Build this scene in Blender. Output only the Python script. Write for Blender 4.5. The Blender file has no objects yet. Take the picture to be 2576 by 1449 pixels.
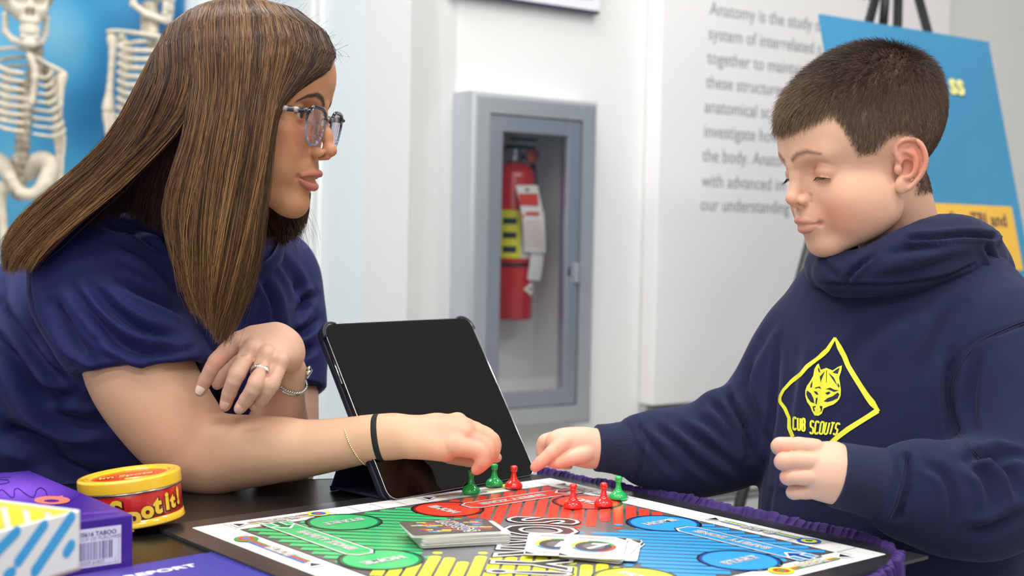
import bpy, bmesh, math, random
import numpy as np
from mathutils import Vector, Matrix
from mathutils.bvhtree import BVHTree
from mathutils.geometry import tessellate_polygon

random.seed(7); rng = np.random.default_rng(7)
S = bpy.context.scene; COL = S.collection

# ------------------------------------------------------------------ camera
FPX, CW, CH = 3353.65, 2576.0, 1449.0
PITCH, ROLL = 0.0397, 0.02
TZ = 0.74                                  # table height
CAM = np.array([0.0, 0.0, TZ + 0.2906])
_cp, _sp, _cr, _sr = math.cos(PITCH), math.sin(PITCH), math.cos(ROLL), math.sin(ROLL)
FW = np.array([0, _cp, -_sp]); _U = np.array([0, _sp, _cp]); _R = np.array([1.0, 0, 0])
RT = _cr*_R + _sr*_U; UP = -_sr*_R + _cr*_U
cam_data = bpy.data.cameras.new('camera'); cam = bpy.data.objects.new('camera', cam_data); COL.objects.link(cam)
cam.matrix_world = Matrix(((RT[0], UP[0], -FW[0], CAM[0]), (RT[1], UP[1], -FW[1], CAM[1]), (RT[2], UP[2], -FW[2], CAM[2]), (0, 0, 0, 1)))
cam_data.sensor_width = 36.0; cam_data.lens = FPX/CW*36.0
cam_data.clip_start = 0.05; cam_data.clip_end = 60
cam_data.dof.use_dof = True; cam_data.dof.focus_distance = 1.40; cam_data.dof.aperture_fstop = 5.2
S.camera = cam

# ------------------------------------------------------------------ world, lights, exposure
world = bpy.data.worlds.new('world'); S.world = world; world.use_nodes = True
_bg = world.node_tree.nodes['Background']; _bg.inputs[0].default_value = (0.93, 0.96, 1.0, 1); _bg.inputs[1].default_value = 0.42
S.view_settings.view_transform = 'Standard'; S.view_settings.look = 'None'; S.view_settings.gamma = 1.0
S.view_settings.use_curve_mapping = False; S.view_settings.exposure = 0.09
def area_light(name, loc, target, sx, sy, power, color=(1, 1, 1)):
    d = bpy.data.lights.new(name, 'AREA'); d.shape = 'RECTANGLE'; d.size = sx; d.size_y = sy; d.energy = power; d.color = color
    o = bpy.data.objects.new(name, d); COL.objects.link(o); o.location = loc
    o.rotation_euler = (Vector(target)-Vector(loc)).to_track_quat('-Z', 'Y').to_euler()
    return o
CEIL = 3.05
for _i, (_x, _y, _p) in enumerate([(-1.6, 0.4, 26), (0.1, 0.5, 26), (1.8, 0.6, 26), (-1.2, 2.0, 24), (-0.15, 2.1, 18), (1.15, 2.15, 20), (-0.8, -1.2, 30), (1.2, -1.2, 30)]):
    area_light('ceiling_lamp_light', (_x, _y, CEIL-0.03), (_x, _y, 0), 1.1, 0.30, _p, (1.0, 0.985, 0.96))
area_light('front_fill_light', (-0.6, -3.3, 1.75), (0.0, 1.5, 1.0), 5.5, 2.0, 44, (0.93, 0.96, 1.0))  # soft frontal fill added to brighten the faces; no window stands there

# ------------------------------------------------------------------ pixel / world helpers (to place things where the photo shows them)
def W(px, py, d):
    return CAM + d*(FW + (px-CW/2)/FPX*RT - (py-CH/2)/FPX*UP)
def ray(px, py):
    return FW + (px-CW/2)/FPX*RT - (py-CH/2)/FPX*UP
def on_z(px, py, z=TZ):
    r = ray(px, py); return CAM + r*((z-CAM[2])/r[2])
def on_plane(px, py, p0, n):
    r = ray(px, py); p0 = np.asarray(p0, float); n = np.asarray(n, float)
    return CAM + r*(np.dot(p0-CAM, n)/np.dot(r, n))
def depth_of(P): return float(np.dot(np.asarray(P)-CAM, FW))
def to_px(P):
    Q = np.asarray(P)-CAM; z = Q@FW
    return np.stack([CW/2+FPX*(Q@RT)/z, CH/2-FPX*(Q@UP)/z, z], -1)

# ------------------------------------------------------------------ materials
def lin(c):
    if isinstance(c, str):
        c = [int(c[i:i+2], 16)/255 for i in (0, 2, 4)]
    return tuple((x/12.92 if x <= 0.04045 else ((x+0.055)/1.055)**2.4) for x in c[:3])
def mat(name, color='808080', rough=0.5, metal=0.0, spec=0.5, noise=0.0, nscale=40.0, bump=0.0, bscale=200.0, attr=None, sss=0.0,
        trans=0.0, emit=None, coat=0.0, sheen=0.0, aniso=0.0, stretch=None, rnoise=0.0, sheen_tint=None):
    m = bpy.data.materials.new(name); m.use_nodes = True; nt = m.node_tree; N = nt.nodes; L = nt.links
    b = N['Principled BSDF']; c = lin(color)
    b.inputs['Base Color'].default_value = (*c, 1); b.inputs['Roughness'].default_value = rough; b.inputs['Metallic'].default_value = metal
    b.inputs['Specular IOR Level'].default_value = spec
    if coat: b.inputs['Coat Weight'].default_value = coat; b.inputs['Coat Roughness'].default_value = 0.08
    if sheen:
        b.inputs['Sheen Weight'].default_value = sheen; b.inputs['Sheen Roughness'].default_value = 0.45
        if sheen_tint: b.inputs['Sheen Tint'].default_value = (*lin(sheen_tint), 1)
    if trans: b.inputs['Transmission Weight'].default_value = trans
    if sss:
        b.inputs['Subsurface Weight'].default_value = sss; b.inputs['Subsurface Radius'].default_value = (1.0, 0.35, 0.18); b.inputs['Subsurface Scale'].default_value = 0.006
    if aniso: b.inputs['Anisotropic'].default_value = aniso
    if emit: b.inputs['Emission Color'].default_value = (*lin(emit[0]), 1); b.inputs['Emission Strength'].default_value = emit[1]
    src = None
    if attr:
        a = N.new('ShaderNodeAttribute'); a.attribute_name = attr; src = a.outputs['Color']
    if noise or bump or rnoise:
        tc = N.new('ShaderNodeTexCoord'); vec = tc.outputs['Object']
        if stretch:
            mp = N.new('ShaderNodeMapping'); mp.inputs['Scale'].default_value = stretch; L.new(vec, mp.inputs['Vector']); vec = mp.outputs['Vector']
    if noise:
        n = N.new('ShaderNodeTexNoise'); n.inputs['Scale'].default_value = nscale; n.inputs['Detail'].default_value = 4; L.new(vec, n.inputs['Vector'])
        mr = N.new('ShaderNodeMapRange'); mr.inputs['From Min'].default_value = 0.3; mr.inputs['From Max'].default_value = 0.7
        mr.inputs['To Min'].default_value = 1-noise; mr.inputs['To Max'].default_value = 1+noise; L.new(n.outputs['Fac'], mr.inputs['Value'])
        mx = N.new('ShaderNodeVectorMath'); mx.operation = 'SCALE'
        if src is not None: L.new(src, mx.inputs[0])
        else: mx.inputs[0].default_value = c
        L.new(mr.outputs['Result'], mx.inputs['Scale']); src = mx.outputs['Vector']
    if src is not None: L.new(src, b.inputs['Base Color'])
    if rnoise:
        n3 = N.new('ShaderNodeTexNoise'); n3.inputs['Scale'].default_value = nscale; L.new(vec, n3.inputs['Vector'])
        m3 = N.new('ShaderNodeMapRange'); m3.inputs['To Min'].default_value = max(0, rough-rnoise); m3.inputs['To Max'].default_value = rough+rnoise
        L.new(n3.outputs['Fac'], m3.inputs['Value']); L.new(m3.outputs['Result'], b.inputs['Roughness'])
    if bump:
        n2 = N.new('ShaderNodeTexNoise'); n2.inputs['Scale'].default_value = bscale; n2.inputs['Detail'].default_value = 3; L.new(vec, n2.inputs['Vector'])
        bp = N.new('ShaderNodeBump'); bp.inputs['Strength'].default_value = bump; bp.inputs['Distance'].default_value = 0.001
        L.new(n2.outputs['Fac'], bp.inputs['Height']); L.new(bp.outputs['Normal'], b.inputs['Normal'])
    return m

def thin_glass(name, tint='FFFFFF', refl=0.10, rough=0.0):
    """window-type glass: clear with a mirror coat that grows at grazing angles"""
    m = bpy.data.materials.new(name); m.use_nodes = True; nt = m.node_tree; nt.nodes.remove(nt.nodes['Principled BSDF']); o = nt.nodes['Material Output']
    t = nt.nodes.new('ShaderNodeBsdfTransparent'); t.inputs[0].default_value = (*lin(tint), 1); g = nt.nodes.new('ShaderNodeBsdfGlossy'); g.inputs['Roughness'].default_value = rough
    lw = nt.nodes.new('ShaderNodeLayerWeight'); lw.inputs[0].default_value = 0.35; mr = nt.nodes.new('ShaderNodeMapRange'); mr.inputs['To Min'].default_value = refl; mr.inputs['To Max'].default_value = 0.40
    nt.links.new(lw.outputs['Fresnel'], mr.inputs['Value']); mx = nt.nodes.new('ShaderNodeMixShader'); nt.links.new(mr.outputs[0], mx.inputs[0]); nt.links.new(t.outputs[0], mx.inputs[1]); nt.links.new(g.outputs[0], mx.inputs[2]); nt.links.new(mx.outputs[0], o.inputs['Surface'])
    return m
# ------------------------------------------------------------------ objects
def tag(o, label=None, cat=None, group=None, kind=None):
    if label: o['label'] = label
    if cat: o['category'] = cat
    if group: o['group'] = group
    if kind: o['kind'] = kind
    return o
def link(name, me, m=None, parent=None, smooth=False):
    o = bpy.data.objects.new(name, me); COL.objects.link(o)
    if m is not None:
        for mm in (m if isinstance(m, (list, tuple)) else [m]): me.materials.append(mm)
    if smooth: me.polygons.foreach_set('use_smooth', np.ones(len(me.polygons), bool))
    if parent is not None:
        o.parent = parent; o.matrix_parent_inverse = Matrix.LocRotScale(parent.location, parent.rotation_euler, None).inverted()
    return o
def thing(name, loc, label, cat, group=None, rz=0.0):
    o = bpy.data.objects.new(name, None); COL.objects.link(o); o.location = tuple(loc); o.rotation_euler = (0, 0, rz); o.empty_display_size = 0.02
    return tag(o, label, cat, group)
def mesh_from(name, V, F, colors=None, fcolors=None):
    """V (n,3); F list of faces or (m,k) int array"""
    me = bpy.data.meshes.new(name)
    V = np.asarray(V, np.float32)
    if isinstance(F, np.ndarray):
        k = F.shape[1]; m = len(F)
        me.vertices.add(len(V)); me.vertices.foreach_set('co', V.ravel())
        me.loops.add(m*k); me.loops.foreach_set('vertex_index', F.astype(np.int32).ravel())
        me.polygons.add(m); me.polygons.foreach_set('loop_start', np.arange(0, m*k, k, dtype=np.int32))
        me.update(calc_edges=True)
    else:
        me.from_pydata([tuple(map(float, v)) for v in V], [], [tuple(int(i) for i in f) for f in F]); me.update()
    if colors is not None:
        a = me.color_attributes.new('Col', 'FLOAT_COLOR', 'POINT')
        c = np.ones((len(V), 4), np.float32); c[:, :3] = colors; a.data.foreach_set('color', c.ravel())
    return me
def bm_mesh(bm, name='m'):
    me = bpy.data.meshes.new(name); bmesh.ops.recalc_face_normals(bm, faces=bm.faces[:]); bm.to_mesh(me); bm.free(); return me
def frame(o, ex, ey, ez):
    """4x4 from origin and three axes"""
    M = np.eye(4); M[:3, 0] = ex; M[:3, 1] = ey; M[:3, 2] = ez; M[:3, 3] = o; return M
def unit(v): v = np.asarray(v, float); return v/np.linalg.norm(v)
def xf(M, P): P = np.atleast_2d(P); return P@M[:3, :3].T+M[:3, 3]
def box_bm(lo, hi, M=None, bev=0.0, seg=2):
    bm = bmesh.new(); r = bmesh.ops.create_cube(bm, size=1.0)
    lo = np.array(lo, float); hi = np.array(hi, float)
    for v in bm.verts: v.co = Vector(((v.co.x+.5)*(hi[0]-lo[0])+lo[0], (v.co.y+.5)*(hi[1]-lo[1])+lo[1], (v.co.z+.5)*(hi[2]-lo[2])+lo[2]))
    if bev: bmesh.ops.bevel(bm, geom=bm.edges[:], offset=bev, segments=seg, affect='EDGES', profile=0.5)
    if M is not None: bm.transform(Matrix(M.tolist()))
    return bm
def box(name, lo, hi, m, parent=None, M=None, bev=0.0, seg=2, smooth=False):
    return link(name, bm_mesh(box_bm(lo, hi, M, bev, seg)), m, parent, smooth)
def join_bm(*bms):
    out = bmesh.new()
    for b in bms:
        t = bpy.data.meshes.new('t'); b.to_mesh(t); b.free(); out.from_mesh(t); bpy.data.meshes.remove(t)
    return out
def prism(name, poly, z0, z1, m, parent=None, M=None, bev=0.0, smooth=False, seg=2):
    bm = bmesh.new(); vs = [bm.verts.new((p[0], p[1], z0)) for p in poly]; f = bm.faces.new(vs)
    r = bmesh.ops.extrude_face_region(bm, geom=[f]); bmesh.ops.translate(bm, verts=[v for v in r['geom'] if isinstance(v, bmesh.types.BMVert)], vec=(0, 0, z1-z0))
    bmesh.ops.recalc_face_normals(bm, faces=bm.faces[:])
    if bev:
        bmesh.ops.bevel(bm, geom=[e for e in bm.edges if abs(e.verts[0].co.z-e.verts[1].co.z) < 1e-9], offset=bev, segments=seg, affect='EDGES', profile=0.5)
    if M is not None: bm.transform(Matrix(M.tolist()))
    return link(name, bm_mesh(bm), m, parent, smooth)
def rrect(w, h, r, n=6, cx=0, cy=0):
    out = []
    for k, (sx, sy) in enumerate(((1, 1), (-1, 1), (-1, -1), (1, -1))):
        for i in range(n+1):
            a = math.pi/2*(k+i/n); out.append((cx+sx*(w/2-r)+r*math.cos(a), cy+sy*(h/2-r)+r*math.sin(a)))
    return out
def smooth_path(P, n):
    """Catmull-Rom resample of (k,d) control points to n points"""
    P = np.asarray(P, float); k = len(P)
    if k == 2:
        t = np.linspace(0, 1, n)[:, None]; return P[0]*(1-t)+P[1]*t
    Q = np.vstack([2*P[0]-P[1], P, 2*P[-1]-P[-2]]); u = np.linspace(0, k-1, n); i = np.minimum(u.astype(int), k-2); f = (u-i)[:, None]
    p0, p1, p2, p3 = Q[i], Q[i+1], Q[i+2], Q[i+3]
    return 0.5*((2*p1)+(-p0+p2)*f+(2*p0-5*p1+4*p2-p3)*f**2+(-p0+3*p1-3*p2+p3)*f**3)
def tube_geo(P, R, sides=8, cap=True, flat=1.0, upv=None):
    P = np.asarray(P, float); n = len(P); R = np.broadcast_to(np.asarray(R, float), (n,))
    T = np.gradient(P, axis=0); T /= np.linalg.norm(T, axis=1)[:, None]+1e-12
    up = np.array(upv if upv is not None else (0, 0, 1.0)); 
    if abs(T[0]@up) > 0.95: up = np.array((1.0, 0, 0))
    V = []; X = unit(np.cross(T[0], up))
    for i in range(n):
        X = X-T[i]*(X@T[i]); X = unit(X); Y = np.cross(T[i], X)
        a = np.arange(sides)*2*math.pi/sides
        V.append(P[i]+R[i]*(np.cos(a)[:, None]*X+flat*np.sin(a)[:, None]*Y))
    V = np.vstack(V); F = []
    for i in range(n-1):
        for j in range(sides):
            F.append((i*sides+j, i*sides+(j+1) % sides, (i+1)*sides+(j+1) % sides, (i+1)*sides+j))
    if cap: F.append(tuple(range(sides))[::-1]); F.append(tuple(range((n-1)*sides, n*sides)))
    return V, F
def tube(name, P, R, m, parent=None, sides=8, flat=1.0, smooth=True, upv=None):
    V, F = tube_geo(P, R, sides, True, flat, upv); return link(name, mesh_from(name, V, F), m, parent, smooth)
def merge_geo(parts):
    V = []; F = []; o = 0
    for v, f in parts:
        V.append(v); F += [tuple(i+o for i in g) for g in f]; o += len(v)
    return np.vstack(V), F
def lathe_geo(prof, seg=32, M=None, sx=1.0, sy=1.0):
    prof = np.asarray(prof, float); a = np.arange(seg)*2*math.pi/seg; V = []
    for r, z in prof: V.append(np.stack([r*np.cos(a)*sx, r*np.sin(a)*sy, np.full(seg, z)], 1))
    V = np.vstack(V); F = []
    for i in range(len(prof)-1):
        for j in range(seg): F.append((i*seg+j, i*seg+(j+1) % seg, (i+1)*seg+(j+1) % seg, (i+1)*seg+j))
    F.append(tuple(range(seg))[::-1]); F.append(tuple(range((len(prof)-1)*seg, len(prof)*seg)))
    if M is not None: V = xf(M, V)
    return V, F

# ------------------------------------------------------------------ signed-distance modelling, meshed by surface nets
class SDF:
    def __init__(s, lo, hi, h):
        s.h = h; s.lo = np.asarray(lo, float)-h*2; n = np.ceil((np.asarray(hi, float)+h*2-s.lo)/h).astype(int)+1
        s.n = n; s.f = np.full(n, 1.0e3, np.float32)
        s.ax = [(s.lo[i]+np.arange(n[i])*h).astype(np.float32) for i in range(3)]
    def _sub(s, lo, hi):
        a = np.clip(np.floor((np.asarray(lo)-s.lo)/s.h).astype(int), 0, s.n-1); b = np.clip(np.ceil((np.asarray(hi)-s.lo)/s.h).astype(int)+1, 1, s.n)
        if np.any(b <= a): return None
        sl = tuple(slice(a[i], b[i]) for i in range(3))
        X = s.ax[0][sl[0]][:, None, None]; Y = s.ax[1][sl[1]][None, :, None]; Z = s.ax[2][sl[2]][None, None, :]
        return sl, X, Y, Z
    @staticmethod
    def _smin(a, b, k):
        if k <= 0: return np.minimum(a, b)
        h = np.maximum(k-np.abs(a-b), 0)/k
        return np.minimum(a, b)-h*h*k*0.25
    def _put(s, sl, d, k, sub):
        if sub: s.f[sl] = -s._smin(-s.f[sl], d, k)
        else: s.f[sl] = s._smin(s.f[sl], d, k)
    def cone(s, a, b, ra, rb, k=0.0, sub=False):
        a = np.asarray(a, float); b = np.asarray(b, float); m = max(ra, rb)+k+3*s.h
        q = s._sub(np.minimum(a, b)-m, np.maximum(a, b)+m)
        if q is None: return
        sl, X, Y, Z = q; ab = b-a; L2 = max(float(ab@ab), 1e-12)
        t = np.clip(((X-a[0])*ab[0]+(Y-a[1])*ab[1]+(Z-a[2])*ab[2])/L2, 0, 1)
        d = np.sqrt((X-a[0]-t*ab[0])**2+(Y-a[1]-t*ab[1])**2+(Z-a[2]-t*ab[2])**2)-(ra+t*(rb-ra))
        s._put(sl, d, k, sub)
    def chain(s, pts, rs, k=0.0, sub=False):
        for i in range(len(pts)-1): s.cone(pts[i], pts[i+1], rs[i], rs[i+1], k, sub)
    def ell(s, c, r, k=0.0, rot=None, sub=False):
        """ellipsoid; rot = 3x3 whose columns are its axes"""
        c = np.asarray(c, float); r = np.asarray(r, float)
        R = np.eye(3) if rot is None else np.asarray(rot, float); m = np.abs(R)@r+k+3*s.h
        q = s._sub(c-m, c+m)
        if q is None: return
        sl, X, Y, Z = q; X = X-c[0]; Y = Y-c[1]; Z = Z-c[2]
        u = (X*R[0, 0]+Y*R[1, 0]+Z*R[2, 0]); v = (X*R[0, 1]+Y*R[1, 1]+Z*R[2, 1]); w = (X*R[0, 2]+Y*R[1, 2]+Z*R[2, 2])
        k0 = np.sqrt((u/r[0])**2+(v/r[1])**2+(w/r[2])**2); k1 = np.sqrt((u/r[0]**2)**2+(v/r[1]**2)**2+(w/r[2]**2)**2)+1e-9
        s._put(sl, k0*(k0-1)/k1, k, sub)
    def mesh(s):
        """naive surface nets, vectorised"""
        f = s.f; n = f.shape; ins = f < 0
        c = [f[i:n[0]-1+i, j:n[1]-1+j, k:n[2]-1+k] for i in (0, 1) for j in (0, 1) for k in (0, 1)]
        ci = [ins[i:n[0]-1+i, j:n[1]-1+j, k:n[2]-1+k] for i in (0, 1) for j in (0, 1) for k in (0, 1)]
        cnt = sum(x.astype(np.int8) for x in ci); act = (cnt > 0) & (cnt < 8); idx = np.argwhere(act)
        vid = np.full(act.shape, -1, np.int32); vid[act] = np.arange(len(idx))
        cv = np.stack([x[act] for x in c], 1).astype(float)
        off = np.array([(i, j, k) for i in (0, 1) for j in (0, 1) for k in (0, 1)], float)
        P = np.zeros((len(idx), 3)); Wt = np.zeros(len(idx))
        for a in range(8):
            for b in range(a+1, 8):
                if np.abs(off[a]-off[b]).sum() != 1: continue
                x = (cv[:, a] < 0) != (cv[:, b] < 0); t = np.where(x, cv[:, a]/np.where(x, cv[:, a]-cv[:, b], 1), 0)
                P += np.where(x[:, None], off[a]+t[:, None]*(off[b]-off[a]), 0); Wt += x
        V = s.lo+(idx+P/Wt[:, None])*s.h
        Fs = []
        for ax in range(3):
            sl0 = [slice(None)]*3; sl1 = [slice(None)]*3; sl0[ax] = slice(0, n[ax]-1); sl1[ax] = slice(1, n[ax])
            A = ins[tuple(sl0)]; B = ins[tuple(sl1)]; e = np.argwhere(A != B)
            u, v = (ax+1) % 3, (ax+2) % 3
            e = e[(e[:, u] > 0) & (e[:, v] > 0) & (e[:, u] < n[u]-1) & (e[:, v] < n[v]-1)]
            flip = A[tuple(e.T)]
            q = []
            for du, dv in ((-1, -1), (0, -1), (0, 0), (-1, 0)):
                g = e.copy(); g[:, u] += du; g[:, v] += dv; q.append(vid[tuple(g.T)])
            q = np.stack(q, 1); q[~flip] = q[~flip][:, ::-1]; Fs.append(q)
        F = np.vstack(Fs); F = F[(F >= 0).all(1)]
        return V, F
def largest_ok(V, F, it=1, lam=0.5):
    """light Laplacian smoothing"""
    V = V.copy()
    E = np.vstack([F[:, [0, 1]], F[:, [1, 2]], F[:, [2, 3]], F[:, [3, 0]]])
    for _ in range(it):
        acc = np.zeros_like(V); cnt = np.zeros(len(V))
        for i in range(3):
            acc[:, i] = np.bincount(E[:, 0], V[E[:, 1], i], len(V))+np.bincount(E[:, 1], V[E[:, 0], i], len(V))
        cnt = np.bincount(E[:, 0], minlength=len(V))+np.bincount(E[:, 1], minlength=len(V))
        V += lam*(acc/np.maximum(cnt, 1)[:, None]-V)
    return V
def normals_of(V, F):
    a = V[F[:, 2]]-V[F[:, 0]]; b = V[F[:, 3]]-V[F[:, 1]]; fn = np.cross(a, b); N = np.zeros_like(V)
    for j in range(4):
        for i in range(3): N[:, i] += np.bincount(F[:, j], fn[:, i], len(V))
    return N/(np.linalg.norm(N, axis=1)[:, None]+1e-12)
def seg_dist(P, a, b):
    a = np.asarray(a, float); b = np.asarray(b, float); ab = b-a; t = np.clip(((P-a)@ab)/(ab@ab+1e-12), 0, 1)
    return np.linalg.norm(P-a-t[:, None]*ab, axis=1), t
def creases(V, N, lines, gain=1.0):
    """folds in cloth: lines = (pixel polyline, half-width px, depth mm, [taper]); only on the side that faces where the photo shows them"""
    q = to_px(V); front = np.clip(-(N@FW)*2.0, 0, 1); D = np.zeros(len(V))
    for ln in lines:
        pts = smooth_path(ln[0], 14); w, dp = ln[1], ln[2]
        lo = pts[:, :2].min(0)-3*w; hi = pts[:, :2].max(0)+3*w
        m = (q[:, 0] > lo[0]) & (q[:, 0] < hi[0]) & (q[:, 1] > lo[1]) & (q[:, 1] < hi[1])
        if not m.any(): continue
        Q = q[m, :2]; best = np.full(len(Q), 1e9); tt = np.zeros(len(Q)); sd = np.zeros(len(Q))
        for i in range(len(pts)-1):
            d, t = seg_dist(Q, pts[i, :2], pts[i+1, :2]); b = d < best; best = np.where(b, d, best); tt = np.where(b, (i+t)/(len(pts)-1), tt)
            e = pts[i+1, :2]-pts[i, :2]; cr = e[0]*(Q[:, 1]-pts[i, 1])-e[1]*(Q[:, 0]-pts[i, 0]); sd = np.where(b, np.sign(cr), sd)
        tap = np.sin(np.clip(tt, 0.02, 0.98)*math.pi)**0.6 if len(ln) < 4 else 1.0
        x = best/w
        prof = -np.exp(-x*x)+0.55*np.exp(-((x-1.7)/0.8)**2)*np.where(sd > 0, 1.0, 0.6)
        D[m] += dp*0.0017*gain*prof*tap
    return V+N*(D*front)[:, None]
def wobble(P, s, seed=0):
    """cheap smooth noise, -1..1"""
    r = np.random.default_rng(seed); out = np.zeros(len(P))
    for i in range(7):
        k = r.normal(size=3)*s*(1+0.5*i/3); out += np.sin(P@k+r.uniform(0, 6.28))*(1.0/(1+0.3*i))
    return out/3.6

# ------------------------------------------------------------------ flat print: polygons and lettering stacked in thin layers
class Print:
    def __init__(s, dz=0.00006): s.V = []; s.F = []; s.C = []; s.dz = dz; s.layer = 0; s.n = 0
    def up(s, k=1): s.layer += k
    def poly(s, pts, color, z=None):
        pts = [(float(p[0]), float(p[1])) for p in pts]; z = s.layer*s.dz if z is None else z
        tri = tessellate_polygon([[Vector((x, y, 0)) for x, y in pts]]); o = s.n; c = lin(color) if isinstance(color, str) else color
        for x, y in pts: s.V.append((x, y, z)); s.C.append(c)
        for t in tri:
            a, b, d = (pts[i] for i in t); cr = (b[0]-a[0])*(d[1]-a[1])-(b[1]-a[1])*(d[0]-a[0])
            s.F.append(tuple(o+i for i in (t if cr > 0 else t[::-1])))
        s.n += len(pts)
    def disc(s, cx, cy, rx, ry, color, n=40, rot=0):
        cr, sr = math.cos(rot), math.sin(rot)
        s.poly([(cx+rx*math.cos(a)*cr-ry*math.sin(a)*sr, cy+rx*math.cos(a)*sr+ry*math.sin(a)*cr) for a in np.linspace(0, 2*math.pi, n, endpoint=False)], color)
    def rect(s, x0, y0, x1, y1, color, r=0):
        x0, x1 = min(x0, x1), max(x0, x1); y0, y1 = min(y0, y1), max(y0, y1)
        if r: s.poly(rrect(x1-x0, y1-y0, min(r, (x1-x0)/2*.99, (y1-y0)/2*.99), 4, (x0+x1)/2, (y0+y1)/2), color)
        else: s.poly([(x0, y0), (x1, y0), (x1, y1), (x0, y1)], color)
    def line(s, pts, w, color):
        pts = np.asarray(pts, float); T = np.gradient(pts, axis=0); T /= np.linalg.norm(T, axis=1)[:, None]+1e-12; Nn = np.stack([-T[:, 1], T[:, 0]], 1)
        ww = np.broadcast_to(np.asarray(w, float), (len(pts),))[:, None]/2
        A = pts+Nn*ww; B = pts-Nn*ww
        for i in range(len(pts)-1): s.poly([A[i], B[i], B[i+1], A[i+1]], color)
    def text(s, txt, x, y, size, color, rot=0.0, offset=0.0, shear=0.0, sx=1.0, align='CENTER', mirror=False, space=1.0):
        cu = bpy.data.curves.new('t', 'FONT'); cu.body = txt; cu.size = size; cu.offset = offset; cu.shear = shear; cu.align_x = align; cu.align_y = 'CENTER'; cu.fill_mode = 'FRONT'
        cu.resolution_u = 3; cu.space_character = space
        ob = bpy.data.objects.new('t', cu); me = ob.to_mesh(); v = np.zeros(len(me.vertices)*3); me.vertices.foreach_get('co', v); v = v.reshape(-1, 3)
        cr, sr = math.cos(rot), math.sin(rot); c = lin(color) if isinstance(color, str) else color; o = s.n; z = s.layer*s.dz
        vx = v[:, 0]*sx*(-1 if mirror else 1); vy = v[:, 1]
        par = list(range(len(v)))                      # letters may touch: every island gets a hair more height than the last
        def find(i):
            while par[i] != i: par[i] = par[par[i]]; i = par[i]
            return i
        for p in me.polygons:
            r0 = find(p.vertices[0])
            for i in p.vertices[1:]: par[find(i)] = r0
        roots = [find(i) for i in range(len(v))]; order = {r: i for i, r in enumerate(sorted(set(roots), key=lambda r: vx[r]))}
        for i, (a, b) in enumerate(zip(vx, vy)): s.V.append((x+a*cr-b*sr, y+a*sr+b*cr, z+order[roots[i]]*s.dz*0.06)); s.C.append(c)
        for p in me.polygons:
            f = tuple(o+i for i in p.vertices); s.F.append(f)
        s.n += len(v); ob.to_mesh_clear(); bpy.data.objects.remove(ob); bpy.data.curves.remove(cu)
    def split(s, L):
        out = []; st = list(s.F); mid = {}
        while st:
            f = st.pop()
            if len(f) != 3:
                for i in range(1, len(f)-1): st.append((f[0], f[i], f[i+1]))
                continue
            e = [math.dist(s.V[f[i]][:2], s.V[f[(i+1) % 3]][:2]) for i in range(3)]; k = int(np.argmax(e))
            if e[k] <= L: out.append(f); continue
            a, b, c = f[k], f[(k+1) % 3], f[(k+2) % 3]; key = (min(a, b), max(a, b))
            if key not in mid:
                mid[key] = len(s.V); s.V.append(tuple((s.V[a][i]+s.V[b][i])/2 for i in range(3))); s.C.append(s.C[a])
            m = mid[key]; st += [(a, m, c), (m, b, c)]
        s.F = out; s.n = len(s.V)
    def build(s, name, m, parent=None, M=None, fn=None):
        V = np.array(s.V, float)
        if fn is not None:
            s.split(3.5); V = fn(np.array(s.V, float))
        if M is not None: V = xf(M, V)
        return link(name, mesh_from(name, V, s.F, colors=np.array(s.C)), m, parent)
# ------------------------------------------------------------------ room
M_WALL = mat('wall_paint', 'E9EAEA', rough=0.75, noise=0.015, nscale=3, bump=0.05, bscale=300)
M_WALLC = mat('wall_paint_cool', 'E6EEF2', rough=0.7, noise=0.01, nscale=3)
M_FLOOR = mat('floor_grey', 'A8A49C', rough=0.5, noise=0.06, nscale=6)
M_CEIL = mat('ceiling_white', 'EDEDEB', rough=0.9)
M_TRIM = mat('trim_white', 'F1F3F3', rough=0.4)
WD = np.array([0.815, 0.579, 0.0]); WN = np.array([0.579, -0.815, 0.0])      # wall direction, wall normal towards the room
W0 = np.array([-0.2335, 2.945, 0.0])                                       # corner the photo shows at x = 1022
def wall_frame(o, d, n):
    return frame(o, d, -n, [0, 0, 1])                                      # x along, y into the wall, z up
def wall(name, o, d, n, length, thick, z1, m, z0=0.0):
    M = wall_frame(o, d, n); return tag(box(name, (0, 0, z0), (length, thick, z1), m, None, M), kind='structure')
WA = wall_frame(W0, WD, WN)
# wall with the cabinet niche, cut round the opening: along 0.155..0.455
def wpt(px, py, off=0.0):
    """point on the plane parallel to the cabinet wall, off metres in front of it, in wall coordinates (along, up)"""
    P = on_plane(px, py, W0+WN*off, WN); Q = P-W0; return Q@WD, P[2]
bm = bmesh.new()
fx0, fz1 = wpt(1190, 226, 0.081); fx1, fzt2 = wpt(1508, 264, 0.081); _, fz0 = wpt(1483, 1066, 0.081)
nx0, nx1, nz0, nz1 = fx0+0.03, fx1-0.03, fz0+0.03, fz1-0.03
parts = [((0, 0, 0), (nx0, 0.20, CEIL)), ((nx1, 0, 0), (6.0, 0.20, CEIL)), ((nx0, 0, 0), (nx1, 0.20, nz0)), ((nx0, 0, nz1), (nx1, 0.20, CEIL))]
link('wall_right', bm_mesh(join_bm(*[box_bm(a, b, WA) for a, b in parts])), M_WALL)['kind'] = 'structure'
WB = wall_frame(W0, -WN, -WD)       # the return wall running back and to the left; its face looks left/front
wall('wall_return', W0+WD*0.001, -WN, -WD, 1.6, 0.12, CEIL, M_WALLC)
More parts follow.
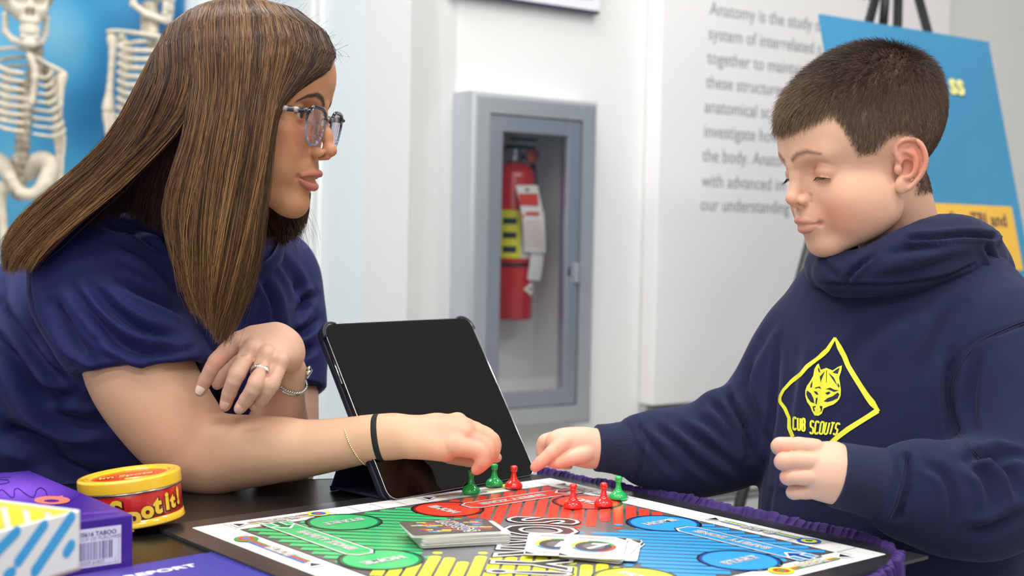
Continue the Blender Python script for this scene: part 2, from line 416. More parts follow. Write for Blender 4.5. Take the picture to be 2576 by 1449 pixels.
# return wall trims and the wall behind the skeletons
for i, (s0, s1, pr_) in enumerate(((0.405, 0.425, 0.012), (0.437, 0.50, 0.02))):
    tag(box('trim_%d' % (i+1), (s0, -pr_, 0), (s1, 0.0, CEIL), M_TRIM, None, WB, 0.003), kind='structure')
YB = 3.62
tag(box('wall_back', (-5.0, YB, 0), (0.2, YB+0.1, CEIL), M_WALLC), kind='structure')
tag(box('wall_left', (-4.2, -3.5, 0), (-4.1, YB, CEIL), M_WALL), kind='structure')
tag(box('wall_front', (-4.2, -3.6, 0), (5.0, -3.5, CEIL), M_WALL), kind='structure')
tag(box('wall_far', (4.9, -3.5, 0), (5.0, 7.0, CEIL), M_WALL), kind='structure')
tag(box('floor', (-4.2, -3.6, -0.08), (5.0, 7.0, 0.0), M_FLOOR), kind='structure')
tag(box('ceiling', (-4.2, -3.6, CEIL), (5.0, 7.0, CEIL+0.08), M_CEIL), kind='structure')
tag(box('baseboard_right', (0, -0.012, 0), (6.0, 0, 0.10), M_TRIM, None, WA, 0.002), kind='structure')

# blue mural behind the skeletons, with soft darker and lighter shapes
m = bpy.data.materials.new('mural_blue'); m.use_nodes = True; nt = m.node_tree; b = nt.nodes['Principled BSDF']; b.inputs['Roughness'].default_value = 0.35
tc = nt.nodes.new('ShaderNodeTexCoord'); nz = nt.nodes.new('ShaderNodeTexNoise'); nz.inputs['Scale'].default_value = 2.2; nz.inputs['Detail'].default_value = 1.0; nz.inputs['Distortion'].default_value = 0.1
mp = nt.nodes.new('ShaderNodeMapping'); mp.inputs['Scale'].default_value = (1.5, 1, 0.8); nt.links.new(tc.outputs['Object'], mp.inputs['Vector']); nt.links.new(mp.outputs['Vector'], nz.inputs['Vector'])
cr = nt.nodes.new('ShaderNodeValToRGB'); e = cr.color_ramp.elements; e[0].position = 0.30; e[0].color = (*lin('0B5C8E'), 1); e[1].position = 0.72; e[1].color = (*lin('B4DDF0'), 1)
for p_, c_ in ((0.42, '2384BC'), (0.50, '3C9FD2'), (0.58, '66B6DE')): k = e.new(p_); k.color = (*lin(c_), 1)
nt.links.new(nz.outputs['Fac'], cr.inputs['Fac']); nt.links.new(cr.outputs['Color'], b.inputs['Base Color'])
x1 = on_plane(466, 100, (0, YB, 0), (0, 1, 0))[0]
mural = box('mural_panel', (-2.2, YB-0.027, 0.25), (x1, YB-0.002, 2.35), m, None, None, 0.003)
tag(mural, 'glossy blue mural panel on the wall behind the skeletons', 'poster')

# ---- fire extinguisher cabinet
M_STEEL = mat('brushed_steel', 'BFC3C8', rough=0.38, metal=0.65, noise=0.05, nscale=8, stretch=(60, 60, 1))
M_STEELD = mat('brushed_steel_dark', 'A2A7B4', rough=0.36, metal=0.65, noise=0.05, nscale=8, stretch=(60, 60, 1))
M_INNER = mat('cabinet_white', 'F2F0EE', rough=0.45)
M_GLASS = thin_glass('glass', 'FCFDFE', 0.02)
M_BLACK = mat('black_plastic', '101012', rough=0.35)
def wloc(u, off, z): return W0+WD*u+WN*off+np.array([0, 0, z])
cabt = thing('extinguisher_cabinet', wloc((fx0+fx1)/2, 0.04, fz0), 'stainless steel fire extinguisher cabinet with glazed door on the white wall', 'cabinet')
pr_ = 0.081
def ring(name, x0, x1, z0, z1, w, y0, y1, m, parent, bev=0.004):
    a = [box_bm((x0, y0, z0), (x0+w, y1, z1), WA, bev), box_bm((x1-w, y0, z0), (x1, y1, z1), WA, bev), box_bm((x0+w*.9, y0, z1-w), (x1-w*.9, y1, z1), WA, bev), box_bm((x0+w*.9, y0, z0), (x1-w*.9, y1, z0+w), WA, bev)]
    return link(name, bm_mesh(join_bm(*a)), m, parent)
# outer trim: four mitred rails
def rail(p, q_, a, b, name='frame_rail'):
    """mitred rail: outer edge p->q, inner edge a->b, in (u, z)"""
    bm = bmesh.new(); L = []
    for off in (0.0, pr_):
        L.append([bm.verts.new(wloc(u, off, z)) for u, z in (p, q_, b, a)])
    bm.faces.new(L[1]); bm.faces.new(L[0][::-1])
    for i in range(4): bm.faces.new((L[0][i], L[0][(i+1) % 4], L[1][(i+1) % 4], L[1][i]))
    bmesh.ops.recalc_face_normals(bm, faces=bm.faces[:])
    ed_ = [e for e in bm.edges if (abs((Vector(wloc(*(p[0], pr_, p[1])))-e.verts[0].co).length) < 1e-5 and abs((Vector(wloc(*(q_[0], pr_, q_[1])))-e.verts[1].co).length) < 1e-5) or (abs((Vector(wloc(*(p[0], pr_, p[1])))-e.verts[1].co).length) < 1e-5 and abs((Vector(wloc(*(q_[0], pr_, q_[1])))-e.verts[0].co).length) < 1e-5)]
    bmesh.ops.bevel(bm, geom=ed_, offset=0.014, segments=5, affect='EDGES', profile=0.5)
    return link(name, bm_mesh(bm), M_STEEL, cabt)
iw = 0.047; O = [(fx0, fz0), (fx1, fz0), (fx1, fz1), (fx0, fz1)]; I = [(fx0+iw, fz0+iw), (fx1-iw, fz0+iw), (fx1-iw, fz1-iw), (fx0+iw, fz1-iw)]
for i in range(4): rail(O[i], O[(i+1) % 4], I[i], I[(i+1) % 4])
dx0, dx1, dz0, dz1 = fx0+iw+0.003, fx1-iw-0.003, fz0+iw+0.003, fz1-iw-0.003
door = ring('door', dx0, dx1, dz0, dz1, 0.036, -0.078, -0.060, M_STEELD, cabt, 0.0025)
box('pane', (dx0+0.03, -0.070, dz0+0.03), (dx1-0.03, -0.066, dz1-0.03), M_GLASS, door, WA)
box('lever', (dx1-0.014, -0.088, (dz0+dz1)/2-0.045), (dx1-0.004, -0.078, (dz0+dz1)/2+0.0), M_STEEL, door, WA, 0.002)
box('keyhole', (dx1-0.030, -0.0795, (dz0+dz1)/2-0.03), (dx1-0.024, -0.0775, (dz0+dz1)/2-0.008), M_BLACK, door, WA, 0.001)
tub = [box_bm((nx0-0.012, 0.118, nz0-0.01), (nx1+0.012, 0.122, nz1+0.01), WA), box_bm((nx0-0.002, -0.06, nz0), (nx0+0.001, 0.165, nz1), WA), box_bm((nx1-0.001, -0.06, nz0), (nx1+0.002, 0.165, nz1), WA),
       box_bm((nx0, -0.06, nz0-0.002), (nx1, 0.165, nz0+0.001), WA), box_bm((nx0, -0.06, nz1-0.001), (nx1, 0.165, nz1+0.002), WA)]
link('tub', bm_mesh(join_bm(*tub)), M_INNER, cabt)
for pt in ((1402, 411), (1388, 912)):
    u, z = wpt(*pt, -0.1165); V_, F_ = lathe_geo([(0.006, 0), (0.006, 0.002), (0.002, 0.003)], 12, frame(wloc(u, -0.118, z), WD, [0, 0, 1], WN)); link('screw', mesh_from('screw', V_, F_), M_BLACK, cabt)
# extinguisher
M_RED = mat('extinguisher_red', 'D4281C', rough=0.25, coat=0.5)
u0, _ = wpt(1298, 600, -0.06); _, zb = wpt(1298, 802, -0.06); _, zt = wpt(1298, 412, -0.06); RX = 0.052
ux = wpt(1331, 700, -0.06)[0]-RX; exT = thing('fire_extinguisher', wloc(ux, -0.06, zb), 'red fire extinguisher with inspection tags inside the steel cabinet', 'extinguisher')
Mx = frame(wloc(ux, -0.06, zb), WD, -WN, [0, 0, 1]); hh = zt-zb
V_, F_ = lathe_geo([(RX*.9, 0), (RX, 0.006), (RX, hh-0.035), (RX*.93, hh-0.016), (RX*.70, hh-0.003), (RX*.42, hh+0.004)], 40, Mx); link('cylinder_body', mesh_from('b', V_, F_), M_RED, exT, True)
V_, F_ = lathe_geo([(0.016, hh), (0.018, hh+0.01), (0.016, hh+0.03), (0.02, hh+0.034)], 24, Mx); link('valve', mesh_from('v', V_, F_), mat('valve_metal', 'B9BBC0', rough=0.3, metal=1.0), exT, True)
box('handle', (ux-0.02, 0.045, zb+hh+0.036), (ux+0.055, 0.072, zb+hh+0.044), M_BLACK, exT, WA, 0.003); box('lever', (ux-0.01, 0.048, zb+hh+0.056), (ux+0.06, 0.070, zb+hh+0.062), M_BLACK, exT, WA, 0.003)
V_, F_ = lathe_geo([(0.0, -0.004), (0.018, -0.004), (0.019, 0.0), (0.017, 0.005), (0.0, 0.0055)], 24, frame(wloc(ux+0.024, -0.018, zb+hh+0.018), WD, [0, 0, 1], WN)); link('pressure_gauge', mesh_from('g', V_, F_), mat('gauge', 'B24A30', rough=0.3), exT, True)
tube('hose', [wloc(ux+0.02, -0.06, zb+hh+0.02), wloc(ux+0.055, -0.06, zb+hh+0.01), wloc(ux+0.066, -0.06, zb+hh-0.06), wloc(ux+0.064, -0.065, zb+hh-0.2)], 0.007, M_BLACK, exT)
tube('bracket_strap', [wloc(ux+(RX+0.001)*math.cos(a), -0.06-(RX+0.001)*math.sin(a), zb+hh*0.355) for a in np.linspace(0, 6.283, 40)], 0.0045, M_BLACK, exT, 6, 1.0, upv=(0, 0, 1))
def on_cyl(Vv):
    out = []
    for x, y, z in Vv: a = math.pi/2-x/RX; rr = RX+0.0006+z; out.append(wloc(ux+rr*math.cos(a), -0.06+rr*math.sin(a), zb+y))
    return np.array(out)
class PW(Print):
    def split(s, L): super().split(0.008)
pl_ = PW(0.0002); pl_.rect(-0.07, hh*0.395, 0.055, hh*0.70, 'E9E5DC'); pl_.up(); pl_.rect(-0.07, hh*0.395, -0.012, hh*0.70, 'E2DE2A'); pl_.up()
for i in range(3): pl_.rect(-0.055, hh*(0.43+0.09*i), -0.022, hh*(0.47+0.09*i), '222428')
for i in range(6): pl_.rect(0.0, hh*(0.47+0.03*i), 0.038, hh*(0.478+0.03*i), '8A6A5A')
pl_.rect(0.0, hh*0.655, 0.04, hh*0.69, '23242A'); pl_.rect(0.018, hh*0.41, 0.036, hh*0.45, '5A5A60')
pl_.poly([(-0.002, hh*0.20), (0.024, hh*0.155), (0.05, hh*0.20), (0.024, hh*0.245)], 'F2ECEA'); pl_.up(); pl_.rect(0.012, hh*0.194, 0.036, hh*0.206, 'C04038')
M_INK = mat('ink', attr='Col', rough=0.5)
pl_.build('label', M_INK, exT, None, on_cyl)
def tagcard(name, corners, off, parent, art=None):
    Q = [wpt(*c, off) for c in corners]; bm = bmesh.new(); n = 8; rows = []
    for i in range(n+1):
        t = i/n; a = (Q[0][0]*(1-t)+Q[3][0]*t, Q[0][1]*(1-t)+Q[3][1]*t); b = (Q[1][0]*(1-t)+Q[2][0]*t, Q[1][1]*(1-t)+Q[2][1]*t); cv = 0.010*math.sin(t*3.0)
        rows.append([bm.verts.new(wloc(a[0], off+cv, a[1])), bm.verts.new(wloc(b[0], off+cv-0.004, b[1]))])
    for i in range(n): bm.faces.new((rows[i][0], rows[i][1], rows[i+1][1], rows[i+1][0]))
    o = link(name, bm_mesh(bm), mat('tag_card', 'EDE9E4', rough=0.7), parent); mm = o.modifiers.new('t', 'SOLIDIFY'); mm.thickness = 0.0008; return o
tagcard('tag', [(1334, 532), (1372, 532), (1360, 706), (1325, 704)], -0.012, exT)
tg = tagcard('tag', [(1297, 466), (1354, 466), (1374, 636), (1318, 634)], 0.002, exT)
pt_ = Print(0.0003)
for (x0, y0, x1, y1), c_ in (((1302, 487, 1350, 517), 'D8402E'), ((1316, 533, 1350, 541), 'D8402E'), ((1303, 538, 1313, 548), 'E08070')): pt_.rect(x0, y0, x1, y1, c_)
for i in range(7): pt_.rect(1308+i*1.5, 556+i*10, 1352+i*2, 558+i*10, 'E6B4AC')
pt_.disc(1325, 477, 4, 4, '7A4038'); pt_.up()
for i, t_ in enumerate(('DO NOT REMOVE', 'SERVICE', 'TAG')): pt_.text(t_, 1326, 494+i*9, -8, 'F4E8E4', sx=-0.8)
def wdrape(off):
    def fn(Vv):
        out = []
        for x, y, z in Vv:
            t = (y-466)/170; u, zz = wpt(x, y, off); out.append(wloc(u, off+0.010*math.sin(max(t, 0)*3.0)+0.0012+z, zz))
        return np.array(out)
    return fn
pt_.build('tag_print', M_INK, tg, None, wdrape(0.002))

# ---- framed notice at the top of the wall
nt_ = thing('wall_notice', wloc(*[wpt(1400, 10, 0.01)[0], 0.01, wpt(1400, 10, 0.01)[1]]), 'framed white notice high on the wall above the extinguisher cabinet', 'sign')
a0, zz0 = wpt(1508, 37, 0.02); a1 = a0-0.42
box('frame', (a1, -0.022, zz0), (a0, -0.002, zz0+0.30), mat('frame_dark', '4A4E66', rough=0.4), nt_, WA, 0.003); box('sheet', (a1+0.004, -0.026, zz0+0.007), (a0-0.004, -0.022, zz0+0.296), mat('notice_white', 'ECEDF4', rough=0.5), nt_, WA)
box('picture', (a1+0.03, -0.0275, zz0+0.032), (a0-0.028, -0.026, zz0+0.27), mat('notice_grey', 'C9CAD0', rough=0.5), nt_, WA)

# ---- white text panel
PO = 0.055
pu0, _ = wpt(1652, 600, PO); pu1, _ = wpt(2391, 60, PO); _, pz0 = wpt(1642, 1021, PO)
panel = box('text_panel', (pu0, -PO, pz0), (pu1, -0.002, 2.6), mat('panel_white', 'F3F1F2', rough=0.55), None, WA, 0.003)
tag(panel, 'large white wall panel with grey anatomy text behind the boy', 'panel')
PM = frame(W0+WN*(PO+0.0006), WD, [0, 0, 1], WN)
tx = Print(0.0001)
lines = ['Anatomy is the study of', 'system of interrelated s', 'together to maintain', 'these structures', 'anatomical sc', 'investigate how', 'the body. Anatom', 'with advanced im', 'our understanding o']
ys = [(1786, 22), (1782, 84), (1779, 145), (1776, 206), (1772, 268), (1770, 330), (1767, 391), (1765, 455), (1762, 515)]
for t_, (x_, y_) in zip(lines, ys):
    u, z = wpt(x_, y_, PO); tx.text(t_, u, z, 0.0475, '8E9098', align='LEFT', sx=0.92)
u, z = wpt(2192, -2, PO); tx.text('EUM', u, z+0.012, 0.05, '2A3358', align='RIGHT', offset=0.001)
tx.build('printed_text', M_INK, panel, PM)
# louvred unit under the panel
lu = thing('louvre_unit', wloc(pu0+0.6, 0.03, 0.25), 'low white unit with dark louvre slats under the text panel', 'cabinet')
box('carcass', (pu0+0.002, -0.030, 0.10), (pu1, -0.002, pz0-0.002), mat('louvre_back', 'B4B4B6', rough=0.6), lu, WA)
M_SLD = mat('slat_dark', '6A6E6E', rough=0.5); M_SLM = mat('slat_mid', 'A4A6A8', rough=0.5); M_SLL = mat('slat_light', 'DEDCDC', rough=0.5)
def zat(x_, y_, off=0.04): return wpt(x_, y_, off)[1]
zt_ = pz0-0.004; zmid = zat(1660, 1215); zlow = zat(1700, 1262)
k = 0; zc = zt_
while zc > zlow: box('slat', (pu0+0.002, -0.052, zc-0.011), (pu1, -0.026, zc-0.003), (M_SLD if k < 5 else M_SLM) if k % 2 == 0 else M_SLL, lu, WA, 0.001); zc -= 0.0175; k += 1
for i in range(3): box('drawer_front', (pu0+0.002, -0.050, zlow-0.012-(i+1)*0.062), (pu1, -0.028, zlow-0.016-i*0.062), M_SLL, lu, WA, 0.002)

# ---- easel with the blue poster
eu = WD; tilt = math.radians(14)
en = math.cos(tilt)*WN+np.array([0, 0, math.sin(tilt)]); ez_ = math.cos(tilt)*np.array([0, 0, 1.0])-math.sin(tilt)*WN
E0 = W(2063, 35, 2.75)
def ept(px, py, off=0.0):
    P = on_plane(px, py, E0+en*off, en)-E0; return P@eu, P@ez_
EM = frame(E0, eu, ez_, en)
M_POST = mat('poster_blue', '4490BC', rough=0.35, noise=0.10, nscale=2.2); M_EASEL = mat('easel_black', '17181B', rough=0.4)
ew, _ = ept(2487, 103); _, eb = ept(2560, 740); eb = min(eb, -0.9)
po = thing('poster_board', E0+ez_*eb, 'blue foam poster board with yellow lettering standing on the easel', 'poster')
bm = box_bm((0, eb, -0.006), (ew, 0, 0), EM); link('board', bm_mesh(bm), M_POST, po)
ptx = Print(0.0006); u, v = ept(2432, 248); ptx.text('ss', u, v+0.026, 0.070, '1F4E78', align='RIGHT', offset=0.0024); ptx.up(3); ptx.text('ss', u-0.004, v+0.029, 0.070, 'F2EE9A', align='RIGHT', offset=0.0024)  # dark blue offset copy paints the shadow of the raised letters
ptx.build('printed_text', M_INK, po, EM)
y0_, y1_ = ept(2545, 520, 0.02)[1], ept(2556, 680, 0.02)[1]; xr = ept(2545, 520, 0.02)[0]
sp = thing('poster_strip', E0+eu*(xr-0.3)+ez_*y1_, 'orange-yellow card strip fixed across the lower blue poster', 'sign')
link('board', bm_mesh(box_bm((xr-0.62, y1_, 0.008), (xr, y0_, 0.020), EM)), mat('strip_yellow', 'E9B94C', rough=0.5), sp)
pt2 = Print(0.0005); u, v = ept(2532, 556, 0.02); pt2.text('of Life after TBI and', u, v, 0.041, '5A3A50', align='RIGHT', offset=0.0007); u2, v2 = ept(2514, 590, 0.02); pt2.text('rs', u2, v2-0.004, 0.041, '5A3A50', align='RIGHT', offset=0.0007)
pt2.build('printed_text', M_INK, sp, frame(E0+en*0.0205, eu, ez_, en))
ea = thing('easel', wloc(1.0, 0.4, 0), 'black tripod easel holding the blue poster board', 'easel')
def eray(px, py, off=-0.022): return on_plane(px, py, E0+en*off, en)
def along_to_floor(P, Q):
    d = Q-P; t = (0.0-P[2])/d[2]; return P+d*t
A_, B_ = eray(2217, -60), eray(1855, 1290); ft = along_to_floor(A_, B_); tp = A_+(A_-B_)*0.03
tube('leg', [tp, ft], 0.011, M_EASEL, ea, 8)
A2, B2 = eray(2296, -60), eray(2331, 70); ft2 = along_to_floor(A2, B2); tube('leg', [A2+(A2-B2)*0.1, ft2], 0.011, M_EASEL, ea, 8)
tube('leg', [(tp+A2)/2, along_to_floor(ft, ft2) if False else np.array([*((ft*0.25+ft2*0.75-WN*0.35)[:2]), 0.0])], 0.011, M_EASEL, ea, 8)
mid = eray(2228, 40); tube('mast', [eray(2232, -70), eray(2222, 60)], 0.010, M_EASEL, ea, 8)
ba = E0+ez_*(eb-0.012); box_ = box_bm((-0.02, eb-0.02, -0.03), (ew+0.02, eb-0.002, 0.02), EM, 0.003); link('shelf_bar', bm_mesh(box_), M_EASEL, ea)

# ---- ceiling lamps (out of frame)
for o in [o for o in bpy.data.objects if o.name.startswith('ceiling_lamp_light')]:
    x_, y_, _ = o.location; lm = thing('ceiling_lamp', (x_, y_, CEIL), 'recessed white ceiling light panel', 'lamp', 'ceiling light panels')
    box('housing', (x_-0.58, y_-0.18, CEIL-0.02), (x_+0.58, y_+0.18, CEIL), M_TRIM, lm)
    o.location.z = CEIL-0.03
# ------------------------------------------------------------------ table and everything on it
M_BLKCL = mat('black_cloth', '0E0F11', rough=0.30, spec=0.5, bump=0.04, bscale=700)
M_PURP = mat('purple_cloth', '33205C', rough=0.75, spec=0.3, noise=0.10, nscale=30, bump=0.2, bscale=900, sheen=0.5, sheen_tint='9070D0')
base_px = [(1345, 1199), (1420, 1213), (1500, 1229), (1600, 1249), (1700, 1268), (1850, 1301), (2000, 1333), (2110, 1358), (2190, 1383), (2222, 1403), (2216, 1424), (2170, 1449), (2080, 1494), (1900, 1580), (1650, 1700), (1300, 1890)]
edge = np.array([on_z(*p)[:2] for p in base_px])
farL = on_z(455, 1217)[:2]; dF = unit(farL-edge[0]); LF = edge[0]+dF*1.75
NL = LF+np.array([0.0, -0.80]); NR = edge[-1]
tabl = thing('table', (0.0, 1.30, 0.0), 'large table covered with a black top cloth and a purple ruffled cloth', 'table')
outline = list(edge)+[NR*[1, 0]+[-0.1, 0.55], np.array([NL[0], 0.62]), LF]
outline = [np.asarray(p, float) for p in outline]
prism('tabletop', [tuple(p) for p in outline][::-1], TZ-0.030, TZ-0.0015, mat('tabletop', '2A2A2E', rough=0.5), tabl)
for x_, y_ in ((-1.30, 1.35), (0.02, 1.45), (0.20, 0.95), (-1.25, 0.80)): V_, F_ = tube_geo([(x_, y_, 0), (x_, y_, TZ-0.03)], 0.018, 12); link('leg', mesh_from('leg', V_, F_), mat('leg_steel', '9A9CA0', rough=0.3, metal=0.8), tabl, True)
# purple cloth: flat top, gathered edge and hanging skirt
cl = thing('tablecloth', (0.1, 1.2, TZ), 'purple stretch tablecloth with a gathered ruffled edge along the table', 'cloth')
sm = smooth_path(np.c_[edge, np.zeros(len(edge))], 2800)[:, :2]
T_ = np.gradient(sm, axis=0); T_ /= np.linalg.norm(T_, axis=1)[:, None]; Nn_ = np.stack([-T_[:, 1], T_[:, 0]], 1); cen = np.array([-0.2, 1.1]); Nn_ *= np.sign(((sm-cen)*Nn_).sum(1))[:, None]
arc = np.r_[0, np.cumsum(np.linalg.norm(np.diff(sm, axis=0), axis=1))]
rr_ = np.random.default_rng(3); cuts = np.cumsum(rr_.uniform(0.0045, 0.0125, 700)); cuts = np.r_[0, cuts[cuts < arc[-1]], arc[-1]+.02]; ampc = rr_.uniform(0.35, 1.0, len(cuts))
ki = np.searchsorted(cuts, arc, 'right')-1; fr_ = (arc-cuts[ki])/(cuts[np.minimum(ki+1, len(cuts)-1)]-cuts[ki]+1e-9); pleat = (np.abs(np.sin(fr_*math.pi))**0.45)*ampc[ki]
wid = 0.0035+0.020*np.clip((arc-0.50)/0.22, 0, 1)*np.clip((1.25-arc)/0.3, 0, 1)       # plain purple strip inside the gathers, widening at the corner
rows = []
prof_ = [(-0.02, 0.0000, 0, 0), (0.0, 0.0006, 0, 0), (1.0, 0.0010, 0, 0), (1.0, 0.0014, .3, .001), (1.0, 0.0040, 1.3, .0030), (1.0, 0.0070, 1.8, .0050), (1.0, 0.0086, 2.0, .0065), (1.0, 0.0093, 2.4, .0080), (1.0, 0.0076, 2.6, .0095), (1.0, 0.002, 2.0, .011), (1.0, -0.02, 1.5, .012), (1.0, -0.10, 1.5, .012), (1.0, -0.25, 1.8, .014), (1.0, -0.45, 2.0, .018), (1.0, -0.70, 2.2, .02)]
lean = 0.25*np.sin(arc*37)+0.2*np.sin(arc*91)
for a, dz, pa, o_ in prof_:
    off = wid*a+o_+(pleat-0.5)*0.0040*pa; sh = (lean*dz*1.2)[:, None]*T_ if dz > 0 else 0
    zz = TZ+dz*(1.02+0.07*pleat+0.10*np.sin(arc*60+1)+0.05*np.sin(arc*210)) if dz > 0.002 else np.full(len(sm), TZ+dz)
    rows.append(np.c_[sm+Nn_*off[:, None]+sh, zz])
V_ = np.vstack(rows); n_ = len(sm); F_ = np.array([(i*n_+j, (i+1)*n_+j, (i+1)*n_+j+1, i*n_+j+1) for i in range(len(rows)-1) for j in range(n_-1)])
link('ruffle', mesh_from('ruffle', V_, F_), M_PURP, cl, True)
prism('cloth_top', [tuple(p) for p in outline][::-1], TZ-0.0014, TZ, M_PURP, cl)
bl = prism('black_cover', [tuple(edge[0]-T_[0]*0.0), tuple(edge[0]+[-0.004, -0.012]), tuple(on_z(1640, 1262)[:2]), tuple(on_z(1760, 1330)[:2]), tuple(on_z(1500, 1700)[:2]), (0.05, 0.56), (NL[0]+0.01, 0.63), tuple(LF-[0, 0.004]), tuple(edge[0]+dF*0.01)], TZ+0.0001, TZ+0.0016, M_BLKCL)
tag(bl, 'black glossy cover cloth lying on the table under the board game', 'cloth')
Z0 = TZ+0.0018
ov = [on_z(*p)[:2] for p in ((LF[0], 0),)] if False else None
# hanging front of the black cover on the far left side
Vh = []; pa, pb = LF, edge[0]
for i in range(60):
    t = i/59; p = pa*(1-t)+pb*t; wv = 0.006*math.sin(i*1.1)
    for z in (TZ+0.001, TZ-0.1, TZ-0.4): Vh.append((p[0], p[1]+0.008+wv*(z < TZ-0.05), z))
link('overhang', mesh_from('overhang', Vh, [(i*3+j, (i+1)*3+j, (i+1)*3+j+1, i*3+j+1) for i in range(59) for j in range(2)]), M_BLKCL, bl, True)

# ---- the board
BL0 = np.array([-0.29808, 1.26456]); yw = 0.7059; BX = np.array([math.cos(yw), math.sin(yw)]); BY = np.array([math.sin(yw), -math.cos(yw)])
SQ = 0.456/16; BM_ = np.eye(4); BM_[:2, 0] = BX*SQ; BM_[:2, 1] = BY*SQ; BM_[2, 2] = 1; BM_[:2, 3] = BL0; BT = Z0+0.0030; BM_[2, 3] = BT
# board coordinates: x along the far-left edge (0..16), y along the far-right edge; BY is clockwise so flip winding with z up
bc = BL0+BX*SQ*8+BY*SQ*8
gb = thing('game_board', (bc[0], bc[1], Z0), 'square folding board game with red, green, blue and yellow corners and a large title', 'game board')
mg = 1.02
def bq(x, y, z=0.0): return np.array([*(BL0+BX*SQ*x+BY*SQ*y), z])
M_BOARD = mat('board_print', attr='Col', rough=0.22, spec=0.5); M_BEDGE = mat('board_edge', '3A3B3E', rough=0.5)
for (x0, x1) in ((-mg, 7.985), (8.015, 16+mg)):
    P = [bq(x0, -mg), bq(x1, -mg), bq(x1, 16+mg), bq(x0, 16+mg)]; prism('board_half', [tuple(p[:2]) for p in P], Z0, BT-0.0001, M_BEDGE, gb)
def rp(g, x, y): # rotate a point of the green side (edge y = 0, going +x) onto side g; 0 green 1 red 2 blue 3 yellow
    for _ in range(g): x, y = 16-y, x
    return x, y
b = Print(0.00004)
WHT = 'F4F4F2'; INK_ = '26262A'
b.rect(-mg, -mg, 16+mg, 16+mg, '2B2B2E'); b.up(); b.rect(-0.10, -0.10, 16.10, 16.10, WHT, 0.1); b.up(); b.rect(1.06, 1.06, 14.94, 14.94, '1F1F22'); b.up(); b.rect(1.12, 1.12, 14.88, 14.88, '5E5E60'); b.up()
gr = np.array(lin('5C5C5E')); 
for i in range(14): r_ = 6.4-i*0.42; b.disc(8, 8, r_, r_, tuple(np.array(lin('4A4A4C'))*(1-i/13)+np.array(lin('8A8A8C'))*(i/13)), 48); b.up(0.5)
b.up()
PAL = {0: ('3FBE76', '12935A', '0B6B45', '6FD49A'), 1: ('F0432F', 'C42A1C', '8E1A12', 'F2604A'), 2: ('3AA0E6', '1C78C8', '174C9C', '6FC0F0'), 3: ('EDEB3C', 'C9C320', '8E8A18', 'F4F27A')}
rs = np.random.default_rng(8)
def gpoly(g, pts, c): b.poly([rp(g, *p) for p in pts], c)
def gdisc(g, x, y, r1, c): X, Y = rp(g, x, y); b.disc(X, Y, r1, r1, c, 44)
def bar(g, x0, x1, y, h_, c, rnd=True):
    pts = [(x0, y-h_/2), (x1-h_/2, y-h_/2)]+([(x1-h_/2+h_/2*math.cos(a), y+h_/2*math.sin(a)) for a in np.linspace(-1.3, 1.3, 6)] if rnd else [(x1, y-h_/2), (x1, y+h_/2)])+[(x1-h_/2, y+h_/2), (x0, y+h_/2)]
    gpoly(g, pts, c)
for g in range(4):
    c0, c1, c2, c3 = PAL[g]
    b.up(0.4)
    # bars running diagonally from the coloured corner towards the middle, dark joints between them
    for i in range(-16, 17):
        so = i*0.47; t0 = 1.15*2**.5+abs(so)+0.02; t1 = min(8.7-0.16*abs(so)+rs.uniform(-0.9, 0.8), 11.4-abs(so)*1.02); w_ = 0.37
        if t1 < t0+0.5: continue
        def dp_(t, s_): return ((t+s_)/2**.5, (t-s_)/2**.5)
        pts = [dp_(t0+0.18, so-w_/2), dp_(t0+0.18, so+w_/2), dp_(t1, so+w_/2)]+[dp_(t1+w_/2*math.sin(a_), so+w_/2*math.cos(a_)) for a_ in np.linspace(0.3, 2.84, 6)]+[dp_(t1, so-w_/2)]
        gpoly(g, pts, c0)
        if t1 > 7 and i % 3 == 0:
            X, Y = dp_(t1+0.55, so); gpoly(g, [(X+0.16*math.cos(a_), Y+0.16*math.sin(a_)) for a_ in np.linspace(0, 6.28, 12, endpoint=False)], c0)
b.up()
for g in range(4):
    c0, c1, c2, c3 = PAL[g]
    for X, Y, R_ in ((4.5, 2.15, 1.16), (2.5, 7.25, 1.16)):   # start, home
        gdisc(g, X, Y, R_+0.18, '1C1C22'); 
b.up()
for g in range(4):
    c0, c1, c2, c3 = PAL[g]
    for X, Y, R_ in ((4.5, 2.15, 1.16), (2.5, 7.25, 1.16)): gdisc(g, X, Y, R_+0.09, c2)
b.up()
for g in range(4):
    c0, c1, c2, c3 = PAL[g]
    for X, Y, R_ in ((4.5, 2.15, 1.16), (2.5, 7.25, 1.16)): gdisc(g, X, Y, R_, c0)
b.up()
for g in range(4):
    c0, c1, c2, c3 = PAL[g]
    gpoly(g, [(1.92, 0.9), (3.08, 0.9), (3.08, 6.1), (2.8, 6.5), (2.2, 6.5), (1.92, 6.1)], '24242A')
b.up()
for g in range(4):
    gpoly(g, [(1.97, 0.95), (3.03, 0.95), (3.03, 6.08), (2.78, 6.44), (2.22, 6.44), (1.97, 6.08)], 'D9D9DC')
b.up()
for g in range(4):
    c0, c1, c2, c3 = PAL[g]; gpoly(g, [(2.05, 1.0), (2.95, 1.0), (2.95, 6.04), (2.73, 6.34), (2.27, 6.34), (2.05, 6.04)], c0)
b.up()
for g in range(4):
    c0, c1, c2, c3 = PAL[g]
    for i in range(1, 6): gpoly(g, [(2.05, 0.98+i), (2.95, 0.98+i), (2.95, 1.02+i), (2.05, 1.02+i)], c1)
    gpoly(g, [(2.5, 2.0), (2.02, 1.45), (2.30, 1.45), (2.30, 0.85), (2.70, 0.85), (2.70, 1.45), (2.98, 1.45)], 'F4F4F2')
b.up()
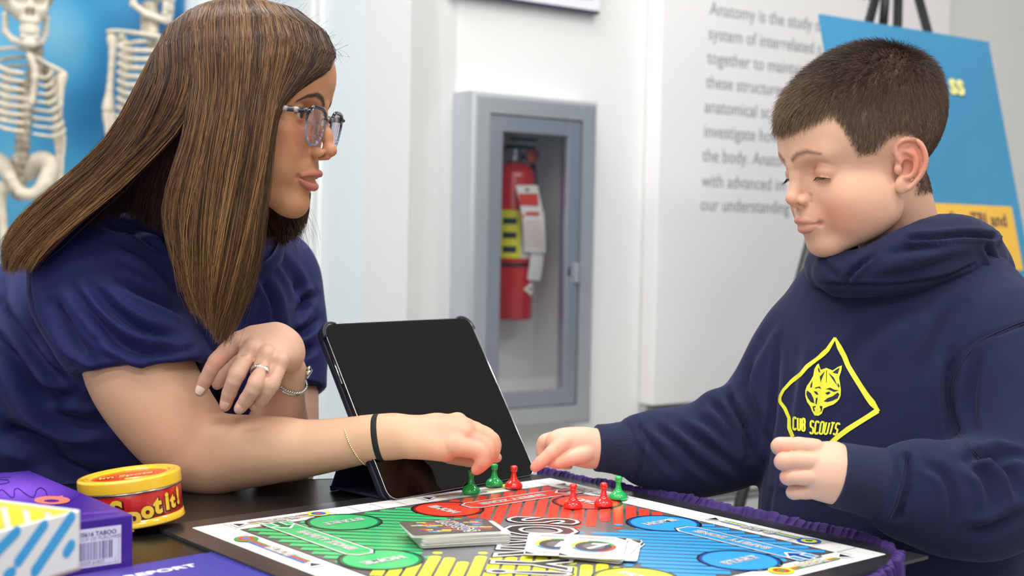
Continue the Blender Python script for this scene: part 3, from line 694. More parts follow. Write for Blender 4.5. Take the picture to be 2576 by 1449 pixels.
for g in range(4):
    c0, c1, c2, c3 = PAL[g]; gpoly(g, [(2.5, 1.86), (2.16, 1.50), (2.37, 1.50), (2.37, 0.90), (2.63, 0.90), (2.63, 1.50), (2.84, 1.50)], c2)
# squares of the track
def sqline(x0, y0, x1, y1, w_=0.035, c='B9BABC'): b.poly([(x0-w_/2, y0), (x0+w_/2, y0), (x1+w_/2, y1), (x1-w_/2, y1)] if x0 == x1 else [(x0, y0-w_/2), (x1, y0-w_/2), (x1, y0+w_/2), (x0, y0+w_/2)], c)
for g in range(4):
    for i in range(1, 16):
        a_, c_ = rp(g, i, 0), rp(g, i, 1.02); x0, x1 = sorted((a_[0], c_[0])); y0, y1 = sorted((a_[1], c_[1]))
        if x1-x0 < .1: sqline(x0, y0, x0, y1)
        else: sqline(x0, y0, x1, y0)
b.up()
# slides
SL = {0: ('E0402E', '2E62C8', 'F0EE40'), 1: ('2F8F4A', 'EDEB3C', '2E62C8'), 2: ('2F9A4E', 'E0402E', 'EDEB3C'), 3: ('3E78D8', 'E0402E', '2F9A4E')}
for g in range(4):
    k1, k2, k3 = SL[g]
    for s0, s1 in ((1, 4), (9, 13)):
        gpoly(g, [(s0+0.12, 0.18), (s0+0.12, 0.86), (s0+0.80, 0.52)], 'FFFFFF')
b.up()
for g in range(4):
    k1, k2, k3 = SL[g]
    for s0, s1 in ((1, 4), (9, 13)):
        gpoly(g, [(s0+0.22, 0.28), (s0+0.22, 0.76), (s0+0.60, 0.52)], INK_)
        for q_, (cc_, w_) in enumerate(((k1, .085), (k2, .085), (k3, .085))):
            yy = 0.35+q_*0.11; gpoly(g, [(s0+0.72, yy), (s1+0.35, yy), (s1+0.35, yy+w_), (s0+0.72, yy+w_)], cc_)
b.up()
for g in range(4):
    k1, k2, k3 = SL[g]
    for s0, s1 in ((1, 4), (9, 13)):
        gdisc(g, s1+0.5, 0.52, 0.40, k3)
b.up()
for g in range(4):
    k1, k2, k3 = SL[g]
    for s0, s1 in ((1, 4), (9, 13)):
        gdisc(g, s1+0.5, 0.52, 0.27, k2)
b.up()
for g in range(4):
    k1, k2, k3 = SL[g]
    for s0, s1 in ((1, 4), (9, 13)):
        gdisc(g, s1+0.5, 0.52, 0.13, k1)
b.up()
# board frame is left-handed (BX x BY points down), so lettering is mirrored back
def btext(t, x, y, size, c, ang, off=0.0, sx=1.0, shear=0.0, space=1.1):
    # ang: reading direction in board coordinates
    cu = Print(); cu.layer = b.layer; cu.dz = b.dz; cu.text(t, 0, 0, size, c, offset=off, sx=sx, shear=shear, space=space)
    o_ = b.n; ca, sa = math.cos(ang), math.sin(ang)
    for v, cc_ in zip(cu.V, cu.C): vx, vy = v[0], -v[1]; b.V.append((x+vx*ca-vy*sa, y+vx*sa+vy*ca, v[2])); b.C.append(cc_)
    for f in cu.F: b.F.append(tuple(o_+i for i in f))
    b.n += len(cu.V)
TXT = []
H = math.pi/2
# reading directions taken from the photograph, per side
for g, (hang, sang) in enumerate([(math.pi+H*k_, H+H*k_) for k_ in range(4)]):
    for wd, X, Y, sz, an in (('START', 4.5, 2.1, 0.50, hang), ('HOME', 2.5, 7.4, 0.50, hang), ('SAFETY ZONE', 2.5, 4.15, 0.46, sang)):
        x_, y_ = rp(g, X, Y); TXT.append((wd, x_, y_, sz, an))
    for X in (2.95, 11.4): x_, y_ = rp(g, X, 0.55); TXT.append(('SLIDE', x_, y_, 0.52, hang))
for t_ in TXT: btext(t_[0], t_[1], t_[2], t_[3], 'F4F4F4', t_[4], 0.040)
b.up()
for t_ in TXT: btext(t_[0], t_[1], t_[2], t_[3], '1E1E24', t_[4], 0.020)
b.up()
for t_ in TXT: btext(t_[0], t_[1], t_[2], t_[3], 'F6F6F6', t_[4], -0.004)
b.up()
# big title across the middle diagonal
TA = -math.pi/4
def title(off, c): btext('SORRY!', 7.65, 8.45, 3.15, c, TITLE_A, off, 0.66, space=1.2)
TITLE_A = math.atan2(1, -1)
title(0.24, '1B1B1F'); b.up(); title(0.18, 'F8F8F6'); b.up(); title(0.05, '2C2728'); b.up()
bo = b.build('board_print', M_BOARD, gb, BM_)
bm = bmesh.new(); bm.from_mesh(bo.data); bmesh.ops.reverse_faces(bm, faces=[f for f in bm.faces if f.normal.z < 0]); bm.to_mesh(bo.data); bm.free()

# ---- pawns
PR = [(0.0, 0), (0.0096, 0), (0.0104, 0.0010), (0.0105, 0.0028), (0.0098, 0.0050), (0.0080, 0.0072), (0.0058, 0.0090), (0.0042, 0.0112), (0.0033, 0.0140), (0.0029, 0.0170), (0.0027, 0.0198), (0.0028, 0.0206), (0.0040, 0.0210), (0.0041, 0.0216), (0.0030, 0.0220), (0.0037, 0.0230), (0.0042, 0.0246), (0.0040, 0.0262), (0.0030, 0.0274), (0.0012, 0.0280), (0.0, 0.0281)]
M_PG = mat('pawn_green', '14A048', rough=0.12, coat=0.6, sss=0.05); M_PG2 = mat('pawn_green_light', '22B557', rough=0.12, coat=0.6); M_PRD = mat('pawn_red', 'E52A24', rough=0.12, coat=0.6)
def pawn(px, py, m, label, s_=1.0):
    """px, py = centre of the foot in the photo"""
    P = on_z(px, py, BT+0.0005); V, F = lathe_geo(np.array(PR)*np.array([0.97, 0.91])*s_, 40, frame((P[0], P[1], BT+0.0013), [1, 0, 0], [0, 1, 0], [0, 0, 1]))
    o = link('game_pawn', mesh_from('pawn', V, F), m, None, True); tag(o, label, 'pawn', None); return o
pawn(1185, 1242, M_PG, 'green plastic pawn nearest the tablet corner, below the woman\'s fingertips', 1.0)
pawn(1243, 1224, M_PG, 'green plastic pawn standing next to the red pawn in front of the tablet', 1.0)
pawn(1292, 1229, M_PRD, 'red plastic pawn on the white edge squares in front of the tablet', 1.0)
pawn(1441, 1279, M_PRD, 'red plastic pawn on the left side of the red start circle', 1.0)
pawn(1518, 1275, M_PRD, 'red plastic pawn on the right side of the red start circle', 1.0)
pawn(1555, 1257, M_PG2, 'bright green plastic pawn on the edge squares beside the purple ruffle', 1.0)

# ---- card stacks
def card_geo(w, h, t, r=0.003):
    return rrect(w, h, r, 4)
def card_frame(corners_px, z):
    """corners in photo order along one long side: near-left, near-right, far-right, far-left"""
    Q = [on_z(*c, z) for c in corners_px]; c = sum(Q)/4; ex = unit((Q[1]-Q[0])+(Q[2]-Q[3])); ey = unit(np.cross([0, 0, 1.0], ex)); w = (np.linalg.norm(Q[1]-Q[0])+np.linalg.norm(Q[2]-Q[3]))/2; h = (abs((Q[3]-Q[0])@ey)+abs((Q[2]-Q[1])@ey))/2
    return c, ex, ey, w, h
M_CEDGE = mat('card_stock', 'E8E6E2', rough=0.5); M_CBACK = mat('card_back', '3A383A', rough=0.3); M_CPR = mat('card_print', attr='Col', rough=0.3)
BTc = BT+0.0013
c, ex, ey, cw, ch_ = card_frame([(1036, 1356), (1237, 1343), (1190, 1298), (1062, 1302)], BTc+0.013)
cw, ch_ = 0.084, 0.057
rc = np.random.default_rng(6); zc = BTc; n = 34
for i in range(n):
    th = 0.013/n; top = i >= n-7
    sft = (ex*0.0+ey*0) if top else ex*(0.0085+rc.normal()*0.0006)+ey*(0.001+rc.normal()*0.0008); rt = rc.normal()*0.012 if not top else 0.004*(i-n+1)
    if i == n-8: sft = ex*0.004
    e1 = math.cos(rt)*ex+math.sin(rt)*ey; e2 = np.cross([0, 0, 1], e1); M = frame((*(c+sft)[:2], zc), e1, e2, [0, 0, 1])
    o = prism('playing_card', card_geo(cw, ch_, th), 0, th*0.86, M_CEDGE if i < n-1 else M_CBACK, None, M)
    if i == n-1:
        tag(o, 'topmost face-down card of the draw pile, grey back with colourful dashes', 'card', 'cards in the face-down draw pile')
        k = Print(0.00003); z0 = th*0.86; k.layer = 1
        k.rect(-cw/2+.0012, -ch_/2+.0012, cw/2-.0012, ch_/2-.0012, '47464A', 0.002); k.up()
        cols = ['E9E34A', '3F7FD0', 'E5502E', 'E9E34A', '58B0E0', 'E5502E', 'E9E34A', '4FA0E0']
        for q_ in range(46):
            x_ = rc.uniform(-.034, .034); y_ = rc.uniform(-.021, .021); l_ = rc.uniform(.006, .016)*(1-.4*abs(x_)/.034); k.line([(x_-l_/2, y_+l_*.1), (x_+l_/2, y_-l_*.1)], 0.0024, cols[q_ % 8]); k.layer += 0.1
        k.up(2); k.text('SORRY!', 0.008, 0, 0.020, 'F6F6F4', rot=1.87, offset=0.0014, sx=0.72, space=1.2); k.up(); k.text('SORRY!', 0.008, 0, 0.020, '242226', rot=1.87, offset=0.0004, sx=0.72, space=1.2)
        k.build('card_print', M_CPR, o, M@frame((0, 0, z0), [1, 0, 0], [0, 1, 0], [0, 0, 1]))
    else: tag(o, 'card with white edges inside the neat face-down draw pile', 'card', 'cards in the face-down draw pile')
    zc += th
# discard pile, face up and fanned
fan = [([(1440, 1402), (1556, 1418), (1596, 1362), (1475, 1352)], None), ([(1425, 1400), (1602, 1404), (1612, 1362), (1480, 1350)], 'x'), ([(1420, 1396), (1585, 1414), (1600, 1358), (1455, 1346)], 'x'),
       ([(1320, 1389), (1420, 1397), (1490, 1346), (1376, 1346)], '1'), ([(1414, 1398), (1560, 1408), (1564, 1350), (1434, 1345)], '7')]
zc = BTc
for i, (cp, num) in enumerate(fan):
    c, ex, ey, w_, h_ = card_frame(cp, zc+0.0008)
    if i == 4: e0 = (on_z(1560, 1408)-on_z(1414, 1398))
    M = frame((c[0], c[1], zc), ex, ey, [0, 0, 1]); W_, H_ = 0.057, 0.084
    o = prism('playing_card', rrect(W_, H_, 0.0035, 4), 0, 0.0007, M_CEDGE, None, M)
    lb = {0: 'lowest white card of the face-up discard fan, its corner sticking out to the right', 1: 'white card second from the bottom of the face-up discard fan', 2: 'white card in the middle of the face-up discard fan', 3: 'face-up card with a number 1 sticking out left of the discard fan', 4: 'topmost face-up card with a large number 7 in a coloured ring'}[i]
    tag(o, lb, 'card'); k = Print(0.00004); k.layer = 1
    R_ = 0.0205
    for q_, cc_ in enumerate(('3FA85C', 'E9E34A', '3F86D8', 'E5402E')):
        a0_ = q_*H+0.35; k.poly([(0, 0)]+[(R_*math.cos(a0_+t_), R_*1.12*math.sin(a0_+t_)) for t_ in np.linspace(0, H, 12)], cc_)
    k.up(); k.disc(0, 0, R_*.82, R_*.92, '3E3C3E', 36); k.up()
    k.disc(0, 0, R_*.5, R_*.55, '6A686A', 30); k.up()
    if num in ('7', '1'): k.text(num, 0, 0, 0.030, 'F6F6F4', rot=0.0, offset=0.0010, shear=0.25)
    for sy in (1, -1):
        for l_ in range(4): k.rect(-0.017, sy*(0.0285+l_*0.0024), 0.017, sy*(0.0293+l_*0.0024), 'A5A3A0')
        k.poly([(sy*0.0275, sy*0.0405), (sy*0.0175, sy*0.0405), (sy*0.0275, sy*0.031)], '2A2A2C')
    for l_ in range(5): k.line([(-0.025, -0.02+l_*0.008), (-0.019, -0.012+l_*0.008)], 0.0008, '8A8886'); k.line([(0.025, 0.02-l_*0.008), (0.019, 0.012-l_*0.008)], 0.0008, '8A8886')
    k.build('card_print', M_CPR, o, M@frame((0, 0, 0.0007), [1, 0, 0], [0, 1, 0], [0, 0, 1])); zc += 0.0011

# ---- tablet on its folded stand
BLp, BRp = on_z(975, 1263, Z0+0.002), on_z(1343, 1197, Z0+0.002); te = unit(BRp-BLp); te[2] = 0; te = unit(te); tb = np.array([-te[1], te[0], 0]); TT = math.radians(33.0)
tu = math.cos(TT)*np.array([0, 0, 1.0])+math.sin(TT)*tb; tn = np.cross(te, tu); tn = tn if tn@(-FW) > 0 else -tn
tw, thh = float((BRp-BLp)@te), 0.215
TM = frame(BLp, te, tu, tn)
tab = thing('tablet', (BLp+BRp)/2, 'black tablet computer standing tilted in its folding case behind the board', 'tablet')
M_BODY = mat('tablet_body', '1A1D26', rough=0.3, metal=0.3); M_SCR = mat('tablet_screen', '040405', rough=0.05, spec=0.6); M_CASE = mat('case_navy', '12162A', rough=0.5, spec=0.4); M_SILV = mat('silver_edge', 'C8CAD0', rough=0.15, metal=1.0)
rr2 = rrect(tw, thh, 0.013, 8, tw/2, thh/2)
prism('case_shell', rrect(tw+0.004, thh+0.004, 0.015, 8, tw/2, thh/2), -0.0085, -0.0015, M_CASE, tab, TM, 0.0012)
prism('body', rr2, -0.0015, 0.0040, M_BODY, tab, TM, 0.0008)
prism('screen', rrect(tw-0.003, thh-0.003, 0.0118, 8, tw/2, thh/2), 0.0040, 0.0046, M_SCR, tab, TM)
tube('chrome_rim', [xf(TM, [p[0], p[1], 0.0042])[0] for p in rr2+rr2[:1]], 0.0005, M_SILV, tab, 6)
tube('volume_button', [xf(TM, [-0.0006, thh*0.66, 0.001])[0], xf(TM, [-0.0006, thh*0.82, 0.001])[0]], 0.0011, M_SILV, tab, 6)
for cxp, sg in ((0.0, 1), (tw, -1)):
    pts = [xf(TM, [cxp+sg*0.013-sg*0.0145*math.sin(a), thh-0.013+0.0145*math.cos(a), 0.0028])[0] for a in np.linspace(-0.5, 1.75, 12)]
    tube('case_corner', pts, 0.0024, M_CASE, tab, 8, 1.0)
for i in range(8): box('speaker_hole', (-0.0008, thh*0.42+i*0.0042, -0.0004), (0.0002, thh*0.42+i*0.0042+0.002, 0.0010), M_BLACK, tab, TM)
# folded cover behind: a prism strut reaching back to the table
fl = on_z(832, 1252, Z0); P0 = xf(TM, [0, 0.006, -0.009])[0]; P1 = xf(TM, [0, thh*0.46, -0.009])[0]; Pb = np.array([*(P1[:2]+tb[:2]*0.035), Z0+0.001])
bm = bmesh.new(); L = [P0, P1, P1+tn*0.001-tu*0.003, Pb+np.array([0, 0, 0.004]), Pb]
def slab(a_, b_, t_, name):
    d_ = unit(b_-a_); nv = unit(np.cross(te, d_)); M = frame(a_, te, d_, nv); box(name, (0.0, 0, -t_), (tw, np.linalg.norm(b_-a_), 0), M_CASE, tab, M, 0.0009)
slab(P1, Pb, 0.0035, 'cover_flap'); slab(Pb+np.array([0, 0, 0.002]), np.array([P0[0], P0[1], Z0+0.003]), 0.0030, 'cover_flap')
flp = [on_z(828, 1247, Z0), on_z(905, 1176, Z0), on_z(990, 1262, Z0), on_z(950, 1266, Z0)]

# ---- round tin
M_TY = mat('tin_yellow', 'F2C12E', rough=0.16, coat=0.5); M_TR = mat('tin_red', 'C3241C', rough=0.2, coat=0.5); M_TP = mat('tin_print', attr='Col', rough=0.25, coat=0.3); M_TS = mat('tin_steel', 'C9CBCF', rough=0.2, metal=1.0)
Pn = on_z(345, 1343, Z0); rT = 0.0475; tc_ = Pn+unit(np.array([Pn[0], Pn[1], 0]))*rT; tc_[2] = Z0
TILT = math.radians(6.5); tx_ = np.array([math.cos(TILT), 0, math.sin(TILT)]); tz_ = np.array([-math.sin(TILT), 0, math.cos(TILT)]); tc_ = tc_+np.array([0, -0.012, rT*math.sin(TILT)])
tin = thing('round_tin', tc_, 'round red and yellow game tin with bold yellow lettering', 'tin')
def lat(name, prof, m, parent, smooth=True, c=tc_, M=None): V, F = lathe_geo(prof, 72, frame(c, tx_, [0, 1, 0], tz_)); return link(name, mesh_from(name, V, F), m, parent, smooth)
hT = 0.047
lat('tin_body', [(0.0, 0), (rT-0.0015, 0), (rT, 0.0008), (rT, hT-0.014), (rT-0.001, hT-0.012), (0.0, hT-0.012)], M_TR, tin)
lat('base_band', [(rT-0.001, 0.0), (rT+0.0012, 0.0002), (rT+0.0016, 0.0016), (rT+0.0008, 0.0034), (rT+0.0004, 0.0072), (rT-0.0006, 0.0073)], M_TY, tin)
lat('rim', [(rT-0.001, hT-0.0145), (rT+0.001, hT-0.0145), (rT+0.001, hT-0.0128), (rT-0.001, hT-0.0128)], M_TS, tin)
lid = lat('lid', [(0.0, hT-0.0035), (rT-0.011, hT-0.0035), (rT-0.0095, hT-0.0022), (rT-0.0090, hT-0.0014), (rT-0.0085, hT-0.0010), (rT-0.0065, hT-0.0010), (rT-0.0060, hT-0.0014), (rT-0.0052, hT-0.0014), (rT-0.0046, hT-0.0008), (rT-0.0015, hT-0.0006), (rT+0.0004, hT-0.0012), (rT+0.0012, hT-0.0024), (rT+0.0013, hT-0.0032), (rT+0.0014, hT-0.0120), (rT+0.0014, hT-0.0125), (rT+0.0004, hT-0.0130), (rT-0.001, hT-0.0125)], M_TY, tin)
k = Print(0.00005); k.disc(0, 0, rT-0.0115, rT-0.0115, 'D9301E', 60); k.up(); k.disc(0.004, 0.004, 0.026, 0.018, 'E8452C', 40); k.up()
k.text('Im Spots', -0.004, 0.003, 0.0145, '5A1A10', rot=0.25, offset=0.0014); k.up(); k.text('Im Spots', -0.004, 0.003, 0.0145, 'F5D35C', rot=0.25, offset=0.0006)
k.disc(0.010, -0.016, 0.010, 0.0055, 'F5D35C', 24); k.up(); k.disc(0.010, -0.016, 0.005, 0.003, 'DCE6EA', 20)
for i in range(4): k.line([(0.018, -0.018+i*0.002), (0.028, -0.020+i*0.0035)], 0.0018, 'E8C24C')
k.build('lid_print', M_TP, lid, frame(tc_+tz_*(hT-0.0034), tx_, [0, 1, 0], tz_))
class CP(Print):
    def split(s, L): super().split(0.006)
def on_tin(Vv):
    out = []; a0_ = math.atan2(CAM[1]-tc_[1], CAM[0]-tc_[0])+0.30
    for x, y, z in Vv: a = a0_+x/rT; rr = rT+0.0003+z; out.append(tuple(tc_+tx_*rr*math.cos(a)+np.array([0, 1, 0])*rr*math.sin(a)+tz_*y))
    return np.array(out)
k = CP(0.00015)
for t_, x_, y_, s_ in (('S', -0.028, 0.0175, 0.026), ('p', -0.0125, 0.0120, 0.024), ('o', 0.0, 0.0155, 0.021), ('t', 0.0105, 0.0180, 0.022), ('i', 0.0215, 0.0195, 0.023), ('t', 0.0290, 0.0185, 0.018), ('!', 0.0385, 0.0210, 0.022)):
    k.layer = 0; k.text(t_, x_+0.0007, y_-0.0007, s_, '3A0C08', offset=0.0020); k.layer = 2; k.text(t_, x_, y_, s_, 'F2C63C', offset=0.0011)
k.build('tin_lettering', M_TP, tin, None, on_tin)

# ---- purple game box
bh = 0.0455; A3 = on_z(335, 1294, Z0+bh); B3 = on_z(75, 1183, Z0+bh); dv = unit((B3-A3)*[1, 1, 0]); Lb = float(np.linalg.norm((B3-A3)[:2])); pv = np.array([dv[1], -dv[0], 0]); pv = pv if pv[0] < 0 else -pv
PMx = frame((A3[0], A3[1], Z0), pv, dv, [0, 0, 1]); Wb = 0.265
pb = thing('game_box', A3*[1, 1, 0]+np.array([0, 0, Z0])+pv*Wb/2+dv*Lb/2, 'purple board game box with a barcode label on its end', 'box')
M_PB = mat('box_purple', '40208A', rough=0.28, coat=0.2); M_PBP = mat('box_print', attr='Col', rough=0.28)
link('box_body', bm_mesh(box_bm((0, 0, 0), (Wb, Lb, bh), PMx, 0.0015)), M_PB, pb)
FMx = frame(PMx[:3, 3], -pv, [0, 0, 1], -dv)       # end face, x to the right in the photo
k = Print(0.00010); k.layer = 2; k.rect(-0.130, 0.0055, -0.0105, bh-0.0075, 'DCD8E6'); k.up(); k.text('E0616 TABOO', -0.031, bh-0.0125, 0.0052, '3A3A50', offset=0.0001); k.text('PROOF OF PURCHASE', -0.031, bh-0.0165, 0.0042, '8A88A0')
rb = np.random.default_rng(2); x_ = -0.0515
while x_ < -0.0185: w_ = rb.choice([0.0004, 0.0007, 0.0011, 0.0016]); k.rect(x_, 0.0115, x_+w_, bh-0.019, '4A3A74' if rb.random() < .6 else '9A96B4'); x_ += w_+rb.choice([0.0004, 0.0007, 0.001])
k.text('30509 61877', -0.036, 0.0092, 0.0042, '7A7890'); k.text('1', -0.0155, 0.0092, 0.0042, '7A7890')
for q_ in ((-0.0540, 0.0070, -0.0125, 0.0074), (-0.0128, 0.0070, -0.0124, bh-0.016), (-0.018, bh-0.0162, -0.0124, bh-0.0158)): k.rect(*q_, '9A96A8')
k.build('label', M_PBP, pb, FMx@frame((0, 0, 0.0), [1, 0, 0], [0, 1, 0], [0, 0, 1]))
# printing on the top: paler glow, scribble and ring, traced from the photo onto the lid
def on_top(Vv): return np.array([on_z(x, y, Z0+bh+0.0003)+np.array([0, 0, z]) for x, y, z in Vv])
k = Print(0.00008)
def glow(n_, cx_, cy_, rx_, ry_, c0_, c1_):
    for i in range(n_):
        t_ = i/(n_-1); pts = [(cx_+rx_*(1-t_)*math.cos(a), cy_+ry_*(1-t_)*math.sin(a)) for a in np.linspace(0, 2*math.pi, 40, endpoint=False)]
        pts = [(max(x, -60), max(y, 1187, 1187+(x-80)*0.427)) for x, y in pts]; k.poly(pts, tuple(np.array(lin(c0_))*(1-t_)+np.array(lin(c1_))*t_)); k.layer += 0.25
glow(14, 40, 1234, 165, 46, '44238F', '8C56DC'); k.up()
k.line(smooth_path([(-20, 1252, 0), (2, 1234, 0), (12, 1238, 0), (28, 1252, 0), (36, 1248, 0), (36, 1234, 0), (46, 1230, 0), (62, 1242, 0), (80, 1252, 0), (88, 1246, 0), (92, 1234, 0), (102, 1228, 0), (113, 1234, 0), (119, 1248, 0)], 70)[:, :2], 2.8, '2E1A78')
k.line([(0, 1219), (14, 1217), (24, 1213), (20, 1208), (-10, 1206)], 2.4, '2E1A78'); k.line([(-20, 1202), (28, 1201)], 1.6, '3E2A8A')
k.disc(131, 1259, 45, 10, 'F37A66', 40); k.up(); k.disc(130, 1261, 20, 3.8, '3C2088', 30); k.up(); k.poly([(150, 1249), (158, 1248), (157, 1253), (149, 1254)], 'F37A66')
for i in range(12): k.line([(208+i*7.4, 1297-i*0.6), (212+i*7.4, 1291-i*0.6), (214+i*7.4, 1296-i*0.6)], 1.6, '7E48D8')
k.build('lid_print', M_PBP, pb, None, on_top)

# ---- open patterned box tray in the foreground
ZS = TZ+0.047; oh = 0.0425; q1 = on_z(100, 1311, ZS+oh)-on_z(203, 1284, ZS+oh); w1 = unit(q1*[1, 1, 0]); q2 = on_z(0, 1262, ZS+oh)-on_z(196, 1277, ZS+oh)
C1 = on_z(203, 1283, ZS+oh); C0 = np.array([C1[0], C1[1], ZS])
w2 = unit(np.array([-w1[1], w1[0], 0])); w2 = w2 if w2@unit(q2) > 0 else -w2
tray = thing('open_box', C0+w1*0.1+w2*0.1, 'open white game box with blue and yellow stripes in the foreground corner', 'box')
TMx = frame(C0, w1, w2, [0, 0, 1]); T1, T2 = 0.24, 0.22; tk = 0.0022
sbx = box('game_box', (0.03, 0.03, Z0-ZS), (0.22, 0.20, -0.0005), mat('box_plain', '30346A', rough=0.4), None, TMx, 0.001); tag(sbx, 'plain dark box under the open striped box in the foreground corner', 'box')
M_OW = mat('box_white', 'EDEDEE', rough=0.4); M_OP = mat('box_stripes', attr='Col', rough=0.4)
for nm, lo_, hi_ in (('side_wall', (0, 0, 0), (T1, tk, oh)), ('side_wall', (0, 0, 0), (tk, T2, oh)), ('side_wall', (T1-tk, 0, 0), (T1, T2, oh)), ('side_wall', (0, T2-tk, 0), (T1, T2, oh))): box(nm, lo_, hi_, M_OW, tray, TMx, 0.0008)
box('box_bottom', (0, 0, 0), (T1, T2, 0.002), mat('card_brown', 'C9B08E', rough=0.8), tray, TMx); box('inner_tray', (0.004, 0.004, 0.002), (T1-0.004, T2-0.004, 0.022), mat('tray_brown', 'BFA684', rough=0.8), tray, TMx, 0.002)
EB = '3DA5E4'; EY = 'E4E84A'
k = Print(0.0001)
def dash(p, q_, w_, c): 
    p = np.array(p, float); q_ = np.array(q_, float); k.line([p, q_], w_, c); k.layer += 0.4; k.disc(p[0], p[1], w_/2, w_/2, c, 16); k.layer += 0.2; k.disc(q_[0], q_[1], w_/2, w_/2, c, 16); k.layer += 0.1
for px_ in ((-40, 1449, 60, 1330), (40, 1420, 125, 1310), (82, 1436, 180, 1295), (166, 1393, 180, 1374), (205, 1340, 215, 1305), (8, 1449, 30, 1440)):
    pass
def onface(x_, y_): P = on_plane(x_, y_, C0-w2*0.0, w2); Q = P-C0; return Q@w1, Q[2]
def dpx(x0, y0, x1, y1, wpx):
    a_ = onface(x0, y0); b_ = onface(x1, y1); w_ = wpx*1.06/FPX; dash((a_[0], min(a_[1], oh-w_*0.3)), (b_[0], min(b_[1], oh-w_*.35)), w_, EB)
for q_ in ((46, 1412, 110, 1322, 26), (88, 1436, 178, 1302, 28), (168, 1388, 178, 1372, 27), (-30, 1410, 40, 1338, 26), (18, 1446, 28, 1440, 26), (-90, 1420, -20, 1348, 26)): dpx(*q_)
FX = frame(C0-w2*0.0002, w1, [0, 0, 1], -w2)
k.build('stripes', M_OP, tray, FX)
k = Print(0.0001)
for i in range(11): x_ = 0.006+i*0.0205; k.poly([(x_, 0.022), (x_+0.0135, 0.022), (x_+0.0185, oh-0.004), (x_+0.005, oh-0.004)], EY)
k.rect(0.0, oh-0.004, T2, oh-0.0005, 'DDE36A')
k.build('stripes', M_OP, tray, frame(C0+w1*(tk+0.0003), w2, [0, 0, 1], w1))

# ---- report brochure
pp_ = [(150, 1460), (345, 1424), (560, 1387), (720, 1440), (640, 1600), (100, 1700)]
Q = [on_z(*p, Z0)[:2] for p in pp_]; e1 = unit(np.array([*(Q[2]-Q[1]), 0])); e2 = np.cross([0, 0, 1], e1); o3 = np.array([*Q[2], Z0])
RM = frame(o3+[0, 0, 0.0], -e1, -e2, [0, 0, 1]); bro = thing('brochure', o3-e1*0.12-e2*0.08, 'dark blue and purple brochure with white REPORT lettering under the board edge', 'brochure')
link('sheet', bm_mesh(box_bm((0, 0, 0.0), (0.28, 0.20, 0.0012), RM)), mat('brochure_blue', '2A2C86', rough=0.35), bro)
k = Print(0.00006); k.layer = 22
for i in range(14): t_ = i/13; k.rect(0.02+i*0.0185, 0.0, 0.02+(i+1)*0.0185, 0.20, tuple(np.array(lin('2C2E8C'))*(1-t_)+np.array(lin('6A4898'))*t_))
k.build('sheet_print', M_INK, bro, RM)
k = Print(0.00006); k.layer = 25
tp_ = on_z(405, 1441, Z0); l3 = np.linalg.inv(frame(o3, e1, e2, [0, 0, 1])); tl = xf(l3, tp_)[0]; k.text('REPORT', tl[0], tl[1], 0.0135, 'F2F0F6', offset=0.0004, sx=1.35); k.text('IMPACT REPORT', tl[0]-0.05, tl[1]-0.03, 0.0135, 'F2F0F6') if False else None
k.build('printed_text', M_INK, bro, frame(o3, e1, e2, [0, 0, 1]))
# ------------------------------------------------------------------ heads (local millimetres: x forward, y to the person's left, z up, origin between the ears)
def head_frame(px, py, d, yaw, pitch, sign, roll=0.0):
    """yaw = turn towards the camera, pitch = nod down, sign = +1 facing right in the photo"""
    cy, sy, cp, sp = math.cos(yaw), math.sin(yaw), math.cos(pitch), math.sin(pitch)
    X = np.array([sign*1.0, 0, 0]); Yc = np.array([0, 1.0, 0])
    f = cy*X-sy*Yc; ex = cp*f-sp*np.array([0, 0, 1.0]); ez = sp*f+cp*np.array([0, 0, 1.0])
    if roll: 
        ey = np.cross(ez, ex); ez = math.cos(roll)*ez+math.sin(roll)*ey
    ey = np.cross(ez, ex)
    return frame(W(px, py, d), ex*0.001, ey*0.001, ez*0.001)
def ear_local(u, v, w, side, P):
    """u backwards, v up, w outwards (mm) in the plane of the ear"""
    c = P['ear_c']; t = P['ear_flare']; out = np.array([0, side, 0.0]); back = np.array([-1.0, 0, 0.0])
    b = unit(math.cos(t)*back+math.sin(t)*out); o = unit(math.cos(t)*out-math.sin(t)*back); up = np.array([0.0, 0, 1])
    tl = P.get('ear_tilt', 0.0); b2 = math.cos(tl)*b+math.sin(tl)*up; u2 = -math.sin(tl)*b+math.cos(tl)*up
    return np.array([c[0], side*c[1], c[2]])+u*b2+v*u2+w*o
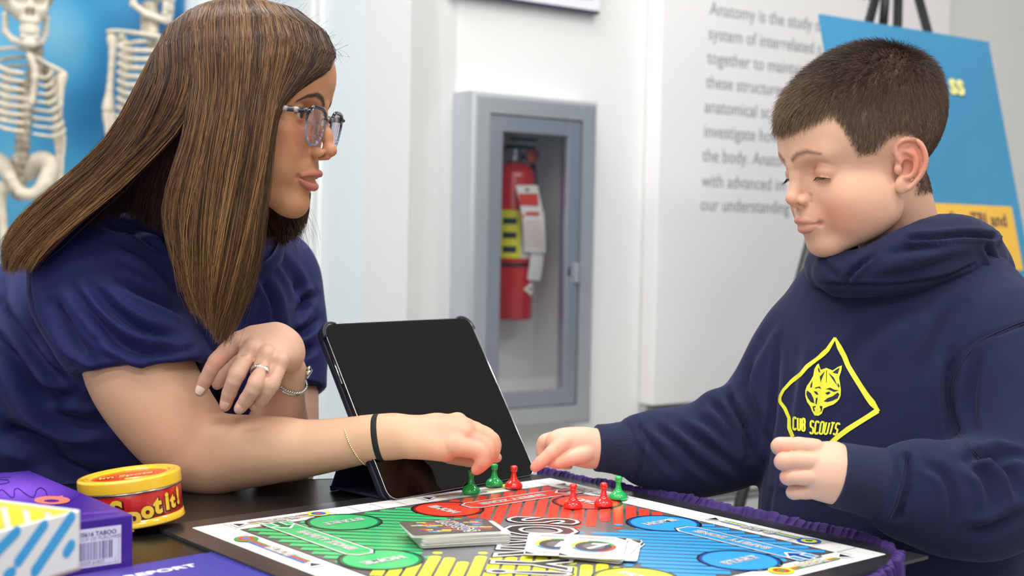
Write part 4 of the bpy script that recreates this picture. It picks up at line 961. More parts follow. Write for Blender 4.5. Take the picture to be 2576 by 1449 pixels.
def head_sdf(P, h, sides=(1, -1), lo=None, hi=None):
    s = SDF(lo or (-150, -125, -215), hi or (128, 125, 140), h)
    A = lambda x, y, z: np.array([x, y, z], float)
    for c, r in P['cran']: s.ell(c, r, 14)
    for c, r in P['mass']: s.ell(c, r, 16)
    for q in (1, -1):
        for c, r in P['side_mass']: s.ell((c[0], q*c[1], c[2]), r, 20)
        a, b, ra, rb = P['jaw']; s.cone(A(a[0], q*a[1], a[2]), A(b[0], q*b[1], b[2]), ra, rb, 14)
        a, b, ra, rb = P['brow']; s.cone(A(a[0], q*a[1], a[2]), A(b[0], q*b[1], b[2]), ra, rb, 16)
    s.ell(P['chin'][0], P['chin'][1], 16)
    a, b, ra, rb = P['neck']; s.cone(a, b, ra, rb, 10)
    for q in (1, -1):      # sterno-mastoid
        if 'scm' in P:
            a, b, r = P['scm']; s.cone(A(a[0], q*a[1], a[2]), A(b[0], q*b[1], b[2]), r, r*.9, 10)
    s.ell(P['muzzle'][0], P['muzzle'][1], 12)
    # eye sockets, lids
    ex, ey, ez = P['eye']; er = P['eye_r']
    for q in (1, -1):
        s.ell((ex+19, q*(ey+1), ez+1), (15, 17, 12), 9, sub=True)
        s.ell((ex, q*ey, ez), (er+1.9,)*3, 3.0)
        # upper lid fold and opening
        lid = P['lid']
        up_, lowr = lid['top'], lid['bot']
        # opening: a lens-shaped slot in front of the ball
        c = A(ex+er+1.0, q*(ey+0.5), ez+(up_+lowr)/2)
        Rm = np.eye(3); a = lid['tilt']*q; Rm = np.array([[1, 0, 0], [0, math.cos(a), -math.sin(a)], [0, math.sin(a), math.cos(a)]])
        s.ell(c, (5.5, lid['w'], max((up_-lowr)/2, 0.5)), 0.8, rot=Rm, sub=True)
        # crease above the lid
        cz = ez+lid['crease']
        pts = [A(ex+er*0.60, q*(ey-13), cz-2.5), A(ex+er*0.98, q*(ey-5), cz+0.2), A(ex+er*0.95, q*(ey+6), cz), A(ex+er*0.45, q*(ey+14), cz-3.5)]
        s.chain(pts, [0.5, 0.9, 0.9, 0.5], 1.6, sub=True)
        # lash line / lid rim
        if lid.get('rim'):
            zt = ez+up_; r = lid['rim']
            s.chain([A(ex+er*0.72, q*(ey-11), zt-2.6), A(ex+er+1.2, q*(ey-4), zt), A(ex+er+1.0, q*(ey+5), zt-0.3), A(ex+er*0.55, q*(ey+12.5), zt-3.4)], [r*.5, r, r, r*.6], 1.2)
    # nose
    n = P['nose']
    s.chain(n['bridge'], n['bridge_r'], 7)
    s.ell(n['tip'], n['tip_r'], 4)
    for q in (1, -1):
        s.ell((n['ala'][0], q*n['ala'][1], n['ala'][2]), n['ala_r'], 3.0)
        c = n['nostril']; s.ell((c[0], q*c[1], c[2]), n['nostril_r'], 1.5, sub=True)
        # alar crease
        a0 = n['ala']; s.chain([A(a0[0]-5, q*(a0[1]+4.5), a0[2]-5), A(a0[0]-5.0, q*(a0[1]+5.2), a0[2]+3), A(a0[0]+1, q*(a0[1]+2.6), a0[2]+8)], [0.6, 0.8, 0.3], 3, sub=True)
    s.cone(n['col'][0], n['col'][1], 2.6, 3.0, 3)
    # philtrum + lips
    m = P['lips']
    s.cone(m['phil'][0], m['phil'][1], 1.6, 1.8, 3.5, sub=True)
    for q in (1, -1):
        for key in ('up', 'low'):
            pts = smooth_path([A(x, q*y, z) for x, y, z in m[key]], 12); s.chain(pts, np.interp(np.linspace(0, 3, 12), range(4), m[key+'_r']), 2.6)
        if m.get('open'): s.chain([A(x, q*y, z) for x, y, z in m['open']], m['open_r'], 0.8, sub=True)
        else: s.chain([A(x, q*y, z) for x, y, z in m['line']], m['line_r'], 1.2, sub=True)
        c = m['corner']; s.ell((c[0], q*c[1], c[2]), (2.5, 2.5, 2.5), 4, sub=True)
    for c, r, k, sub in P.get('extra', []):
        for q in (1, -1): s.ell((c[0], q*c[1], c[2]), r, k, sub=sub)
    # ears
    for q in sides:
        E = lambda u, v, w: ear_local(u*P['ear_s'], v*P['ear_s'], w*P['ear_s'], q, P)
        k = P['ear_s']
        bk = [(4, 14, -1), (14, 12, 2), (14, 2, 2), (8, -8, 0)]
        rotE = np.stack([ear_local(1, 0, 0, q, P)-ear_local(0, 0, 0, q, P), ear_local(0, 1, 0, q, P)-ear_local(0, 0, 0, q, P), ear_local(0, 0, 1, q, P)-ear_local(0, 0, 0, q, P)], 1)
        s.ell(E(11, 8, 0.5), (14.8*k, 20.5*k, 5.0*k), 3, rot=rotE)
        s.ell(E(2, -16, 0), (7.5*k, 9*k, 3.6*k), 3, rot=rotE)
        s.ell(E(9, 2, -5), (9*k, 13*k, 6*k), 4, rot=rotE)
        # scoops
        s.ell(E(11, 9, 6.2), (10.5*k, 14*k, 3.6*k), 1.0, rot=rotE, sub=True)
        helix = [(3, 2, 1.5), (-0.5, 8, 3.0), (-2.5, 15, 3.4), (-1.0, 22, 3.4), (6, 26, 4.0), (14, 25.6, 4.8), (21, 21, 5.4), (24.6, 12, 5.6), (24.8, 2, 5.2), (20.5, -8, 4.2), (13, -16, 3.0), (7, -21, 2.0)]
        hp = smooth_path([E(*p) for p in helix], 34)
        s.chain(hp, np.interp(np.linspace(0, 1, 34), [0, .1, .3, .6, .85, 1], np.array([2.0, 2.2, 2.5, 2.6, 2.6, 3.0])*k), 0.8)
        anti = smooth_path([E(*p) for p in [(12, 20, 1.0), (14.5, 13, 3.2), (16, 5, 4.0), (14, -3, 4.0), (9.5, -9, 3.6), (4.5, -10.5, 3.4)]], 16)
        s.chain(anti, np.interp(np.linspace(0, 1, 16), [0, .3, .8, 1], np.array([1.6, 2.6, 2.6, 2.2])*k), 2.2)
        anti2 = smooth_path([E(*p) for p in [(3, 16, 1.0), (9, 14.5, 2.4), (14.5, 10, 3.2)]], 8)
        s.chain(anti2, [2.0*k]*8, 2.0)
        s.ell(E(7.0, -1.5, 1.6), (6.5*k, 8.0*k, 5.0*k), 1.6, rot=rotE, sub=True)      # concha
        s.ell(E(2.5, -1, -1.5), (3.4*k, 4.0*k, 4.5*k), 1.5, rot=rotE, sub=True)
        s.ell(E(-2.0, -1.5, 1.6), (3.6*k, 5.0*k, 3.2*k), 2.5, rot=rotE)                 # tragus
        s.ell(E(0.5, -18.5, 0.8), (6.0*k, 7.4*k, 3.2*k), 3, rot=rotE)                   # lobe
    return s
WHEAD = dict(
    cran=[((-5, 0, 34), (92, 71, 70)), ((8, 0, 56), (80, 62, 50)), ((40, 0, 40), (53, 56, 42))],
    mass=[((32, 0, -20), (55, 52, 60)), ((44, 0, -60), (38, 36, 38))],
    side_mass=[((55, 34, -14), (23, 21, 18)), ((54, 29, -48), (27, 19, 28)), ((24, 32, -42), (26, 20, 30))],
    jaw=((14, 39, -58), (68, 12, -91), 12, 13), brow=((81, 12, 19), (64, 41, 16), 6.5, 7),
    chin=((78, 0, -91), (13, 17, 15)), neck=((-18, 0, -50), (-60, 0, -168), 46, 54), muzzle=((75, 0, -56), (20, 25, 22)),
    eye=(67.5, 31, 3), eye_r=12.0, lid=dict(top=3.6, bot=-4.2, w=12.5, tilt=0.08, crease=7.6, rim=0.8),
    nose=dict(bridge=[(87, 0, 16), (90, 0, 3), (98.5, 0, -13), (104, 0, -25)], bridge_r=[6.5, 5.4, 5.2, 6.0], tip=(105, 0, -28.5), tip_r=(8.0, 7.4, 6.8),
              ala=(95, 9.6, -32.5), ala_r=(8, 4.6, 5.6), nostril=(100.5, 6.0, -38.5), nostril_r=(5.5, 3.0, 4.2), col=((96, 0, -38.5), (104, 0, -36))),
    lips=dict(phil=((99, 0, -44), (100.5, 0, -50)), up=[(97.0, 2.5, -55.0), (94.5, 9, -55.8), (88.5, 18, -58.8), (84, 24, -62)], up_r=[3.2, 2.9, 2.0, 1.0],
              low=[(94.0, 0, -70.0), (92.5, 8, -69.5), (88, 16, -67.0), (85, 22, -63.6)], low_r=[4.0, 3.7, 2.6, 1.0],
              open=[(99, 0, -62.4), (95, 10, -62.4), (89, 18, -62.4), (86, 21, -62.6)], open_r=[4.0, 3.6, 2.0, 0.7], corner=(85, 25.5, -62.6)),
    ear_c=(-4, 70, 0), ear_flare=0.35, ear_s=1.0,
    browl=[(9, 18.0), (16, 24.0), (24, 26.5), (34, 23), (43, 15)], brow_w=[2.6, 3.4, 3.2, 2.2, 0.8], brow_k=1.0)
BHEAD = dict(
    cran=[((-6, 0, 48), (90, 71, 70)), ((-20, 0, 60), (77, 68, 63)), ((24, 0, 46), (60, 59, 56))],
    mass=[((30, 0, -8), (54, 50, 52)), ((38, 0, -38), (38, 37, 33))],
    side_mass=[((50, 32, -16), (24, 21, 20)), ((42, 31, -36), (28, 20, 24)), ((20, 35, -26), (26, 20, 28))],
    jaw=((14, 37, -42), (66, 12, -61), 12, 12), brow=((80, 10, 32), (66, 36, 32), 5, 5.5),
    chin=((72, 0, -59), (12.5, 15, 13)), neck=((-10, 0, -36), (-46, 0, -130), 40, 44), muzzle=((73, 0, -32), (19, 23, 19)),
    eye=(64.0, 28.5, 14.5), eye_r=11.4, lid=dict(top=-4.0, bot=-6.8, w=11.0, tilt=-0.16, crease=6.0, rim=0.9),
    nose=dict(bridge=[(83, 0, 24), (84.5, 0, 14), (88.5, 0, 2), (93, 0, -4)], bridge_r=[6.5, 5.4, 5.4, 6.2], tip=(94, 0, -6.5), tip_r=(7.4, 8.0, 6.8),
              ala=(86.5, 9.0, -10), ala_r=(7.0, 4.4, 5.2), nostril=(91, 5.4, -14.8), nostril_r=(4.4, 2.6, 3.2), col=((87, 0, -16.2), (93.5, 0, -13.6))),
    lips=dict(phil=((92.5, 0, -20), (93.6, 0, -25)), up=[(92.4, 2.2, -30.4), (90.2, 8, -31.0), (85.2, 14, -33.2), (80.5, 19, -35.6)], up_r=[2.5, 2.3, 1.6, 0.8],
              low=[(90.4, 0, -40.6), (88.6, 7, -40.2), (84.4, 13, -38.6), (80.5, 18, -36.4)], low_r=[3.1, 2.9, 2.0, 0.8],
              line=[(97, 0, -35.6), (94, 8, -35.6), (88, 14.5, -36), (83, 19, -36)], line_r=[0.9, 0.8, 0.7, 0.4], corner=(82, 21.5, -36.4)),
    ear_c=(4, 61, 0), ear_flare=0.40, ear_s=1.03, ear_tilt=-0.10,
    browl=[(8, 33), (16, 37.5), (27, 39), (40, 34)], brow_w=[3.2, 4.2, 3.4, 1.6], brow_k=0.62, ear_red=0.9)
WM = head_frame(614, 270, 1.45, math.radians(11.5), math.radians(10), +1)
_l = xf(np.linalg.inv(WM), W(548, 650, 1.60))[0]; WHEAD['neck'] = ((-22, 0, -45), tuple(_l), 42, 52)
BM = head_frame(2181, 425, 1.40, math.radians(19.5), math.radians(17), -1)
_l = xf(np.linalg.inv(BM), W(2290, 720, 1.46))[0]; BHEAD['neck'] = ((-20, 0, -30), tuple(_l), 42, 46)
def paint(P, V, N, base, lip, blush, brow, sidecol=None, seed=1):
    """skin colour as a property of the skin itself: lips, cheeks, brows, nose and ears"""
    C = np.tile(np.array(lin(base)), (len(V), 1)); ya = np.abs(V[:, 1]); Q = np.stack([V[:, 0], ya, V[:, 2]], 1)
    def mix(w, c):
        w = np.clip(w, 0, 1)[:, None]; C[:] = C*(1-w)+np.array(lin(c))*w
    ex, ey, ez = P['eye']
    g = lambda c, r: np.exp(-(((Q-np.array(c))/np.array(r))**2).sum(1))
    mix(0.75*g((P['side_mass'][0][0][0]+10, P['side_mass'][0][0][1]+2, P['side_mass'][0][0][2]-12), (30, 20, 20)), blush)
    mix(0.4*g(P['nose']['tip'], (12, 10, 9)), blush)
    mix(P.get('ear_red', 0.5)*g((P['ear_c'][0]-10, P['ear_c'][1]+12, P['ear_c'][2]+6), (22, 14, 30))*(ya > P['ear_c'][1]-2), blush)
    mix(0.35*g(P['chin'][0], (12, 14, 12)), blush)
    mix(0.35*g((ex+10, ey, ez), (12, 17, 10)), blush)
    m = P['lips']
    for key in ('up', 'low'):
        d = np.full(len(V), 1e9); pts = smooth_path(m[key], 12); rr = np.interp(np.linspace(0, 3, 12), range(4), m[key+'_r'])
        for i in range(11):
            dd, t = seg_dist(Q, pts[i], pts[i+1]); d = np.minimum(d, dd-(rr[i]*(1-t)+rr[i+1]*t))
        mix((2.2-d)/1.4, lip)
    d = np.full(len(V), 1e9); pb = P['browl']
    for i in range(len(pb)-1):
        dd, t = seg_dist(Q[:, 1:], pb[i], pb[i+1]); r = P['brow_w'][i]*(1-t)+P['brow_w'][i+1]*t; d = np.minimum(d, dd/r)
    n = wobble(V*np.array([1, 1, 2.2]), 0.9, 3)*0.25
    mix((1.25+n-d)*1.4*(Q[:, 0] > 30)*(0.6+0.4*P['brow_k'])*P['brow_k'], brow)
    return C
# ------------------------------------------------------------------ people
def nd(p):
    """(px, py, depth, radius px) -> world point, radius in metres"""
    return W(p[0], p[1], p[2]), p[3]*p[2]/FPX
def limb(s, nodes, k, n=None, sub=False):
    P = np.array([np.append(*[np.atleast_1d(x) for x in nd(p)]) for p in nodes])
    if n: P = smooth_path(P, n)
    s.chain(P[:, :3], P[:, 3], k, sub)
def bounds(nodes, m=0.02):
    P = [nd(p) for p in nodes]; return np.min([p-r for p, r in P], 0)-m, np.max([p+r for p, r in P], 0)+m
def finish(pieces):
    """several meshed pieces -> one V, F, C"""
    V = []; F = []; C = []; o = 0
    for v, f, c in pieces: V.append(v); F.append(f+o); C.append(c); o += len(v)
    return np.vstack(V), np.vstack(F), np.vstack(C)
def sdf_piece(s, it=1, lam=0.5):
    V, F = s.mesh(); return largest_ok(V, F, it, lam), F
def skin_col(V, base, spots=()):
    C = np.tile(np.array(lin(base)), (len(V), 1)); q = to_px(V)
    n = wobble(V, 60, 5)[:, None]; C *= 1+0.05*n
    for P, r, col, a in spots:
        w = np.clip(a*np.exp(-((V-P)**2).sum(1)/(r*r)), 0, 1)[:, None]; C = C*(1-w)+np.array(lin(col))*w
    return np.clip(C, 0, 1)
RES_HEAD, RES_HAND = 1.05, 0.0012
M_SKIN_W = mat('skin_woman', attr='Col', rough=0.52, spec=0.4, sss=0.12, bump=0.10, bscale=900)
M_SKIN_B = mat('skin_boy', attr='Col', rough=0.50, spec=0.35, sss=0.18, bump=0.06, bscale=900)
M_NAIL = mat('nail', 'E0B09E', rough=0.18, spec=0.6)
M_NAILP = mat('nail_pale', 'F2D8CC', rough=0.15, spec=0.6)
woman = thing('person', (-0.30, 1.75, 0.0), 'woman with long highlighted brown hair, glasses and navy polo shirt leaning on the table', 'person')
boy = thing('person', (0.36, 1.50, 0.0), 'boy with short brown hair in a navy hooded sweatshirt reaching over the board', 'person')

# -------- woman's skin
def head_mesh(P, M, h, sides, base, lip, blush, brow):
    s = head_sdf(P, h, sides); V, F = s.mesh(); V = largest_ok(V, F, 1, 0.45); N = normals_of(V, F)
    return V, F, paint(P, V, N, base, lip, blush, brow), N
SKW = 'BE8864'
hv, hf, hc, hn = head_mesh(WHEAD, WM, RES_HEAD, (), 'BE8864', 'B06A5C', 'C8805F', '453028')
whead_local = (hv, hf)
w_pieces = [(xf(WM, hv), hf, hc)]
# right arm: sleeve -> elbow on the table -> bent hand over the pawns
RA = [(322, 860, 1.498, 118), (356, 945, 1.49, 125), (415, 1040, 1.485, 116), (478, 1115, 1.48, 104), (530, 1148, 1.475, 84), (600, 1143, 1.47, 80), (690, 1134, 1.465, 74), (790, 1126, 1.46, 63), (880, 1112, 1.455, 55), (940, 1102, 1.45, 50), (985, 1098, 1.45, 47), (1010, 1097, 1.45, 46)]
lo, hi = bounds(RA, 0.015); lo2, hi2 = bounds([(1000, 1030, 1.36, 10), (1275, 1215, 1.50, 10)], 0.01)
s = SDF(np.minimum(lo, lo2), np.maximum(hi, hi2), 0.00145)
limb(s, RA, 0.010, 30)
limb(s, [(500, 1165, 1.472, 62), (528, 1186, 1.47, 42)], 0.02)                    # point of the elbow
limb(s, [(560, 1100, 1.46, 52), (700, 1118, 1.455, 52)], 0.02)                    # forearm muscle
limb(s, [(1010, 1098, 1.45, 42), (1065, 1096, 1.448, 44), (1130, 1096, 1.445, 43), (1165, 1098, 1.442, 36)], 0.010)
limb(s, [(1040, 1118, 1.435, 34), (1120, 1132, 1.428, 30)], 0.012)
limb(s, [(1045, 1088, 1.460, 34), (1100, 1082, 1.465, 36), (1150, 1078, 1.462, 30)], 0.012)
def finger(s, nodes, k=0.0022, bulge=True):
    limb(s, nodes, k, 3*len(nodes))
    if bulge:
        for p in nodes[1:-1]: s.ell(nd(p)[0], (nd(p)[1]*1.06,)*3, k)
# knuckles 
for kx, ky, kd in ((1152, 1060, 1.462), (1166, 1072, 1.448), (1168, 1092, 1.434), (1150, 1118, 1.424)):
    s.ell(W(kx, ky, kd), (0.0098,)*3, 0.006)
finger(s, [(1150, 1066, 1.466, 24), (1224, 1098, 1.470, 20.5), (1236, 1128, 1.466, 17), (1222, 1158, 1.462, 14)])          # index (far)
finger(s, [(1160, 1076, 1.450, 25), (1233, 1108, 1.450, 22), (1236, 1140, 1.446, 18), (1216, 1168, 1.444, 15)])            # middle
finger(s, [(1160, 1098, 1.436, 25), (1222, 1126, 1.434, 21), (1222, 1152, 1.430, 18), (1204, 1174, 1.430, 15)])            # ring
finger(s, [(1138, 1122, 1.424, 24), (1206, 1136, 1.418, 21.5), (1214, 1162, 1.416, 18), (1198, 1182, 1.418, 13.5)])        # little, nearest
finger(s, [(1075, 1112, 1.470, 27), (1130, 1142, 1.476, 22), (1180, 1156, 1.474, 17), (1212, 1160, 1.468, 13)])            # thumb under the palm
finger(s, [(1222, 1128, 1.478, 15), (1240, 1146, 1.480, 13.5), (1251, 1152, 1.478, 11)], bulge=False)
Va, Fa = sdf_piece(s)
hk = W(1190, 1130, 1.43)
w_pieces.append((Va, Fa, skin_col(Va, 'D0A586', [(W(1180, 1120, 1.43), 0.035, 'D88E78', .75), (W(1205, 1170, 1.42), 0.016, 'E08572', .8), (W(440, 1110, 1.44), 0.05, 'CF8C70', .55), (W(1100, 1090, 1.42), 0.03, 'DDA68C', .5)])))
# left arm: elbow on the table, wrist up, hand drooping over the right arm
LA = [(742, 880, 1.665, 50), (749, 1010, 1.635, 47), (738, 1130, 1.60, 56), (722, 1185, 1.575, 58), (702, 1120, 1.545, 76), (700, 1064, 1.525, 64), (716, 1006, 1.505, 38), (727, 962, 1.490, 26), (731, 925, 1.482, 27)]
lo, hi = bounds(LA, 0.01); lo2, hi2 = bounds([(480, 800, 1.36, 10), (760, 1060, 1.5, 10)], 0.01)
s = SDF(np.minimum(lo, lo2), np.maximum(hi, hi2), 0.0014)
limb(s, LA[:4], 0.01, 10); limb(s, LA[3:], 0.012, 20)
limb(s, [(731, 930, 1.482, 28), (718, 890, 1.462, 34), (698, 868, 1.446, 38)], 0.012)
# back of the hand: wrist bent, dorsum facing up and towards the camera
for a, b, r1, r2 in (((712, 865, 1.458), (605, 858, 1.440), 38, 25), ((716, 872, 1.452), (636, 870, 1.430), 38, 25), ((720, 884, 1.448), (672, 886, 1.424), 34, 24), ((728, 898, 1.450), (704, 904, 1.424), 30, 22), ((690, 842, 1.455), (640, 846, 1.445), 30, 26)):
    s.cone(W(*a), W(*b), r1*a[2]/FPX, r2*b[2]/FPX, 0.012)
finger(s, [(598, 858, 1.440, 24), (545, 908, 1.420, 19.5), (519, 953, 1.424, 16.5), (503, 985, 1.428, 13.5)])
finger(s, [(634, 872, 1.428, 24), (598, 938, 1.402, 20.5), (577, 988, 1.408, 17), (566, 1022, 1.414, 14)])
finger(s, [(672, 888, 1.420, 23.5), (645, 962, 1.396, 20), (620, 1004, 1.402, 16.5), (602, 1029, 1.408, 14)])
finger(s, [(706, 904, 1.422, 22), (683, 965, 1.402, 19), (659, 1004, 1.410, 15.5), (638, 1022, 1.418, 12.5)])
finger(s, [(660, 880, 1.475, 27), (600, 915, 1.462, 20), (562, 948, 1.452, 16), (546, 968, 1.446, 13)])                        # thumb behind
for kx, ky, kd in ((600, 858, 1.430), (634, 872, 1.418), (672, 888, 1.411), (706, 905, 1.413)): s.ell(W(kx, ky, kd), (0.0078,)*3, 0.006)
# hollows between the knuckles
for a, b in (((618, 882, 1.407), (600, 915, 1.41)), ((654, 900, 1.400), (634, 935, 1.40)), ((690, 912, 1.402), (672, 945, 1.40))): s.cone(W(*a), W(*b), 0.0016, 0.001, 0.006, sub=True)
Vl, Fl = sdf_piece(s)
w_pieces.append((Vl, Fl, skin_col(Vl, 'CEA38C', [(W(x, y, 1.41), 0.010, 'DB9580', .8) for x, y in ((545, 905), (598, 938), (645, 962), (683, 965), (503, 985), (566, 1020), (602, 1028))]+[(W(660, 860, 1.41), 0.03, 'DCAE96', .6)])))
# trunk under the shirt
s = SDF(*bounds([(420, 760, 1.69, 300), (-100, 1400, 1.85, 300), (560, 560, 1.55, 150)], 0.02), 0.009)
limb(s, [(560, 600, 1.58, 90), (450, 700, 1.66, 180), (200, 950, 1.74, 230), (-60, 1220, 1.80, 250)], 0.03)
limb(s, [(230, 700, 1.53, 90), (440, 660, 1.64, 120), (700, 740, 1.70, 80)], 0.03)
limb(s, [(235, 710, 1.53, 78), (315, 850, 1.50, 100)], 0.03); limb(s, [(700, 740, 1.70, 78), (740, 880, 1.665, 48)], 0.02)
Vt, Ft = sdf_piece(s, 2); w_pieces.append((Vt, Ft, skin_col(Vt, SKW)))
V, F, C = finish(w_pieces)
w_body = link('body', mesh_from('woman_body', V, F, C), M_SKIN_W, woman, True)

# nails
def nail(P, nrm, along, w, l, m, parent):
    n = unit(nrm); a = unit(np.asarray(along)-n*np.dot(along, n)); b = np.cross(n, a); V = []; F = []
    for i in range(7):
        for j in range(7):
            u = (i/6-.5)*2; v = (j/6-.5)*2; k = 1-0.28*max(0, u)**2 if u > 0 else 1-0.10*u*u
            V.append(np.asarray(P)+a*u*l/2+b*v*w/2*k-n*(v*v*w*0.20+u*u*l*0.05))
    for i in range(6):
        for j in range(6): F.append((i*7+j, (i+1)*7+j, (i+1)*7+j+1, i*7+j+1))
    o = link('nail', mesh_from('nail', V, F), m, parent, True); return o
toc = -FW
def nail_px(p0, p1, w, l, m, lift=0.0, tilt=(0, 0, 0)):
    """on the finger tip whose last joint runs p0 -> p1; the plate faces the camera side plus tilt"""
    P0, r0 = nd(p0); P1, r1 = nd(p1); a = unit(P1-P0); n = unit(toc+np.array(tilt)); n = unit(n-a*np.dot(n, a))
    c = P0*0.30+P1*0.70+n*(r0*0.3+r1*0.7+lift)+toc*0.0004; nail(c, n, a, w, l, m, woman)
nail_px((519, 953, 1.424, 16.5), (503, 985, 1.428, 13.5), 0.0092, 0.0120, M_NAILP, 0.0009)
nail_px((577, 988, 1.408, 17), (566, 1022, 1.414, 14), 0.0095, 0.0112, M_NAIL, 0.0010)
nail_px((620, 1004, 1.402, 16.5), (602, 1029, 1.408, 14), 0.0095, 0.0112, M_NAIL, 0.0010)
nail_px((659, 1004, 1.410, 15.5), (638, 1022, 1.418, 12.5), 0.0085, 0.0100, M_NAIL, 0.0010)
nail_px((1240, 1146, 1.480, 13.5), (1251, 1152, 1.478, 11), 0.0070, 0.0075, M_NAIL, 0.0004, (0.3, 0, 0.6))

# eyes
M_EYE = mat('eyeball', attr='Col', rough=0.08, spec=0.7, coat=0.6)
def eyeball(P, M, side, yaw, pitch, parent, r=None):
    r = (r or P['eye_r']); n, k = 36, 24; V = []; C = []; F = []
    for i in range(k+1):
        a = math.pi*i/k
        for j in range(n):
            b = 2*math.pi*j/n; rr = r+(0.5*math.exp(-(a/0.42)**2)); V.append((rr*math.cos(a), rr*math.sin(a)*math.cos(b), rr*math.sin(a)*math.sin(b)))
            C.append(lin('0B0807') if a < 0.19 else lin('3A2418') if a < 0.44 else lin('1E120C') if a < 0.52 else lin('DCD2CC'))
    for i in range(k):
        for j in range(n): F.append((i*n+j, (i+1)*n+j, (i+1)*n+(j+1) % n, i*n+(j+1) % n))
    V = np.array(V); cy, sy, cp, sp = math.cos(yaw), math.sin(yaw), math.cos(pitch), math.sin(pitch)
    R = np.array([[cy, -sy, 0], [sy, cy, 0], [0, 0, 1]])@np.array([[cp, 0, sp], [0, 1, 0], [-sp, 0, cp]])
    ex, ey, ez = P['eye']; V = V@R.T+np.array([ex, side*ey, ez])
    return link('eye', mesh_from('eye', xf(M, V), F, np.array(C)), M_EYE, parent, True)
eyeball(WHEAD, WM, -1, 0.02, -0.02, woman); eyeball(WHEAD, WM, 1, -0.02, -0.02, woman)
eyeball(BHEAD, BM, 1, 0.0, 0.55, boy); eyeball(BHEAD, BM, -1, 0.0, 0.55, boy)
# teeth seen between the parted lips
tv = []
M_TEETH = mat('teeth', 'E9E4D8', rough=0.2)
bm = bmesh.new()
for i in range(-4, 5):
    a = i*0.19; x = 66+24.5*math.cos(a); y = 23*math.sin(a); t = 3.2 if abs(i) > 1 else 4.0
    b = box_bm((-1.2, -t/2, -3.4), (1.2, t/2, 3.6), None, 0.8)
    b.transform(Matrix.Translation((x, y, -57.6))@Matrix.Rotation(a, 4, 'Z')); tm = bpy.data.meshes.new('t'); b.to_mesh(tm); b.free(); bm.from_mesh(tm); bpy.data.meshes.remove(tm)
bm.transform(Matrix(WM.tolist())); link('teeth', bm_mesh(bm), M_TEETH, woman, True)
# lashes
M_LASH = mat('lash', '1A1210', rough=0.6)
def lashes(P, M, side, n, length, down, m, parent, col=None):
    ex, ey, ez = P['eye']; er = P['eye_r']; zt = ez+P['lid']['top']; geo = []
    path = smooth_path([(ex+er*0.80, side*(ey-10), zt-2.0), (ex+er+1.8, side*(ey-4), zt+0.1), (ex+er+1.6, side*(ey+5), zt-0.2), (ex+er*0.66, side*(ey+12.8), zt-3.2)], n)
    for i, p in enumerate(path):
        u = (i/(n-1)-.5); d = unit(np.array([1.0, side*u*1.6+random.uniform(-.15, .15), 0.5-down])); L = length*(0.75+0.5*random.random())*(0.7+0.8*max(u+.2, 0))
        q = np.array([p, p+d*L*.5+np.array([0, 0, -0.08*L*down]), p+d*L+np.array([0, 0, 0.35*L*(1-down)])]); geo.append(tube_geo(q, [0.16, 0.12, 0.03], 3))
    geo.append(tube_geo(path, [0.42]*n, 5))
    V, F = merge_geo(geo); return link('eyelashes', mesh_from('lash', xf(M, V), F), m, parent)
lashes(WHEAD, WM, -1, 34, 6.0, 0.35, M_LASH, woman); lashes(WHEAD, WM, 1, 34, 6.0, 0.35, M_LASH, woman)
lashes(BHEAD, BM, 1, 34, 5.5, 1.1, mat('lash_brown', '38241C', rough=0.6), boy); lashes(BHEAD, BM, -1, 34, 5.5, 1.1, M_LASH, boy)

# -------- boy's skin
hv, hf, hc, hn = head_mesh(BHEAD, BM, RES_HEAD, (1, -1), 'DDAF95', 'C68478', 'D37F68', '7A5846')
bhead_local = (hv, hf, hn)
b_pieces = [[xf(BM, hv), hf, hc]]
# right hand, pointing at the far corner of the board
s = SDF(*bounds([(1330, 1070, 1.44, 10), (1620, 1210, 1.56, 10)], 0.01), 0.00115)
limb(s, [(1620, 1128, 1.515, 46), (1520, 1128, 1.505, 43), (1480, 1128, 1.50, 42), (1440, 1122, 1.50, 38), (1410, 1118, 1.50, 32)], 0.008, 14)
limb(s, [(1470, 1105, 1.495, 26), (1400, 1112, 1.495, 24)], 0.008)
finger(s, [(1425, 1112, 1.488, 23), (1388, 1140, 1.482, 17), (1360, 1163, 1.480, 14), (1345, 1176, 1.480, 11.5)])          # index
finger(s, [(1410, 1106, 1.505, 23), (1372, 1112, 1.508, 18), (1366, 1140, 1.510, 15), (1386, 1158, 1.508, 12)])            # middle folded
finger(s, [(1420, 1112, 1.520, 21), (1384, 1128, 1.524, 16), (1384, 1156, 1.522, 13), (1408, 1168, 1.518, 11)])
finger(s, [(1440, 1124, 1.530, 19), (1412, 1146, 1.534, 13), (1414, 1166, 1.530, 11), (1432, 1172, 1.526, 9)])
finger(s, [(1475, 1140, 1.484, 23), (1440, 1152, 1.478, 17), (1408, 1164, 1.482, 13.5), (1384, 1164, 1.488, 11)])           # thumb
V1, F1 = sdf_piece(s)
b_pieces.append([V1, F1, skin_col(V1, 'DDB098', [(W(1352, 1165, 1.48), 0.014, 'E09080', .7), (W(1400, 1120, 1.49), 0.02, 'E2A28C', .6)])])
